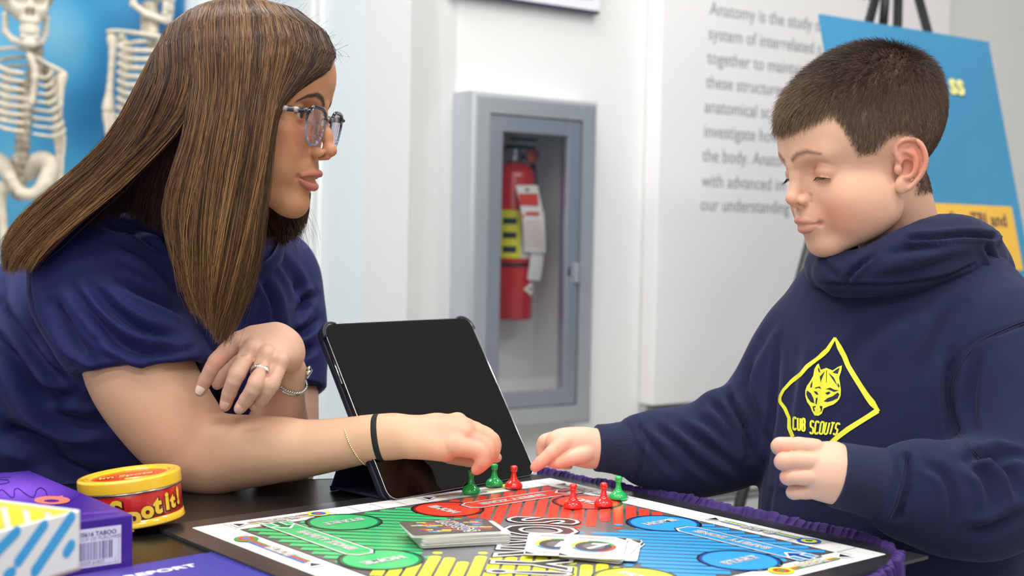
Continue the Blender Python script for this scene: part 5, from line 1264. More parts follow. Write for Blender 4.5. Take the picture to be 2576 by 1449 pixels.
# left hand, a loose fist held in front
s = SDF(*bounds([(1925, 1085, 1.20, 10), (2200, 1290, 1.32, 10)], 0.012), 0.00105)
limb(s, [(2200, 1205, 1.275, 62), (2110, 1194, 1.27, 66), (2075, 1188, 1.268, 66)], 0.01)
for y0, y1, d in ((1134, 1140, 1.262), (1165, 1168, 1.256), (1198, 1200, 1.256), (1230, 1226, 1.262)):
    limb(s, [(2096, y1+4, d+0.004, 33), (2050, y0+1, d+.001, 23)], 0.008)
finger(s, [(2052, 1126, 1.262, 22), (2010, 1122, 1.260, 21.5), (1962, 1121, 1.262, 20), (1966, 1130, 1.285, 18), (2000, 1136, 1.295, 15)], 0.0012)
finger(s, [(2056, 1160, 1.256, 22), (2014, 1159, 1.252, 21.5), (1971, 1160, 1.250, 21), (1974, 1166, 1.276, 18), (2010, 1168, 1.288, 15)], 0.0012)
finger(s, [(2058, 1198, 1.256, 21.5), (2020, 1198.5, 1.252, 21), (1984, 1199, 1.252, 20), (1986, 1204, 1.276, 17), (2018, 1204, 1.286, 14)], 0.0012)
finger(s, [(2060, 1233, 1.262, 20), (2028, 1236, 1.262, 19), (1997, 1238, 1.262, 17.5), (1999, 1240, 1.282, 15), (2026, 1238, 1.290, 13)], 0.0012)
finger(s, [(2080, 1150, 1.285, 26), (2030, 1135, 1.300, 20), (1990, 1140, 1.302, 17), (1968, 1150, 1.300, 14)])              # thumb on the far side
V2, F2 = sdf_piece(s)
b_pieces.append([V2, F2, skin_col(V2, 'DDB098', [(W(1965, 1125+i*38, 1.25), 0.010, 'E39C88', .6) for i in range(4)]+[(W(2050, 1180, 1.25), 0.02, 'E4B8A0', .6)])])
s = SDF(*bounds([(2280, 700, 1.48, 250), (2250, 1500, 1.50, 250), (2560, 1300, 1.35, 60), (1600, 1150, 1.5, 60)], 0.02), 0.008)
limb(s, [(2270, 640, 1.45, 60), (2280, 760, 1.46, 150), (2260, 1100, 1.47, 190), (2240, 1480, 1.47, 200)], 0.03)
limb(s, [(2050, 830, 1.53, 70), (1850, 1100, 1.525, 50), (1620, 1128, 1.515, 40)], 0.01); limb(s, [(2500, 860, 1.38, 70), (2530, 1200, 1.33, 55), (2200, 1205, 1.275, 52)], 0.01)
V3, F3 = sdf_piece(s, 2); b_pieces.append([V3, F3, skin_col(V3, 'DDB098')])
V, F, C = finish(b_pieces)
b_body = link('body', mesh_from('boy_body', V, F, C), M_SKIN_B, boy, True)
# ------------------------------------------------------------------ clothes
def cloth_mat(name, color, sheen_c, bscale, rough=0.85, sheen=0.35):
    return mat(name, color, rough=rough, spec=0.25, noise=0.06, nscale=35, bump=0.18, bscale=bscale, sheen=sheen, sheen_tint=sheen_c)
M_POLO = cloth_mat('polo_navy', '1A1E52', '9096B8', 1500, 0.7, 0.16)
M_HOOD = cloth_mat('sweatshirt_navy', '1C203F', '9DA2BC', 1200, 0.9, 0.16)
M_HOODRIB = cloth_mat('sweatshirt_rib', '22263F', '9DA2BC', 900, 0.9, 0.2)
def halfspace(s, P, n, k=0.0):
    """keep the side the normal points away from"""
    X = s.ax[0][:, None, None]; Y = s.ax[1][None, :, None]; Z = s.ax[2][None, None, :]
    d = (X-P[0])*n[0]+(Y-P[1])*n[1]+(Z-P[2])*n[2]
    s.f = -SDF._smin(-s.f, -d.astype(np.float32), k)
def same_grid(s):
    t = SDF.__new__(SDF); t.h = s.h; t.lo = s.lo; t.n = s.n; t.ax = s.ax; t.f = np.full(s.n, 1.0e3, np.float32); return t
def meet(s, t, k): s.f = SDF._smin(s.f, t.f, k)

# -------- polo shirt
s = SDF(*bounds([(-120, 1440, 1.80, 300), (700, 560, 1.75, 110), (820, 980, 1.66, 30), (300, 500, 1.42, 30)], 0.03), 0.0040)
limb(s, [(545, 640, 1.60, 120), (430, 740, 1.67, 235), (210, 960, 1.74, 290), (-40, 1230, 1.81, 315), (-160, 1460, 1.84, 320)], 0.05, 12)
limb(s, [(600, 820, 1.62, 135), (500, 960, 1.64, 160), (330, 1130, 1.70, 190)], 0.06)
limb(s, [(250, 640, 1.53, 128), (430, 600, 1.60, 112), (560, 610, 1.62, 95), (690, 690, 1.70, 108)], 0.045)
limb(s, [(60, 830, 1.72, 150), (-60, 1000, 1.76, 190)], 0.05)
# right sleeve
t = same_grid(s)
RS = [(215, 655, 1.530, 128), (240, 720, 1.520, 158), (285, 800, 1.508, 152), (345, 890, 1.497, 142), (385, 960, 1.490, 139), (430, 1030, 1.488, 132)]
limb(t, RS, 0.02, 16)
hA, hB = W(228, 946, 1.49), W(492, 916, 1.49); axis = unit(W(415, 1040, 1.485)-W(300, 820, 1.50))
hn = unit(np.cross(hB-hA, np.cross(axis, hB-hA)))
hn = hn if hn@axis > 0 else -hn
halfspace(t, (hA+hB)/2, hn, 0.003)
# a shallow hollow so the arm comes out of an opening
for p in (0,):
    q = same_grid(s); limb(q, [(352, 912, 1.494, 131), (440, 1060, 1.487, 128)], 0); t.f = np.maximum(t.f, -q.f)
meet(s, t, 0.022)
# left sleeve
t = same_grid(s); limb(t, [(690, 700, 1.71, 104), (712, 780, 1.69, 92), (735, 870, 1.665, 74), (745, 960, 1.645, 60), (752, 1050, 1.63, 57)], 0.02, 12)
P1 = W(762, 992, 1.645); ax2 = unit(W(750, 1050, 1.63)-W(733, 870, 1.665)); halfspace(t, P1, unit(ax2+np.array([0.12, 0, -0.1])), 0.003)
q = same_grid(s); limb(q, [(742, 960, 1.645, 50), (752, 1060, 1.62, 50)], 0); t.f = np.maximum(t.f, -q.f)
meet(s, t, 0.015)
# neck opening
limb(s, [(590, 500, 1.53, 120), (560, 590, 1.57, 88)], 0.012, sub=True)
V, F = sdf_piece(s, 2); N = normals_of(V, F)
pl = [
 # right sleeve and shoulder
 ([(290, 600), (360, 640), (420, 700), (455, 770)], 14, 6), ([(250, 560), (330, 580), (400, 630)], 12, 4),
 ([(300, 700), (370, 740), (430, 770), (470, 790)], 13, 6), ([(230, 720), (300, 790), (370, 830), (450, 850)], 14, 6),
 ([(180, 720), (240, 800), (300, 860), (380, 885), (470, 880)], 13, 5), ([(140, 760), (180, 840), (225, 900)], 14, 5), ([(250, 850), (330, 890), (420, 905)], 10, 3.5),
 ([(70, 640), (62, 720), (90, 820), (150, 900), (215, 950)], 16, 9), ([(215, 905), (300, 900), (400, 888), (487, 876)], 5, 0.9, 1),
 ([(330, 560), (400, 590), (440, 640)], 12, 5), ([(380, 545), (440, 600), (470, 680), (480, 760)], 16, 8),
 # trunk
 ([(0, 770), (60, 850), (120, 930), (190, 970)], 20, 9), ([(-10, 830), (50, 920), (110, 990), (200, 1010)], 22, 10), ([(10, 900), (80, 1000), (170, 1060), (260, 1070)], 22, 8),
 ([(0, 1080), (80, 1110), (180, 1160)], 26, 8), ([(60, 1150), (160, 1180), (280, 1210)], 22, 6), ([(520, 900), (540, 980), (545, 1050)], 12, 6), ([(640, 680), (620, 760), (600, 820)], 14, 5),
 # left sleeve
 ([(700, 640), (740, 700), (770, 770)], 12, 5), ([(800, 740), (770, 760), (740, 800)], 11, 5), ([(806, 800), (770, 830), (740, 840)], 11, 5), ([(795, 870), (765, 885), (745, 890)], 12, 4), ([(758, 962), (780, 968), (800, 972)], 5, 2, 1), ([(660, 700), (690, 760), (700, 840)], 12, 5)]
V = creases(V, N, pl, 1.45)
V = V+N*(wobble(V, 26, 2)*0.0016+wobble(V, 60, 8)*0.0006)[:, None]
polo = link('polo_shirt', mesh_from('polo', V, F), M_POLO, woman, True)
polo_bvh = BVHTree.FromPolygons([tuple(v) for v in V], [tuple(int(i) for i in f) for f in F])
def drape(bvh, lift=0.0006):
    """drop flat artwork given in photo pixels onto a surface, where the photo shows it"""
    def fn(V):
        out = []
        for x, y, z in V:
            r = unit(ray(x, y)); hit = bvh.ray_cast(Vector(CAM), Vector(r), 4.0)
            p = np.array(hit[0]) if hit[0] is not None else CAM+r*1.5
            out.append(p-r*(lift+z))
        return np.array(out)
    return fn
M_PRINT = mat('printed_ink', attr='Col', rough=0.45, spec=0.4)
M_STITCH = mat('stitching', 'C9CBDA', rough=0.7)
pr = Print(0.0001)
pr.line([(577+13*math.cos(a), 824+13*math.sin(a)) for a in np.linspace(0, 6.28, 20)], 2.4, 'B9BCCB'); pr.line([(577+6*math.cos(a), 824+6*math.sin(a)) for a in np.linspace(0, 5.0, 12)], 2.4, 'B9BCCB')
pr.text('UT', 600, 820, -26, 'C9CBDA', align='LEFT', sx=-0.9)
pr.build('embroidered_logo', M_PRINT, polo, None, drape(polo_bvh))
# collar band round the neck
cc = W(572, 585, 1.575); cn = unit(W(600, 480, 1.51)-cc); ca = unit(np.cross(cn, [0, 1, 0])); cb = np.cross(cn, ca); geo = []
R0 = 0.062; nseg = 40; CV = []; CF = []
for i in range(nseg):
    a = 2*math.pi*i/nseg
    for (r, hgt) in ((R0+0.010, -0.024), (R0+0.007, -0.006), (R0+0.002, 0.010), (R0-0.002, 0.010), (R0+0.003, -0.006), (R0+0.006, -0.024)):
        CV.append(cc+(ca*math.cos(a)+cb*math.sin(a))*r+cn*hgt)
for i in range(nseg):
    for j in range(6): CF.append((i*6+j, i*6+(j+1) % 6, ((i+1) % nseg)*6+(j+1) % 6, ((i+1) % nseg)*6+j))
link('collar', mesh_from('collar', CV, CF), M_POLO, polo, True)
# trousers and shoes below the table
M_TROU = mat('trousers_dark', '1B1D26', rough=0.9)
def legs(parent, hips, feet, r, name='trousers'):
    s = SDF(np.minimum(hips, np.min(feet, 0))-0.25, np.maximum(hips, np.max(feet, 0))+0.25, 0.011)
    for f in feet:
        f = np.array(f); kn = (hips*0.5+f*0.5)+np.array([0, -0.02, 0]); off = (f-hips)*np.array([0.8, 0.8, 0])
        s.chain([hips+off*0.6, kn+off*0.2, f+np.array([0, 0, 0.10])], [r*1.25, r*0.85, r*0.62], 0.03)
    V, F = sdf_piece(s, 2); o = link(name, mesh_from(name, V, F), M_TROU, parent, True)
    for f in feet:
        s = SDF(np.array(f)-0.2, np.array(f)+0.2, 0.007); f = np.array(f)
        s.ell(f+np.array([0, -0.03, 0.045]), (0.045, 0.12, 0.045), 0.01); s.ell(f+np.array([0, 0.03, 0.08]), (0.042, 0.05, 0.06), 0.02); halfspace(s, (0, 0, 0.004), (0, 0, -1))
        V, F = sdf_piece(s, 1); link('shoe', mesh_from('shoe', V, F), mat('shoe_dark', '22222A', rough=0.6), parent, True)
legs(woman, W(-90, 1330, 1.84), [(-0.78, 2.00, 0.0), (-0.58, 2.16, 0.0)], 0.10)
legs(boy, np.array([0.45, 1.50, 0.72]), [(0.36, 1.56, 0.0), (0.58, 1.50, 0.0)], 0.075)

# -------- hooded sweatshirt
s = SDF(*bounds([(2240, 1600, 1.47, 300), (2240, 620, 1.45, 100), (2640, 1100, 1.34, 90), (1480, 1120, 1.50, 10), (2430, 1260, 1.285, 150), (2520, 860, 1.38, 160)], 0.03), 0.0036)
limb(s, [(2245, 770, 1.46, 165), (2250, 900, 1.475, 245), (2250, 1100, 1.475, 268), (2245, 1300, 1.48, 290), (2245, 1560, 1.48, 305)], 0.04, 14)
limb(s, [(2320, 880, 1.44, 190), (2330, 1150, 1.45, 200), (2300, 1500, 1.46, 230)], 0.06)
limb(s, [(2050, 838, 1.52, 98), (2150, 765, 1.50, 104), (2400, 745, 1.46, 116), (2520, 850, 1.40, 138)], 0.045)
# right arm: reaching away over the board
t = same_grid(s)
RA2 = [(2040, 860, 1.520, 116), (1990, 940, 1.520, 104), (1918, 1035, 1.520, 92), (1862, 1100, 1.520, 96), (1760, 1132, 1.518, 98), (1690, 1134, 1.516, 84), (1625, 1130, 1.514, 74)]
limb(t, RA2, 0.02, 22)
for a, r in (((1794, 1014, 1.505), 31), ((1776, 1048, 1.505), 30), ((1830, 1010, 1.51), 30), ((1660, 1090, 1.512), 40), ((1590, 1092, 1.51), 36), ((1720, 1188, 1.515), 38), ((1850, 1172, 1.515), 44), ((1600, 1170, 1.512), 38)):
    t.ell(W(*a), (r*a[2]/FPX,)*3, 0.014)
meet(s, t, 0.012)
# left arm: upper arm down the right edge, forearm across the front
t = same_grid(s)
LA2 = [(2510, 860, 1.385, 140), (2548, 1000, 1.350, 128), (2560, 1130, 1.320, 122), (2520, 1235, 1.300, 128), (2430, 1262, 1.285, 124), (2330, 1246, 1.278, 104), (2262, 1232, 1.275, 90)]
limb(t, LA2, 0.02, 22)
for a, r in (((2440, 1190, 1.265), 52), ((2320, 1180, 1.262), 50), ((2380, 1300, 1.275), 62)): t.ell(W(*a), (r*a[2]/FPX,)*3, 0.025)
meet(s, t, 0.02)
limb(s, [(2180, 560, 1.40, 100), (2225, 660, 1.43, 78)], 0.01, sub=True)
V, F = sdf_piece(s, 2); N = normals_of(V, F)
hl = [
 # trunk: vertical folds at the side, armhole seams
 ([(2470, 1160), (2400, 1060), (2385, 960), (2440, 870), (2576, 815)], 7, 1.2, 1), ([(2395, 890), (2388, 1000), (2410, 1120)], 16, 6),
 ([(1962, 850), (1952, 960), (1940, 1090), (1922, 1220)], 9, 4), ([(2000, 830), (1985, 1000), (1960, 1180)], 18, 3.0), ([(2065, 900), (2040, 1000), (2030, 1080)], 20, 2.5),
 ([(1970, 1210), (2010, 1228), (2060, 1232)], 6, 3.0, 1), ([(1945, 1230), (1935, 1310), (1935, 1400)], 6, 2.0, 1),
 ([(2260, 780), (2180, 850), (2130, 940)], 26, 2.5), ([(2440, 740), (2380, 830), (2350, 930)], 26, 3.0),
 # right arm
 ([(1880, 900), (1870, 970), (1900, 1050), (1925, 1120)], 13, 7), ([(1830, 985), (1850, 1030), (1880, 1090), (1890, 1150)], 10, 7), ([(1790, 1010), (1830, 1060), (1860, 1130)], 10, 5),
 ([(1640, 1065), (1700, 1110), (1760, 1170), (1820, 1215)], 12, 5), ([(1690, 1055), (1750, 1100), (1820, 1150), (1870, 1200)], 13, 5), ([(1750, 1045), (1800, 1080), (1860, 1160)], 12, 4),
 ([(1612, 1080), (1650, 1130), (1700, 1190)], 11, 4),
 ([(1600, 1050), (1620, 1110), (1612, 1170), (1600, 1208)], 5, 2.2, 1), ([(1950, 800), (1900, 880), (1860, 960)], 14, 3),
 # left arm
 ([(2330, 1165), (2380, 1200), (2400, 1270), (2390, 1330)], 13, 4), ([(2470, 1130), (2540, 1180), (2570, 1250)], 15, 7), ([(2420, 1150), (2480, 1200), (2500, 1290)], 15, 5), ([(2576, 1150), (2500, 1140), (2420, 1150)], 12, 6),
 ([(2280, 1150), (2284, 1220), (2262, 1300)], 9, 4, 1), ([(2576, 1290), (2500, 1330), (2430, 1340)], 16, 5), ([(2460, 900), (2440, 1000), (2450, 1100)], 14, 4)]
V = creases(V, N, hl)
V = V+N*(wobble(V, 22, 12)*0.0022+wobble(V, 55, 18)*0.0006)[:, None]
hoodie = link('hooded_sweatshirt', mesh_from('hoodie', V, F), M_HOOD, boy, True)
hood_bvh = BVHTree.FromPolygons([tuple(v) for v in V], [tuple(int(i) for i in f) for f in F])
# cuffs
def cuff(nodes, end_p, end_n, inner, parent, grooves):
    s = SDF(*bounds(nodes, 0.02), 0.0016); limb(s, nodes, 0.006, 14); halfspace(s, end_p, end_n, 0.002)
    q = same_grid(s); limb(q, inner, 0); s.f = np.maximum(s.f, -q.f)
    V, F = sdf_piece(s, 1); N = normals_of(V, F)
    A = nd(nodes[0])[0]; B = nd(nodes[-1])[0]; ax = unit(B-A); u = np.cross(ax, [0, 0, 1.0]); u = unit(u); w = np.cross(ax, u); C0 = (V-A); ang = np.arctan2(C0@w, C0@u)
    V = V+N*(np.cos(ang*grooves)*0.00035*(np.abs(N@ax) < .5))[:, None]
    V = creases(V, N, CL)
    return link('cuff', mesh_from('cuff', V, F), M_HOODRIB, parent, True)
CL = []
cuff([(1625, 1132, 1.512, 74), (1590, 1130, 1.512, 66), (1545, 1128, 1.508, 56), (1480, 1126, 1.50, 52)], W(1497, 1128, 1.503), unit(W(1400, 1122, 1.495)-W(1560, 1130, 1.51)), [(1530, 1128, 1.508, 47), (1460, 1126, 1.498, 46)], hoodie, 60)
CL = []
cuff([(2275, 1234, 1.275, 92), (2230, 1222, 1.275, 84), (2170, 1208, 1.274, 79), (2070, 1188, 1.268, 76)], W(2102, 1194, 1.27), unit(W(2040, 1180, 1.27)-W(2200, 1215, 1.275)), [(2150, 1200, 1.273, 70), (2050, 1182, 1.268, 68)], hoodie, 70)
# hood, folded down behind the neck and crossing in front
s = SDF(*bounds([(2100, 700, 1.42, 120), (2500, 640, 1.50, 120), (2300, 640, 1.36, 100)], 0.03), 0.0030)
limb(s, [(2088, 680, 1.405, 36), (2140, 686, 1.372, 30), (2225, 668, 1.356, 42), (2310, 640, 1.368, 62), (2400, 622, 1.42, 68), (2468, 655, 1.475, 60)], 0.018, 24)     # near side roll
limb(s, [(2074, 684, 1.43, 34), (2085, 660, 1.47, 34), (2140, 640, 1.53, 40), (2250, 620, 1.56, 50), (2360, 620, 1.55, 62), (2450, 640, 1.52, 66)], 0.018, 22)   # far side
limb(s, [(2330, 594, 1.42, 44), (2420, 594, 1.47, 46), (2480, 612, 1.52, 36)], 0.010, 10)                                                                        # upper edge fold
limb(s, [(2460, 640, 1.485, 56), (2496, 690, 1.505, 44), (2500, 735, 1.500, 32)], 0.012, 10)
limb(s, [(2120, 700, 1.40, 22), (2250, 700, 1.378, 26), (2390, 684, 1.405, 40), (2470, 704, 1.46, 40)], 0.022, 16)
limb(s, [(2060, 690, 1.43, 14), (2110, 720, 1.39, 14), (2165, 720, 1.372, 14)], 0.012)
limb(s, [(2195, 560, 1.40, 92), (2235, 650, 1.432, 70), (2300, 760, 1.45, 60)], 0.008, sub=True)
V, F = sdf_piece(s, 2); N = normals_of(V, F)
V = creases(V, N, [([(2290, 600), (2360, 596), (2430, 590), (2500, 596)], 7, 5, 1), ([(2478, 615), (2492, 660), (2494, 720), (2510, 745)], 8, 6), ([(2200, 700), (2290, 690), (2380, 660), (2450, 640)], 14, 3),
                   ([(2064, 712), (2150, 716), (2260, 716), (2370, 694), (2450, 664)], 4, 2.2, 1), ([(2128, 712), (2140, 690), (2170, 660), (2200, 640)], 7, 4), ([(2070, 640), (2080, 670), (2110, 700)], 9, 3), ([(2230, 640), (2300, 625), (2370, 620)], 12, 3)])
V = V+N*(wobble(V, 28, 31)*0.0018)[:, None]
link('hood', mesh_from('hood', V, F), M_HOOD, hoodie, True)
# raised seams
def seam(name, pts, w, bvh, parent, m=M_HOODRIB, lift=0.0004):
    f = drape(bvh, lift); P = f([(x, y, 0) for x, y in smooth_path(pts, 40)]); return tube(name, P, w, m, parent, 6)
for dx in (0, 7): seam('seam', [(2470+dx, 1165), (2402+dx, 1075), (2388+dx, 975), (2436+dx, 880), (2530, 826+dx), (2600, 800+dx)], 0.0006, hood_bvh, hoodie)
for dx in (0, 8): seam('seam', [(2276+dx, 1146), (2268+dx, 1200), (2252+dx, 1262), (2232+dx, 1306)], 0.0006, hood_bvh, hoodie)
seam('seam', [(2068, 716), (2150, 722), (2260, 722), (2370, 700), (2450, 672)], 0.0010, hood_bvh, hoodie)
for dy in (0, 8): seam('seam', [(1972, 1206+dy), (2010, 1224+dy), (2075, 1232+dy)], 0.0009, hood_bvh, hoodie)
# printed diamond with a wolf's head and lettering
YE = 'E6E63C'
pr = Print(0.00012)
E2 = lambda x, y: (1900+x/3.0833, 820+y/3.0833)
def P2(pts, c): pr.poly([E2(*p) for p in pts], c)
out = [(628, 65), (640, 110), (680, 170), (695, 210), (735, 290), (755, 340), (800, 405), (830, 475), (900, 560), (945, 620), (980, 662), (900, 715), (835, 755), (720, 835), (600, 920)]
inn = [(610, 120), (640, 160), (665, 240), (700, 300), (725, 350), (775, 430), (800, 490), (860, 570), (915, 650), (855, 695), (790, 740), (690, 815), (565, 900)]
def band(a, b, c, n=60):
    A = smooth_path([(x, y, 0) for x, y in a], n)[:, :2]; B = smooth_path([(x, y, 0) for x, y in b], n)[:, :2]
    for i in range(n-1): pr.poly([E2(*A[i]), E2(*A[i+1]), E2(*B[i+1]), E2(*B[i])], c)
def poly_lerp(pts, n):
    P = np.array(pts, float); L = np.r_[0, np.cumsum(np.linalg.norm(np.diff(P, axis=0), axis=1))]; u = np.linspace(0, L[-1], n); return np.stack([np.interp(u, L, P[:, 0]), np.interp(u, L, P[:, 1])], 1)
def stroke(pts, w, c=YE, n=40):
    pr.layer += 0.05; P = poly_lerp(pts, n); w = np.array(w, float); ww = np.interp(np.linspace(0, 1, n), np.linspace(0, 1, len(w)), w); pr.line([E2(*p) for p in P], ww/3.0833, c)
stroke([(619, 90), (560, 185), (500, 240), (440, 285), (400, 315), (350, 375), (280, 430), (215, 500), (188, 555), (192, 590), (230, 640), (262, 715), (262, 790), (290, 860)], [20, 30, 38, 30, 34, 30, 34, 26, 24, 26, 28, 26, 30, 30], n=70)
stroke([(619, 90), (650, 160), (690, 235), (720, 310), (765, 385), (815, 465), (870, 550), (940, 640), (960, 662)], [14, 40, 40, 38, 40, 40, 44, 52, 20], n=50)
stroke([(950, 655), (880, 700), (800, 750), (720, 800), (640, 860), (590, 905)], [44, 40, 40, 42, 40, 38], n=36)
# wolf head: yellow mask with dark openings
head = [(492, 290), (508, 340), (552, 325), (600, 345), (640, 318), (672, 305), (668, 345), (650, 400), (658, 450), (664, 490), (662, 540), (650, 570), (632, 590), (605, 610), (570, 622), (530, 640), (516, 680), (490, 697), (460, 694), (440, 660), (425, 622), (402, 590), (388, 545), (388, 500), (400, 465), (425, 430), (450, 385), (458, 335), (478, 300)]
P2(head, YE)
NV = '1C203F'; pr.up()
for q in ([(492, 320), (505, 362), (492, 356), (486, 335)], [(655, 322), (640, 372), (598, 362), (625, 340)], [(400, 500), (430, 520), (450, 560), (458, 600), (430, 590), (408, 560), (396, 530)],
          [(530, 585), (560, 560), (600, 545), (640, 515), (652, 530), (640, 560), (600, 580), (560, 590)], [(452, 505), (480, 510), (490, 535), (470, 530)], [(540, 520), (572, 508), (585, 520), (560, 535)],
          [(460, 480), (500, 468), (512, 490), (490, 480), (470, 486)], [(545, 490), (580, 478), (615, 495), (650, 500), (610, 512), (575, 495)],
          [(444, 625), (468, 620), (470, 655), (452, 662)], [(500, 620), (520, 622), (516, 660), (496, 668)], [(550, 345), (556, 345), (553, 440), (549, 440)], [(500, 395), (540, 350), (512, 420), (508, 440)], [(565, 360), (610, 400), (640, 470), (590, 400)], [(470, 560), (484, 555), (476, 610), (466, 600)],
          [(430, 450), (444, 425), (440, 475), (425, 480)], [(640, 440), (655, 465), (648, 480), (638, 462)]): P2(q, NV)
pr.up(); P2([(456, 632), (500, 628), (510, 655), (492, 672), (466, 670)], YE)
# lettering, each letter built from strokes
LW = 15
def letter(x, y, w, h, segs, slant=0.42):
    for sg in segs: stroke([(x+a*w+b*0+(1-b)*h*slant*0.55, y+b*h+a*w*0.16) for a, b in sg], [LW, LW], n=max(6, 4*len(sg)))
GL = {'C': [[(1, .12), (.8, 0), (.2, 0), (0, .12), (0, .88), (.2, 1), (.8, 1), (1, .85)]], 'U': [[(0, 0), (0, .85), (.2, 1), (.8, 1), (1, .85), (1, 0)]], 'B': [[(0, 0), (0, 1), (.8, 1), (1, .8), (.85, .5), (0, .5)], [(.85, .5), (1, .25), (.8, 0), (0, 0)]],
      'S': [[(1, .12), (.8, 0), (.2, 0), (0, .15), (.1, .45), (.9, .55), (1, .85), (.8, 1), (.2, 1), (0, .88)]], 'O': [[(0, .12), (.2, 0), (.8, 0), (1, .12), (1, .88), (.8, 1), (.2, 1), (0, .88), (0, .12)]], 'T': [[(-.1, 0), (1.1, 0)], [(.5, 0), (.5, 1)]]}
xx = 292
for ch in 'CUB': letter(xx+2, 708+(xx-292)*0.14, 20, 94, GL[ch], 0.02-0.0*xx); xx += 35
xx = 424
for i, ch in enumerate('SCOUTS'): letter(xx, 735+(xx-418)*0.10, 24, 96-i*2, GL[ch], 0.10+0.10*i); xx += 36
pr.build('chest_print', mat('yellow_print', attr='Col', rough=0.55, bump=0.1, bscale=1500), hoodie, None, drape(hood_bvh, 0.0010))
# ------------------------------------------------------------------ hair
def strands_mesh(name, P, R, C, m, parent, sides=3):
    """P (n,k,3) strand points, R (n,k) radii, C (n,k,3) colours -> one mesh of thin tubes (or flat ribbons when sides == 2)"""
    n, k, _ = P.shape
    T = np.gradient(P, axis=1); T /= np.linalg.norm(T, axis=2)[..., None]+1e-12
    ref = rng.normal(size=(n, 1, 3)); X = np.cross(T, np.broadcast_to(ref, T.shape)); X /= np.linalg.norm(X, axis=2)[..., None]+1e-12; Y = np.cross(T, X)
    V = np.empty((n, k, sides, 3), np.float32)
    for j in range(sides):
        a = 2*math.pi*j/sides; V[:, :, j] = P+R[..., None]*(math.cos(a)*X+math.sin(a)*Y)
    CC = np.repeat(C[:, :, None, :], sides, 2)
    base = (np.arange(n)*k*sides)[:, None, None]+(np.arange(k-1)*sides)[None, :, None]
    j = np.arange(sides if sides > 2 else 1)[None, None, :]; j2 = (j+1) % sides
    F = np.stack([base+j, base+j2, base+sides+j2, base+sides+j], -1).reshape(-1, 4)
    return link(name, mesh_from(name, V.reshape(-1, 3), F, CC.reshape(-1, 3)), m, parent, True)
def hair_mat(name, rough=0.38, spec=0.5):
    return mat(name, attr='Col', rough=rough, spec=spec, sheen=0.0)
M_HAIR_W = hair_mat('hair_long', 0.36, 0.45); M_HAIR_B = hair_mat('hair_short', 0.5, 0.35)
WMI = np.linalg.inv(WM); BMI = np.linalg.inv(BM)
def push_out(P, grow, ells, Mi, M):
    sh = P.shape; L = xf(Mi, P.reshape(-1, 3)); grow = np.asarray(grow, float).reshape(-1, 1) if np.ndim(grow) else grow
    for _ in range(2):
        for c, r in ells:
            q = (L-np.array(c))/(np.array(r)+grow); d = np.linalg.norm(q, axis=1); k = np.where(d < 1, 1/np.maximum(d, 1e-3), 1)[:, None]; L = np.array(c)+(L-np.array(c))*k
    return xf(M, L).reshape(sh)
W_ELLS = [((-5, 0, 34), (95, 75, 75)), ((10, 0, 54), (84, 66, 57)), ((32, 0, -20), (50, 55, 58))]
def guides(G, nt):
    return np.array([smooth_path([W(*p) for p in g], nt) for g in G])
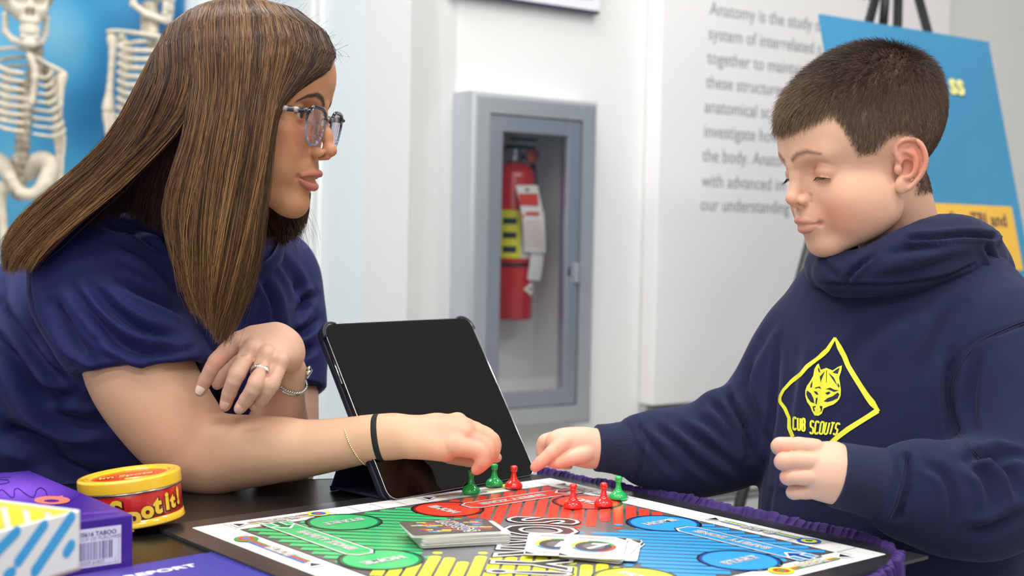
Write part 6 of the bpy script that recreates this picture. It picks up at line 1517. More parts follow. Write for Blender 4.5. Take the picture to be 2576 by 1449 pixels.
def sheet(name, G, n, nt=15, nclump=70, thick=0.009, rad=0.00034, dark=0.0, light=1.0, ombre=0.5, parent=None, umin=0.0, umax=1.0, out=3.2, wave=0.0018, tipspread=1.0, seed=3, tiplen=(0.86, 1.0), root_thick=0.25, mass=True):
    r = np.random.default_rng(seed); g = guides(G, nt); ng = len(G)
    uc = np.sort(r.uniform(umin, umax, nclump)); ctint = r.random(nclump); cph = r.uniform(0, 6.28, (nclump, 3)); clay = r.random(nclump)
    ci = r.integers(0, nclump, n); u0 = np.clip(uc[ci]+r.normal(size=n)*0.55/nclump*(umax-umin)*1.6, umin, umax)
    t = np.linspace(0, 1, nt)[None, :]; con = (0.15+0.75*t**1.2)
    u = u0[:, None]*(1-con)+(uc[ci]+r.normal(size=n)*0.35/nclump)[:, None]*con
    u = u+r.normal(size=(n, 1))*0.030*np.sin(t*3+r.uniform(0, 6, (n, 1)))
    u = np.clip(u, 0, 1)*(ng-1); i = np.minimum(u.astype(int), ng-2); f = (u-i)[..., None]; ti = np.broadcast_to(np.arange(nt)[None, :], u.shape)
    L = r.uniform(tiplen[0], tiplen[1], n)[:, None]; tt = t*L*(nt-1); t0 = np.minimum(tt.astype(int), nt-2); tf = (tt-t0)[..., None]
    P = ((g[i, t0]*(1-f)+g[i+1, t0]*f)*(1-tf)+(g[i, t0+1]*(1-f)+g[i+1, t0+1]*f)*tf)
    lay = np.clip(0.5*clay[ci]+0.5*r.random(n), 0, 1)[:, None]
    P = P+(FW*1.0)[None, None, :]*(lay*thick*(root_thick+(1-root_thick)*np.sin(np.clip(t*1.1, 0, 1)*math.pi*0.6)))[..., None]
    ph = cph[ci]; amp = wave*(0.15+t**1.3)
    w1 = np.sin(t*9+ph[:, :1])*amp+np.sin(t*17+ph[:, 1:2])*amp*0.35; w2 = np.sin(t*7+ph[:, 2:3])*amp
    P = P+w1[..., None]*RT+w2[..., None]*FW*0.8
    P = P+(r.normal(size=(n, 1, 3))*0.0011+np.cumsum(r.normal(size=(n, nt, 3))*0.00022, 1))*(0.25+tipspread*t)[..., None]
    fly = r.random(n) < 0.035; P[fly] += np.cumsum(r.normal(size=(fly.sum(), nt, 3))*0.0012, 1)*t[..., None]
    P = push_out(P, np.broadcast_to(out+(1-lay)*4.5+0*t, (n, nt)), W_ELLS, WMI, WM)
    R = np.broadcast_to(rad*(1.0-0.75*t**3), (n, nt))*r.uniform(0.6, 1.25, n)[:, None]
    k = (ctint[ci][:, None]*0.60+0.40*r.random((n, 1)))**1.2
    hi = np.clip((k-0.52)*2.2, 0, 1)*light*(0.45+ombre*np.clip(t*1.3, 0, 1)); hi = np.clip(hi+0.34*ombre*light*np.clip(t-0.38, 0, 1), 0, 1)
    dk, md, lt = np.array(lin('20140D')), np.array(lin('623F28')), np.array(lin('BE9058'))
    C = dk+(md-dk)*(np.clip(k*1.3, 0, 1)*(1-dark))[..., None]; C = C+(lt-C)*(hi*(1-dark))[..., None]
    o = strands_mesh(name, P, R, C, M_HAIR_W, parent)
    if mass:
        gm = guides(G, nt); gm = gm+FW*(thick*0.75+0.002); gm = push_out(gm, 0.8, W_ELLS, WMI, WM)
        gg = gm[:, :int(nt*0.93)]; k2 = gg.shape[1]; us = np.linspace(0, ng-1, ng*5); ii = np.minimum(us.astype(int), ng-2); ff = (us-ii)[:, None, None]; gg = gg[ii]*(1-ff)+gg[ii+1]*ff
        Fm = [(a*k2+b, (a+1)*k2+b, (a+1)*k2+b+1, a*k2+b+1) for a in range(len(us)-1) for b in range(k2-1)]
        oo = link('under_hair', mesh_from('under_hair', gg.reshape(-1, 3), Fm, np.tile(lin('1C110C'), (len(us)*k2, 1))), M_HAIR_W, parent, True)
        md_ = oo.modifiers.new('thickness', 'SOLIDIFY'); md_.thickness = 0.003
    return o
w_hair = bpy.data.objects.new('hair', None); COL.objects.link(w_hair); w_hair.location = tuple(W(560, 60, 1.45)); w_hair.parent = woman
w_hair.matrix_parent_inverse = Matrix.Translation(woman.location).inverted()
bpy.context.view_layer.update()
A = [
 [(655, 12, 1.44), (765, 62, 1.425), (832, 128, 1.425), (812, 176, 1.405), (755, 218, 1.385), (702, 258, 1.375), (684, 330, 1.370), (672, 450, 1.366), (658, 560, 1.366), (644, 680, 1.370), (612, 770, 1.378), (565, 862, 1.385)],
 [(648, 9, 1.44), (735, 55, 1.41), (782, 120, 1.392), (760, 190, 1.380), (705, 255, 1.370), (684, 320, 1.364), (668, 420, 1.360), (650, 545, 1.358), (628, 670, 1.362), (592, 775, 1.372), (556, 872, 1.378)],
 [(635, 7, 1.44), (690, 60, 1.40), (710, 140, 1.38), (688, 250, 1.366), (660, 400, 1.354), (630, 540, 1.352), (600, 680, 1.356), (572, 785, 1.366), (548, 862, 1.372)],
 [(605, 4, 1.44), (630, 60, 1.40), (632, 160, 1.372), (618, 300, 1.356), (592, 430, 1.348), (565, 560, 1.346), (548, 680, 1.350), (534, 765, 1.36), (538, 845, 1.366)],
 [(565, 6, 1.44), (562, 70, 1.40), (550, 180, 1.37), (532, 320, 1.355), (507, 450, 1.348), (490, 570, 1.346), (490, 680, 1.350), (500, 760, 1.36), (518, 822, 1.366)],
 [(520, 16, 1.44), (505, 90, 1.40), (484, 200, 1.37), (462, 330, 1.358), (428, 440, 1.352), (408, 545, 1.352), (430, 640, 1.353), (458, 720, 1.358), (492, 790, 1.364)]]
sheet('hair_locks', A, 5200, nclump=90, thick=0.010, parent=w_hair, seed=4, wave=0.0024)
B = [
 [(548, 10, 1.44), (528, 90, 1.398), (500, 200, 1.370), (462, 300, 1.368), (388, 380, 1.380), (300, 462, 1.392), (205, 545, 1.402), (118, 625, 1.415), (78, 680, 1.425)],
 [(480, 32, 1.44), (450, 110, 1.405), (420, 210, 1.385), (380, 310, 1.385), (315, 395, 1.392), (225, 480, 1.402), (130, 565, 1.415), (55, 640, 1.43), (30, 690, 1.44)],
 [(445, 55, 1.45), (410, 130, 1.425), (372, 230, 1.41), (325, 330, 1.41), (250, 420, 1.42), (160, 500, 1.43), (75, 575, 1.44), (20, 640, 1.45), (16, 690, 1.455)],
 [(412, 88, 1.465), (370, 160, 1.455), (325, 250, 1.45), (275, 335, 1.455), (200, 418, 1.46), (110, 492, 1.47), (42, 562, 1.48), (8, 622, 1.485), (12, 680, 1.485)],
 [(405, 95, 1.48), (380, 160, 1.49), (345, 250, 1.495), (300, 330, 1.50), (230, 405, 1.505), (140, 480, 1.51), (70, 545, 1.515), (30, 600, 1.52), (25, 640, 1.52)]]
sheet('hair_locks', B, 4200, nclump=70, thick=0.011, parent=w_hair, seed=9, wave=0.0026, ombre=0.8)
C_ = [
 [(496, 215, 1.40), (476, 270, 1.396), (450, 360, 1.40), (425, 450, 1.41), (405, 540, 1.425), (400, 590, 1.44)],
 [(462, 225, 1.405), (430, 280, 1.405), (385, 370, 1.412), (350, 450, 1.43), (330, 520, 1.45), (320, 550, 1.46)],
 [(430, 250, 1.42), (390, 310, 1.42), (330, 400, 1.43), (280, 470, 1.445), (230, 530, 1.46), (180, 580, 1.47)]]
sheet('hair_locks', C_, 1300, nclump=40, thick=0.008, parent=w_hair, seed=12, dark=0.75, light=0.2)  # inner locks coloured darker to paint the shade in the gap
D = [
 [(690, 26, 1.46), (750, 76, 1.49), (772, 140, 1.515), (772, 260, 1.535), (774, 400, 1.54), (778, 500, 1.54), (768, 560, 1.535), (744, 616, 1.53)],
 [(650, 8, 1.46), (700, 70, 1.51), (735, 200, 1.545), (735, 380, 1.55), (738, 500, 1.55), (742, 570, 1.545), (722, 606, 1.54)],
 [(580, 5, 1.465), (590, 100, 1.53), (600, 250, 1.56), (630, 400, 1.565), (665, 520, 1.565), (700, 590, 1.56), (708, 630, 1.55)],
 [(500, 20, 1.465), (480, 120, 1.53), (460, 250, 1.56), (470, 380, 1.575), (520, 500, 1.58), (560, 580, 1.58), (580, 640, 1.58)],
 [(430, 70, 1.47), (400, 160, 1.51), (370, 280, 1.53), (330, 370, 1.54), (280, 440, 1.55), (200, 500, 1.55), (120, 560, 1.55)]]
sheet('hair_locks', D, 2600, nclump=60, thick=-0.006, parent=w_hair, seed=15, dark=0.55, light=0.4)
# fine loose hairs over the forehead and round the outline
r = np.random.default_rng(5); n = 170; k = 9; P = np.zeros((n, k, 3))
for i in range(n):
    if i < 110: a = r.random(); x0, y0 = 640+190*a, 12+125*a**1.5; dx, dy = r.uniform(10, 60), r.uniform(-34, 22)
    else: x0, y0 = r.uniform(700, 768), r.uniform(480, 560); dx, dy = r.uniform(-10, 34), r.uniform(20, 110)
    cur = r.uniform(-30, 40); pts = [(x0+dx*t+cur*0.35*math.sin(t*2.6), y0+dy*t+cur*t*t, 1.45+0.02*r.normal()*t) for t in np.linspace(0, 1, k)]
    P[i] = [W(*p) for p in pts]
strands_mesh('loose_hair', P, np.full((n, k), 0.00011), np.tile(lin('3A2A22'), (n, k, 1)), M_HAIR_W, w_hair)['kind'] = 'stuff'
# scalp and parting line colour under the long hair: cap
lv, lf = whead_local
def cap(name, lv, lf, mask, grow, col, M, m, parent):
    keep = mask[lf].all(1); ln = normals_of(lv, lf); idx = np.full(len(lv), -1); used = np.unique(lf[keep]); idx[used] = np.arange(len(used))
    V = lv[used]+ln[used]*grow; return link(name, mesh_from(name, xf(M, V), idx[lf[keep]], np.tile(lin(col), (len(V), 1)) if isinstance(col, str) else col[used]), m, parent, True)
q = to_px(xf(WM, np.stack([lv[:, 0], -np.abs(lv[:, 1]), lv[:, 2]], 1)))
hl_line = np.interp(q[:, 0], [640, 672, 700, 760, 812, 840, 860], [900, 300, 262, 222, 176, 150, 100])
m_cap = (q[:, 1] < hl_line-4)&(lv[:, 2] > -60)&~((lv[:, 0] > 45)&(lv[:, 2] < 68))&((lv[:, 0] < 12)|(lv[:, 2] > 5))
cap('scalp_hair', lv, lf, m_cap, 0.7, '20140E', WM, M_HAIR_W, w_hair)

# -------- boy: short brushed crop
lv, lf, ln = bhead_local
MIR = np.stack([lv[:, 0], np.abs(lv[:, 1]), lv[:, 2]], 1); q = to_px(xf(BM, MIR))[:, :2]
poly = np.array([(1900, 318), (1952, 338), (2000, 326), (2050, 305), (2080, 292), (2102, 290), (2120, 318), (2138, 358), (2160, 394), (2205, 386), (2236, 352), (2262, 340), (2300, 350), (2304, 400), (2300, 440), (2304, 492), (2352, 484), (2440, 380), (2440, 30), (1900, 30)], float)
def inside(q, poly):
    c = np.zeros(len(q), bool); j = len(poly)-1
    for i in range(len(poly)):
        a, b = poly[i], poly[j]; m = ((a[1] > q[:, 1]) != (b[1] > q[:, 1])); xx = (b[0]-a[0])*(q[:, 1]-a[1])/(b[1]-a[1]+1e-12)+a[0]; c ^= m&(q[:, 0] < xx); j = i
    return c
def edge_dist(q, poly):
    d = np.full(len(q), 1e9)
    for i in range(len(poly)): dd, _ = seg_dist(q, poly[i], poly[(i+1) % len(poly)]); d = np.minimum(d, dd)
    return d
ed = edge_dist(q, poly); ins = inside(q, poly); sd_ = np.where(ins, ed, -ed)
earzone = (np.abs(lv[:, 1]) > 60)&(((lv[:, 0]-2)/20)**2+((lv[:, 2]-1)/27)**2 < 1)|(np.abs(lv[:, 1]) > 76)
dens = np.clip((sd_+wobble(lv, 0.5, 4)*5+3)/12, 0, 1)*(~earzone)*(lv[:, 2] > -62)
# shaved stubble tone on the scalp itself
ca = b_body.data.color_attributes['Col']; cc_ = np.zeros(len(b_body.data.vertices)*4, np.float32); ca.data.foreach_get('color', cc_); cc_ = cc_.reshape(-1, 4)
nb = len(lv); wgt = (np.clip((sd_+8)/22, 0, 1)*(~earzone)*(lv[:, 2] > -66)*0.80)[:, None]; cc_[:nb, :3] = cc_[:nb, :3]*(1-wgt)+np.array(lin('4A382E'))*wgt; ca.data.foreach_set('color', cc_.ravel())
r = np.random.default_rng(11)
fa = lf; fc = lv[fa].mean(1); A_ = np.linalg.norm(np.cross(lv[fa[:, 2]]-lv[fa[:, 0]], lv[fa[:, 3]]-lv[fa[:, 1]]), axis=1)/2
pr_ = A_*dens[fa].mean(1); pr_ /= pr_.sum(); n = 46000
pick = r.choice(len(fa), n, p=pr_); a, b = r.random((2, n, 1))
root = (lv[fa[pick, 0]]*(1-a)+lv[fa[pick, 1]]*a)*(1-b)+(lv[fa[pick, 3]]*(1-a)+lv[fa[pick, 2]]*a)*b
nn = ln[fa[pick]].mean(1); nn /= np.linalg.norm(nn, axis=1)[:, None]
sdp = sd_[fa[pick]].mean(1)
top = np.clip((root[:, 2]-58)/42, 0, 1); front = np.clip((root[:, 0]-25)/50, 0, 1)*np.clip((root[:, 2]-40)/30, 0, 1)
whorl = np.array([-66, 8, 104.0]); dirn = root-whorl; dirn = dirn-nn*(dirn*nn).sum(1)[:, None]; dirn /= np.linalg.norm(dirn, axis=1)[:, None]+1e-9
swirl = np.cross(nn, dirn); far = np.linalg.norm(root-whorl, axis=1); dirn = dirn+swirl*(0.6*np.exp(-(far/28)**2))[:, None]
side = (1-top); dirn = dirn*(1-0.75*side[:, None])+np.array([0.15, 0, -1.0])*(0.75*side)[:, None]; dirn = dirn-nn*(dirn*nn).sum(1)[:, None]*0.9; dirn /= np.linalg.norm(dirn, axis=1)[:, None]+1e-9
length = (3.2+7.5*top+6.0*np.maximum(top, 0.6)*front+3.5*np.clip((root[:, 2]-30)/30, 0, 1))*r.uniform(0.7, 1.15, n)*np.clip(0.45+sdp/26, 0.35, 1)
lift = 0.34+0.50*top-0.22*front+0.12*r.normal(size=n)
cl = np.sin(root@np.array([0.33, 0.21, 0.18])*2.2)*np.sin(root@np.array([-0.25, 0.35, 0.1])*2.6)
dv = dirn+nn*lift[:, None]+r.normal(size=(n, 3))*0.16+swirl*(cl*0.25)[:, None]; dv /= np.linalg.norm(dv, axis=1)[:, None]
k = 4; t = np.linspace(0, 1, k)[None, :, None]; bend = (dirn*0.5+np.array([0, 0, -0.22])*front[:, None]-nn*0.25)
P = root[:, None, :]+dv[:, None, :]*length[:, None, None]*t+bend[:, None, :]*(length[:, None, None]*0.45)*t*t
tone = np.clip(0.35+0.35*r.random(n)+0.25*cl*0.5+0.45*front*r.random(n), 0, 1)
C0 = np.array(lin('251913')); C1 = np.array(lin('543F30')); C2 = np.array(lin('AE9060'))
Cc = C0+(C1-C0)*tone[:, None]; tipc = Cc+(C2-Cc)*(np.clip(front*1.2-0.15, 0, 1)*r.random(n)*0.8)[:, None]
Cc = Cc+(np.array(lin('6A5749'))-Cc)*(0.55*side)[:, None]; tipc = tipc+(np.array(lin('7A6555'))-tipc)*(0.5*side)[:, None]
C = Cc[:, None, :]*(1-t)+tipc[:, None, :]*t
R = np.broadcast_to((0.17*(1-0.7*t[..., 0])), (n, k))
o = strands_mesh('short_hair', xf(BM, P.reshape(-1, 3)).reshape(n, k, 3), R*0.001, C, M_HAIR_B, boy)
o['kind'] = 'stuff'
# ------------------------------------------------------------------ things worn
M_FRAME = mat('acetate', attr='Col', rough=0.08, coat=0.6, spec=0.6); M_LENS = thin_glass('lens', 'FBF4FB', 0.07)
gl = thing('eyeglasses', xf(WM, [97, 0, -5])[0], 'tortoiseshell eyeglasses with black top rims worn by the woman', 'glasses')
def gcol(V):
    z = V[:, 2]; n = wobble(V*np.array([1, 1, 1]), 0.35, 5); blk = np.array(lin('0C0F1C')); bl_ = np.array(lin('7C8AA4'))
    t = np.clip((z+8)/8, 0, 1)[:, None]; C = bl_*(1-t)+blk*t; g = np.clip(n*3-1.2, 0, 1)[:, None]*t; return C*(1-g)+np.array(lin('9C9CA0'))*g
def outline_lens(sy, w=22.5, h=20.0, n=56):
    pts = []
    for i in range(n):
        a = 2*math.pi*i/n; c_, s_ = math.cos(a), math.sin(a); e = 3.2 if s_ > 0 else 2.2
        y = np.sign(c_)*abs(c_)**(2/e)*w*(1.0 if s_ > 0 else 0.94); z = np.sign(s_)*abs(s_)**(2/e)*h
        yy = sy*(32+y*1.0); xx = 98-0.0016*(abs(yy))**2*0.9-0.02*abs(z); pts.append((xx, yy, z-6.5))
    return np.array(pts)
for sy in (-1, 1):
    o_ = outline_lens(sy); P = np.vstack([o_, o_[:2]]); V, F = tube_geo(P, np.r_[1.5+0.7*np.clip((P[:, 2]+4)/12, 0, 1)], 8, False, 0.8); link('rim', mesh_from('rim', xf(WM, V), F, gcol(V)), M_FRAME, gl, True)
    V = np.vstack([o_.mean(0)+[1.0, 0, 0], o_]); F = [(0, i+1, (i+1) % len(o_)+1) for i in range(len(o_))]; lo_ = link('lens', mesh_from('lens', xf(WM, V), F), M_LENS, gl, True); mm = lo_.modifiers.new('t', 'SOLIDIFY'); mm.thickness = 0.0016
    T = smooth_path([(93, sy*55.5, 7), (88, sy*59.5, 7), (60, sy*65, 5), (25, sy*70, 4.0), (-8, sy*73, 3), (-20, sy*72, -8)], 60); V, F = tube_geo(T, np.linspace(3.3, 2.3, 60), 8, True, 0.42, upv=(0, 1, 0)); n = np.clip(np.sin(V[:, 0]*0.55)*1.8+wobble(V, 0.5, 8)*1.6, 0, 1)[:, None]
    link('temple', mesh_from('temple', xf(WM, V), F, np.array(lin('100E12'))*(1-n)+np.array(lin('A59C98'))*n), M_FRAME, gl, True)
    V, F = tube_geo(smooth_path([(94.6, sy*53, 7), (94, sy*56.0, 7.2), (90, sy*59, 7)], 8), 2.6, 8, True, 0.9); link('hinge', mesh_from('hinge', xf(WM, V), F, np.tile(lin('0C0F1C'), (len(V), 1))), M_FRAME, gl, True)
V, F = tube_geo(smooth_path([(96.5, -9.5, 1), (98.5, -5, 4), (99.2, 0, 5), (98.5, 5, 4), (96.5, 9.5, 1)], 16), 1.7, 8, True); link('bridge', mesh_from('bridge', xf(WM, V), F, gcol(V)), M_FRAME, gl, True)
M_SIL = mat('silver', 'DAD9D6', rough=0.18, metal=1.0); M_GOLD = mat('gold', 'D9AE62', rough=0.2, metal=1.0); M_STONE = mat('stone', 'F4F6FA', rough=0.03, spec=0.9, coat=1.0)
def hoop(c, ax, r1, r2, e_up, n=64, wob=None):
    ax = unit(ax); u = unit(np.asarray(e_up)-ax*np.dot(e_up, ax)); v = np.cross(ax, u)
    return np.array([c+u*r1*math.cos(a)+v*r2*math.sin(a)+(ax*wob(a) if wob else 0) for a in np.linspace(0, 2*math.pi, n+1)])
# hair tie and bracelet on the right wrist
wax = unit(W(985, 1098, 1.45)-W(900, 1110, 1.454)); c = W(954, 1101, 1.4490); rr = 57*1.45/FPX
geo = []; _u = unit(np.cross(wax, [0, 0, 1])); _v = np.cross(wax, _u); V, F = lathe_geo([(rr-0.001, -0.0033), (rr+0.0010, -0.0031), (rr+0.0015, -0.002), (rr+0.0015, 0.002), (rr+0.0010, 0.0031), (rr-0.001, 0.0033)], 64, frame(c, _u, _v, wax)); F = F[:-2]; tie = link('hair_tie', mesh_from('tie', V, F), mat('elastic_black', '15161C', rough=0.85, bump=0.3, bscale=1500), None, True); tag(tie, 'black elastic hair tie round the woman\'s wrist', 'hair tie')
c = W(896, 1112, 1.4535); rb_ = 56*1.453/FPX; ax3 = unit(wax+np.array([0, 0, 0.36])*1.0); P = hoop(c, ax3, rb_*1.08+0.0010, rb_*1.08+0.0010, [0, 0, 1], 72); bead = lathe_geo([(0, -1), (0.6, -.8), (1, 0), (0.6, .8), (0, 1)], 8)
geo = [(bead[0]*0.00135+p, bead[1]) for p in P[:-1]]; geo.append(tube_geo(P, 0.0005, 5, False)); V, F = merge_geo(geo); br = link('bracelet', mesh_from('bracelet', V, F), mat('pearl_gold', 'E8D3A4', rough=0.25, metal=0.8), None, True); tag(br, 'thin beaded gold bracelet on the woman\'s forearm', 'bracelet')
# ring on the drooping hand
A0, B0 = W(672, 888, 1.420), W(645, 962, 1.396); fax = unit(B0-A0); c = A0*0.36+B0*0.64; rr = 21.3*1.405/FPX
rg = thing('ring', c, 'silver ring with a small stone on the woman\'s drooping hand', 'ring')
for k_, off in enumerate((-0.0016, 0.0012)):
    V, F = tube_geo(hoop(c+fax*off, unit(fax+np.array([0.12, 0, 0.16*(k_)])), rr+0.0006, rr+0.0006, toc), 0.0011, 8, False); link('band', mesh_from('band', V, F), M_SIL, rg, True)
for i, a in enumerate(np.linspace(-0.5, 0.9, 7)):
    u = unit(toc-fax*(toc@fax)); v = np.cross(fax, u); p = c+(u*math.cos(a)+v*math.sin(a)*(-1))*(rr+0.0016); sz = 0.0010 if i != 5 else 0.0022
    V, F = lathe_geo([(0, -.6), (1, 0), (.7, .5), (0, .55)], 8, frame(p, fax*sz, np.cross(fax, unit(p-c))*sz, unit(p-c)*sz)); link('stone', mesh_from('stone', V, F), M_STONE, rg)
# watch with a cable bangle
A0, B0 = W(722, 1000, 1.505), W(736, 925, 1.482); wx = unit(B0-A0); c = W(729, 956, 1.4885); rw = 41*1.488/FPX
wt = thing('wristwatch', c, 'silver and gold watch on a twisted cable bangle round the woman\'s wrist', 'watch')
tl_ = unit(wx+RT*0.30)
for ph in (0, math.pi):
    P = []; n = 260
    base_ = hoop(c, tl_, rw+0.0016, rw+0.0016, RT, n); u0_ = unit(tl_)
    for i, p in enumerate(base_): rad_ = unit(p-c); a = i*0.55+ph; P.append(p+(rad_*math.cos(a)+u0_*math.sin(a))*0.0011)
    V, F = tube_geo(P, 0.0010, 6, False); link('bangle', mesh_from('bangle', V, F), M_SIL, wt, True)
P = hoop(c-tl_*0.0034, tl_, rw+0.0014, rw+0.0014, RT, 80); V, F = tube_geo(P, 0.0013, 6, False); link('bangle', mesh_from('bangle', V, F), M_SIL, wt, True)
hc_ = c+RT*(rw+0.0015)+UP*0.006; V, F = lathe_geo([(0, -.0032), (.0072, -.0032), (.0080, -.0020), (.0080, .0016), (.0070, .0028), (.0, .0030)], 32, frame(hc_, unit(FW-RT*(FW@RT)), tl_, RT)); link('watch_case', mesh_from('case', V, F), M_SIL, wt, True)
for s_ in (1, -1):
    V, F = tube_geo([hc_+tl_*0.0078*s_+toc*0.001-RT*0.001, hc_+tl_*0.0125*s_-RT*0.0045], [0.0032, 0.0026], 10, True); link('lug', mesh_from('lug', V, F), M_GOLD if s_ < 0 else M_SIL, wt, True)
for i in range(3): V, F = lathe_geo([(0, -.5), (.8, -.3), (1, 0.2), (0, .9)], 10, frame(hc_+toc*0.0082+UP*(0.004-0.004*i), RT*0.0012, UP*0.0012, toc*0.0012)); link('crown', mesh_from('crown', V, F), M_GOLD, wt, True)
# ------------------------------------------------------------------ two anatomical skeletons standing before the mural
M_BONE = mat('bone', attr='Col', rough=0.55, bump=0.15, bscale=300)
def bone_col(V, dark):
    n = np.clip(0.5+0.5*wobble(V, 55, 3)+0.25*wobble(V, 160, 4), 0, 1)[:, None]; return np.array(lin('6E5B47'))*(dark*n)+np.array(lin('E6DCC8'))*(1-dark*n)
def bone(name, nodes, k, parent, h=0.004, dark=0.35, extra=None):
    allp = nodes+([e[0]+(e[1],) if False else e for e in (extra or [])]); s = SDF(*bounds(allp, 0.012), h); limb(s, nodes, k, max(6, 2*len(nodes)))
    for e in (extra or []): P, rr = nd(e); s.ell(P, (rr,)*3, k)
    V, F = sdf_piece(s, 1); return link(name, mesh_from(name, V, F, bone_col(V, dark)), M_BONE, parent, True)
def skull(Mw, parent):
    s = SDF((-100, -80, -110), (105, 80, 110), 2.6)
    s.ell((-8, 0, 40), (88, 68, 66), 8); s.ell((50, 0, 0), (34, 46, 44), 12)
    s.cone((55, 30, -8), (20, 60, -6), 7, 5, 4); s.cone((55, -30, -8), (20, -60, -6), 7, 5, 4)
    s.ell((74, 0, -36), (16, 24, 14), 8)
    for q in (1, -1):
        s.ell((78, q*22, 12), (24, 16.5, 15), 3, sub=True); s.ell((20, q*52, 10), (22, 10, 22), 8, sub=True); s.ell((78, q*6, -16), (16, 6.0, 12), 2, sub=True)
        s.chain([(10, q*48, -20), (6, q*46, -62), (40, q*32, -82), (74, q*10, -90)], [8, 8, 8, 9], 5)
    s.ell((78, 0, -88), (10, 16, 12), 6); s.cone((78, 16, -74), (78, -16, -74), 7, 7, 4); s.ell((40, 0, -56), (34, 30, 5), 3, sub=True)
    for i in range(-5, 6):
        a = i*0.17
        for z in (-53, -62): s.cone((60+26*math.cos(a), 28*math.sin(a), z-4), (60+26*math.cos(a), 28*math.sin(a), z+4), 2.6, 3.0, 0.6)
    V, F = s.mesh(); V = largest_ok(V, F, 1); n = np.clip(0.5+0.5*wobble(V, 0.05, 3), 0, 1)[:, None]*0.3
    link('skull', mesh_from('skull', xf(Mw, V), F, np.array(lin('6E5B47'))*n+np.array(lin('E8E0D0'))*(1-n)), M_BONE, parent, True)
D1 = 3.30
sk = thing('skeleton_model', W(60, 330, D1)*[1, 1, 0], 'anatomical skeleton model with its skull facing front, at the left frame edge', 'skeleton', 'anatomical skeleton models')
skull(head_frame(64, 20, D1-0.03, math.radians(62), math.radians(4), 1), sk)
for i in range(5): bone('neck_vertebra', [(86, 108+i*20, D1, 17), (96, 110+i*20, D1-0.02, 13)], 0.006, sk, 0.004, 0.8)
for i in range(15): bone('vertebra', [(60-i*1.2, 210+i*20, D1+0.03, 13), (72-i*1.2, 212+i*20, D1+0.01, 12), (50-i*1.2, 212+i*20, D1+0.02, 7)], 0.006, sk, 0.005, 0.85)
bone('collarbone', [(70, 128, D1-0.05, 6), (40, 120, D1-0.07, 5), (0, 124, D1-0.05, 6), (-40, 130, D1, 7)], 0.004, sk)
bone('collarbone', [(74, 132, D1-0.05, 6), (100, 150, D1-0.04, 5), (140, 172, D1-0.02, 6), (160, 185, D1, 8)], 0.004, sk)
bone('breastbone', [(74, 140, D1-0.09, 9), (88, 180, D1-0.10, 9), (80, 260, D1-0.11, 8)], 0.004, sk, 0.004, 0.6)
bone('shoulder_blade', [(110, 175, D1+0.03, 12), (130, 215, D1+0.05, 14), (120, 265, D1+0.05, 8)], 0.012, sk, 0.005, 0.7)
for i in range(8):   # ribs: near side sweep left, far side hidden to the right
    y = 150+i*21; w_ = 74+i*5 if i < 5 else 96-(i-5)*8
    bone('rib', [(66, y-6, D1+0.02, 5), (66-w_*0.6, y-4, D1+0.00, 5.5), (66-w_*1.02, y+8, D1-0.06, 5.5), (66-w_*0.7, y+26, D1-0.10, 6), (66-w_*0.1, y+34, D1-0.11, 5)], 0.003, sk, 0.0038, 0.25)
    w2 = 56+i*4
    bone('rib', [(70, y+6, D1+0.03, 4.5), (70+w2*0.6, y+4, D1+0.04, 5), (66+w2*1.15, y+26, D1-0.02, 5), (70+w2*0.8, y+46, D1-0.08, 5), (84, y+40, D1-0.10, 4)], 0.003, sk, 0.0038, 0.45)
bone('upper_arm', [(155, 190, D1, 15), (152, 215, D1, 10), (150, 250, D1, 9), (147, 310, D1, 9), (148, 335, D1, 15)], 0.006, sk, 0.004, 0.15)
bone('ulna', [(146, 345, D1, 12), (146, 380, D1, 7), (146, 440, D1, 7), (145, 470, D1, 8)], 0.004, sk, 0.004, 0.15); bone('radius', [(158, 345, D1, 9), (157, 390, D1, 6), (153, 440, D1, 6), (150, 470, D1, 8)], 0.004, sk, 0.004, 0.15)
bone('pelvis', [(76, 440, D1, 16), (100, 405, D1-0.02, 22), (128, 410, D1-0.03, 14), (118, 450, D1-0.04, 18), (96, 480, D1-0.05, 12), (66, 490, D1-0.06, 11), (40, 470, D1-0.05, 12), (10, 420, D1, 20), (-15, 400, D1, 20)], 0.012, sk, 0.005, 0.4)
bone('sacrum', [(52, 400, D1+0.03, 22), (50, 450, D1+0.03, 14)], 0.01, sk, 0.005, 0.8)
bone('thigh_bone', [(14, 470, D1, 20), (2, 490, D1, 14), (8, 560, D1, 11), (18, 700, D1, 12), (24, 900, D1, 12), (28, 960, D1, 20)], 0.006, sk, 0.005, 0.2); bone('thigh_bone', [(112, 490, D1-0.02, 18), (126, 520, D1, 12), (122, 700, D1, 12), (112, 960, D1, 20)], 0.006, sk, 0.005, 0.2)
for x_ in (30, 110): bone('shin_bone', [(x_, 985, D1, 20), (x_, 1080, D1, 11), (x_, 1480, D1, 10), (x_, 1560, D1, 14)], 0.006, sk, 0.006, 0.2); bone('foot', [(x_, 1590, D1, 14), (x_+10, 1600, D1-0.12, 12)], 0.01, sk, 0.006, 0.2)
D2 = 3.36
s2 = thing('skeleton_model', W(360, 330, D2)*[1, 1, 0], 'anatomical skeleton model turned away, beside the woman\'s hair', 'skeleton', 'anatomical skeleton models')
skull(head_frame(362, -44, D2, math.radians(18), math.radians(6), 1), s2)
for i in range(7): bone('neck_vertebra', [(372+i*1.0, 22+i*10, D2, 21-i*0.3)], 0.004, s2, 0.004, 0.7) if False else bone('neck_vertebra', [(368, 18+i*10, D2, 15), (384, 18+i*10, D2-0.01, 15)], 0.004, s2, 0.004, 0.6)
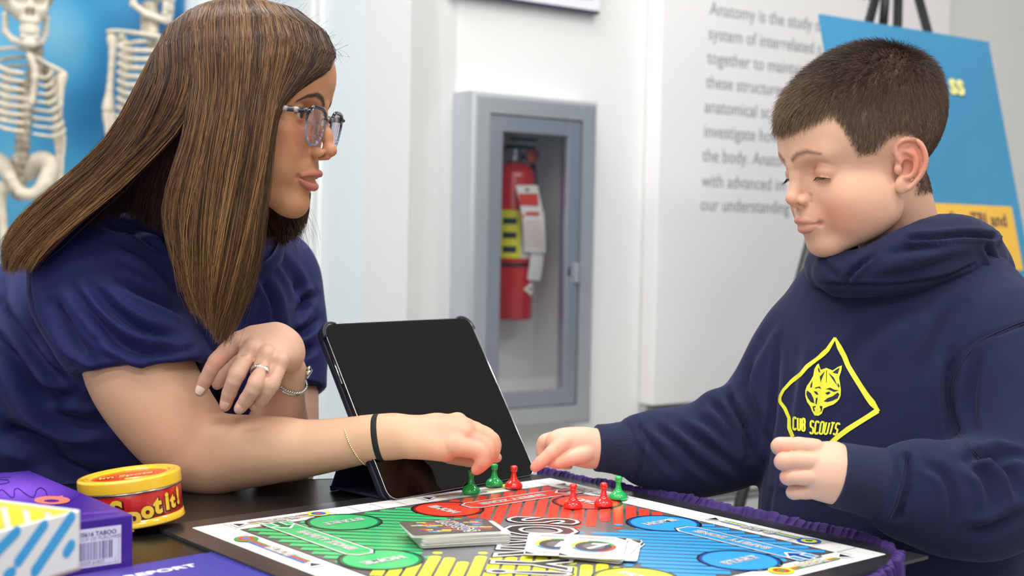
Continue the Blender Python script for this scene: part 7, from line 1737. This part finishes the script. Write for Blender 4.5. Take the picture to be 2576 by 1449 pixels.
bone('collarbone', [(272, 80, D2, 7), (300, 78, D2-0.02, 6), (350, 84, D2-0.05, 6), (400, 92, D2-0.05, 7)], 0.004, s2, 0.004, 0.2)
bone('shoulder_blade', [(306, 95, D2+0.03, 11), (318, 140, D2+0.04, 13), (312, 180, D2+0.04, 8)], 0.012, s2, 0.005, 0.6)
for i in range(9):
    y = 112+i*22; w_ = 58+i*3
    bone('rib', [(384, y-4, D2+0.04, 5), (364, y-8, D2+0.0, 6), (302-i*0.4, y, D2-0.03, 6), (316, y+12, D2-0.08, 6), (372, y+16, D2-0.11, 6.5)], 0.003, s2, 0.0038, 0.2)
    bone('rib', [(388, y-4, D2+0.04, 5), (404, y-8, D2+0.0, 6), (450, y+4, D2-0.03, 6), (430, y+14, D2-0.08, 6), (380, y+16, D2-0.11, 6)], 0.003, s2, 0.0038, 0.2)
for i in range(14): bone('vertebra', [(384, 110+i*20, D2+0.05, 13)]*2, 0.003, s2, 0.005, 0.8)
bone('upper_arm', [(283, 98, D2, 15), (284, 120, D2, 10), (280, 180, D2, 8), (275, 240, D2, 10), (273, 272, D2, 17)], 0.006, s2, 0.004, 0.15)
bone('ulna', [(270, 288, D2, 13), (272, 330, D2, 8), (276, 430, D2, 7), (280, 480, D2, 8)], 0.004, s2, 0.004, 0.2); bone('radius', [(284, 290, D2, 9), (286, 340, D2, 6), (284, 430, D2, 6), (286, 480, D2, 8)], 0.004, s2, 0.004, 0.2)
bone('pelvis', [(384, 440, D2, 18), (420, 410, D2-0.02, 22), (440, 450, D2-0.04, 16), (384, 490, D2-0.05, 12), (330, 450, D2-0.04, 16), (350, 410, D2-0.02, 22), (384, 440, D2, 18)], 0.012, s2, 0.005, 0.4)
for x_ in (340, 430): bone('thigh_bone', [(x_, 480, D2, 20), (x_, 560, D2, 12), (x_, 900, D2, 12), (x_, 960, D2, 20)], 0.006, s2, 0.006, 0.2); bone('shin_bone', [(x_, 985, D2, 20), (x_, 1080, D2, 11), (x_, 1480, D2, 10), (x_, 1560, D2, 14)], 0.006, s2, 0.006, 0.2); bone('foot', [(x_, 1580, D2, 14), (x_+10, 1590, D2-0.12, 12)], 0.01, s2, 0.006, 0.2)
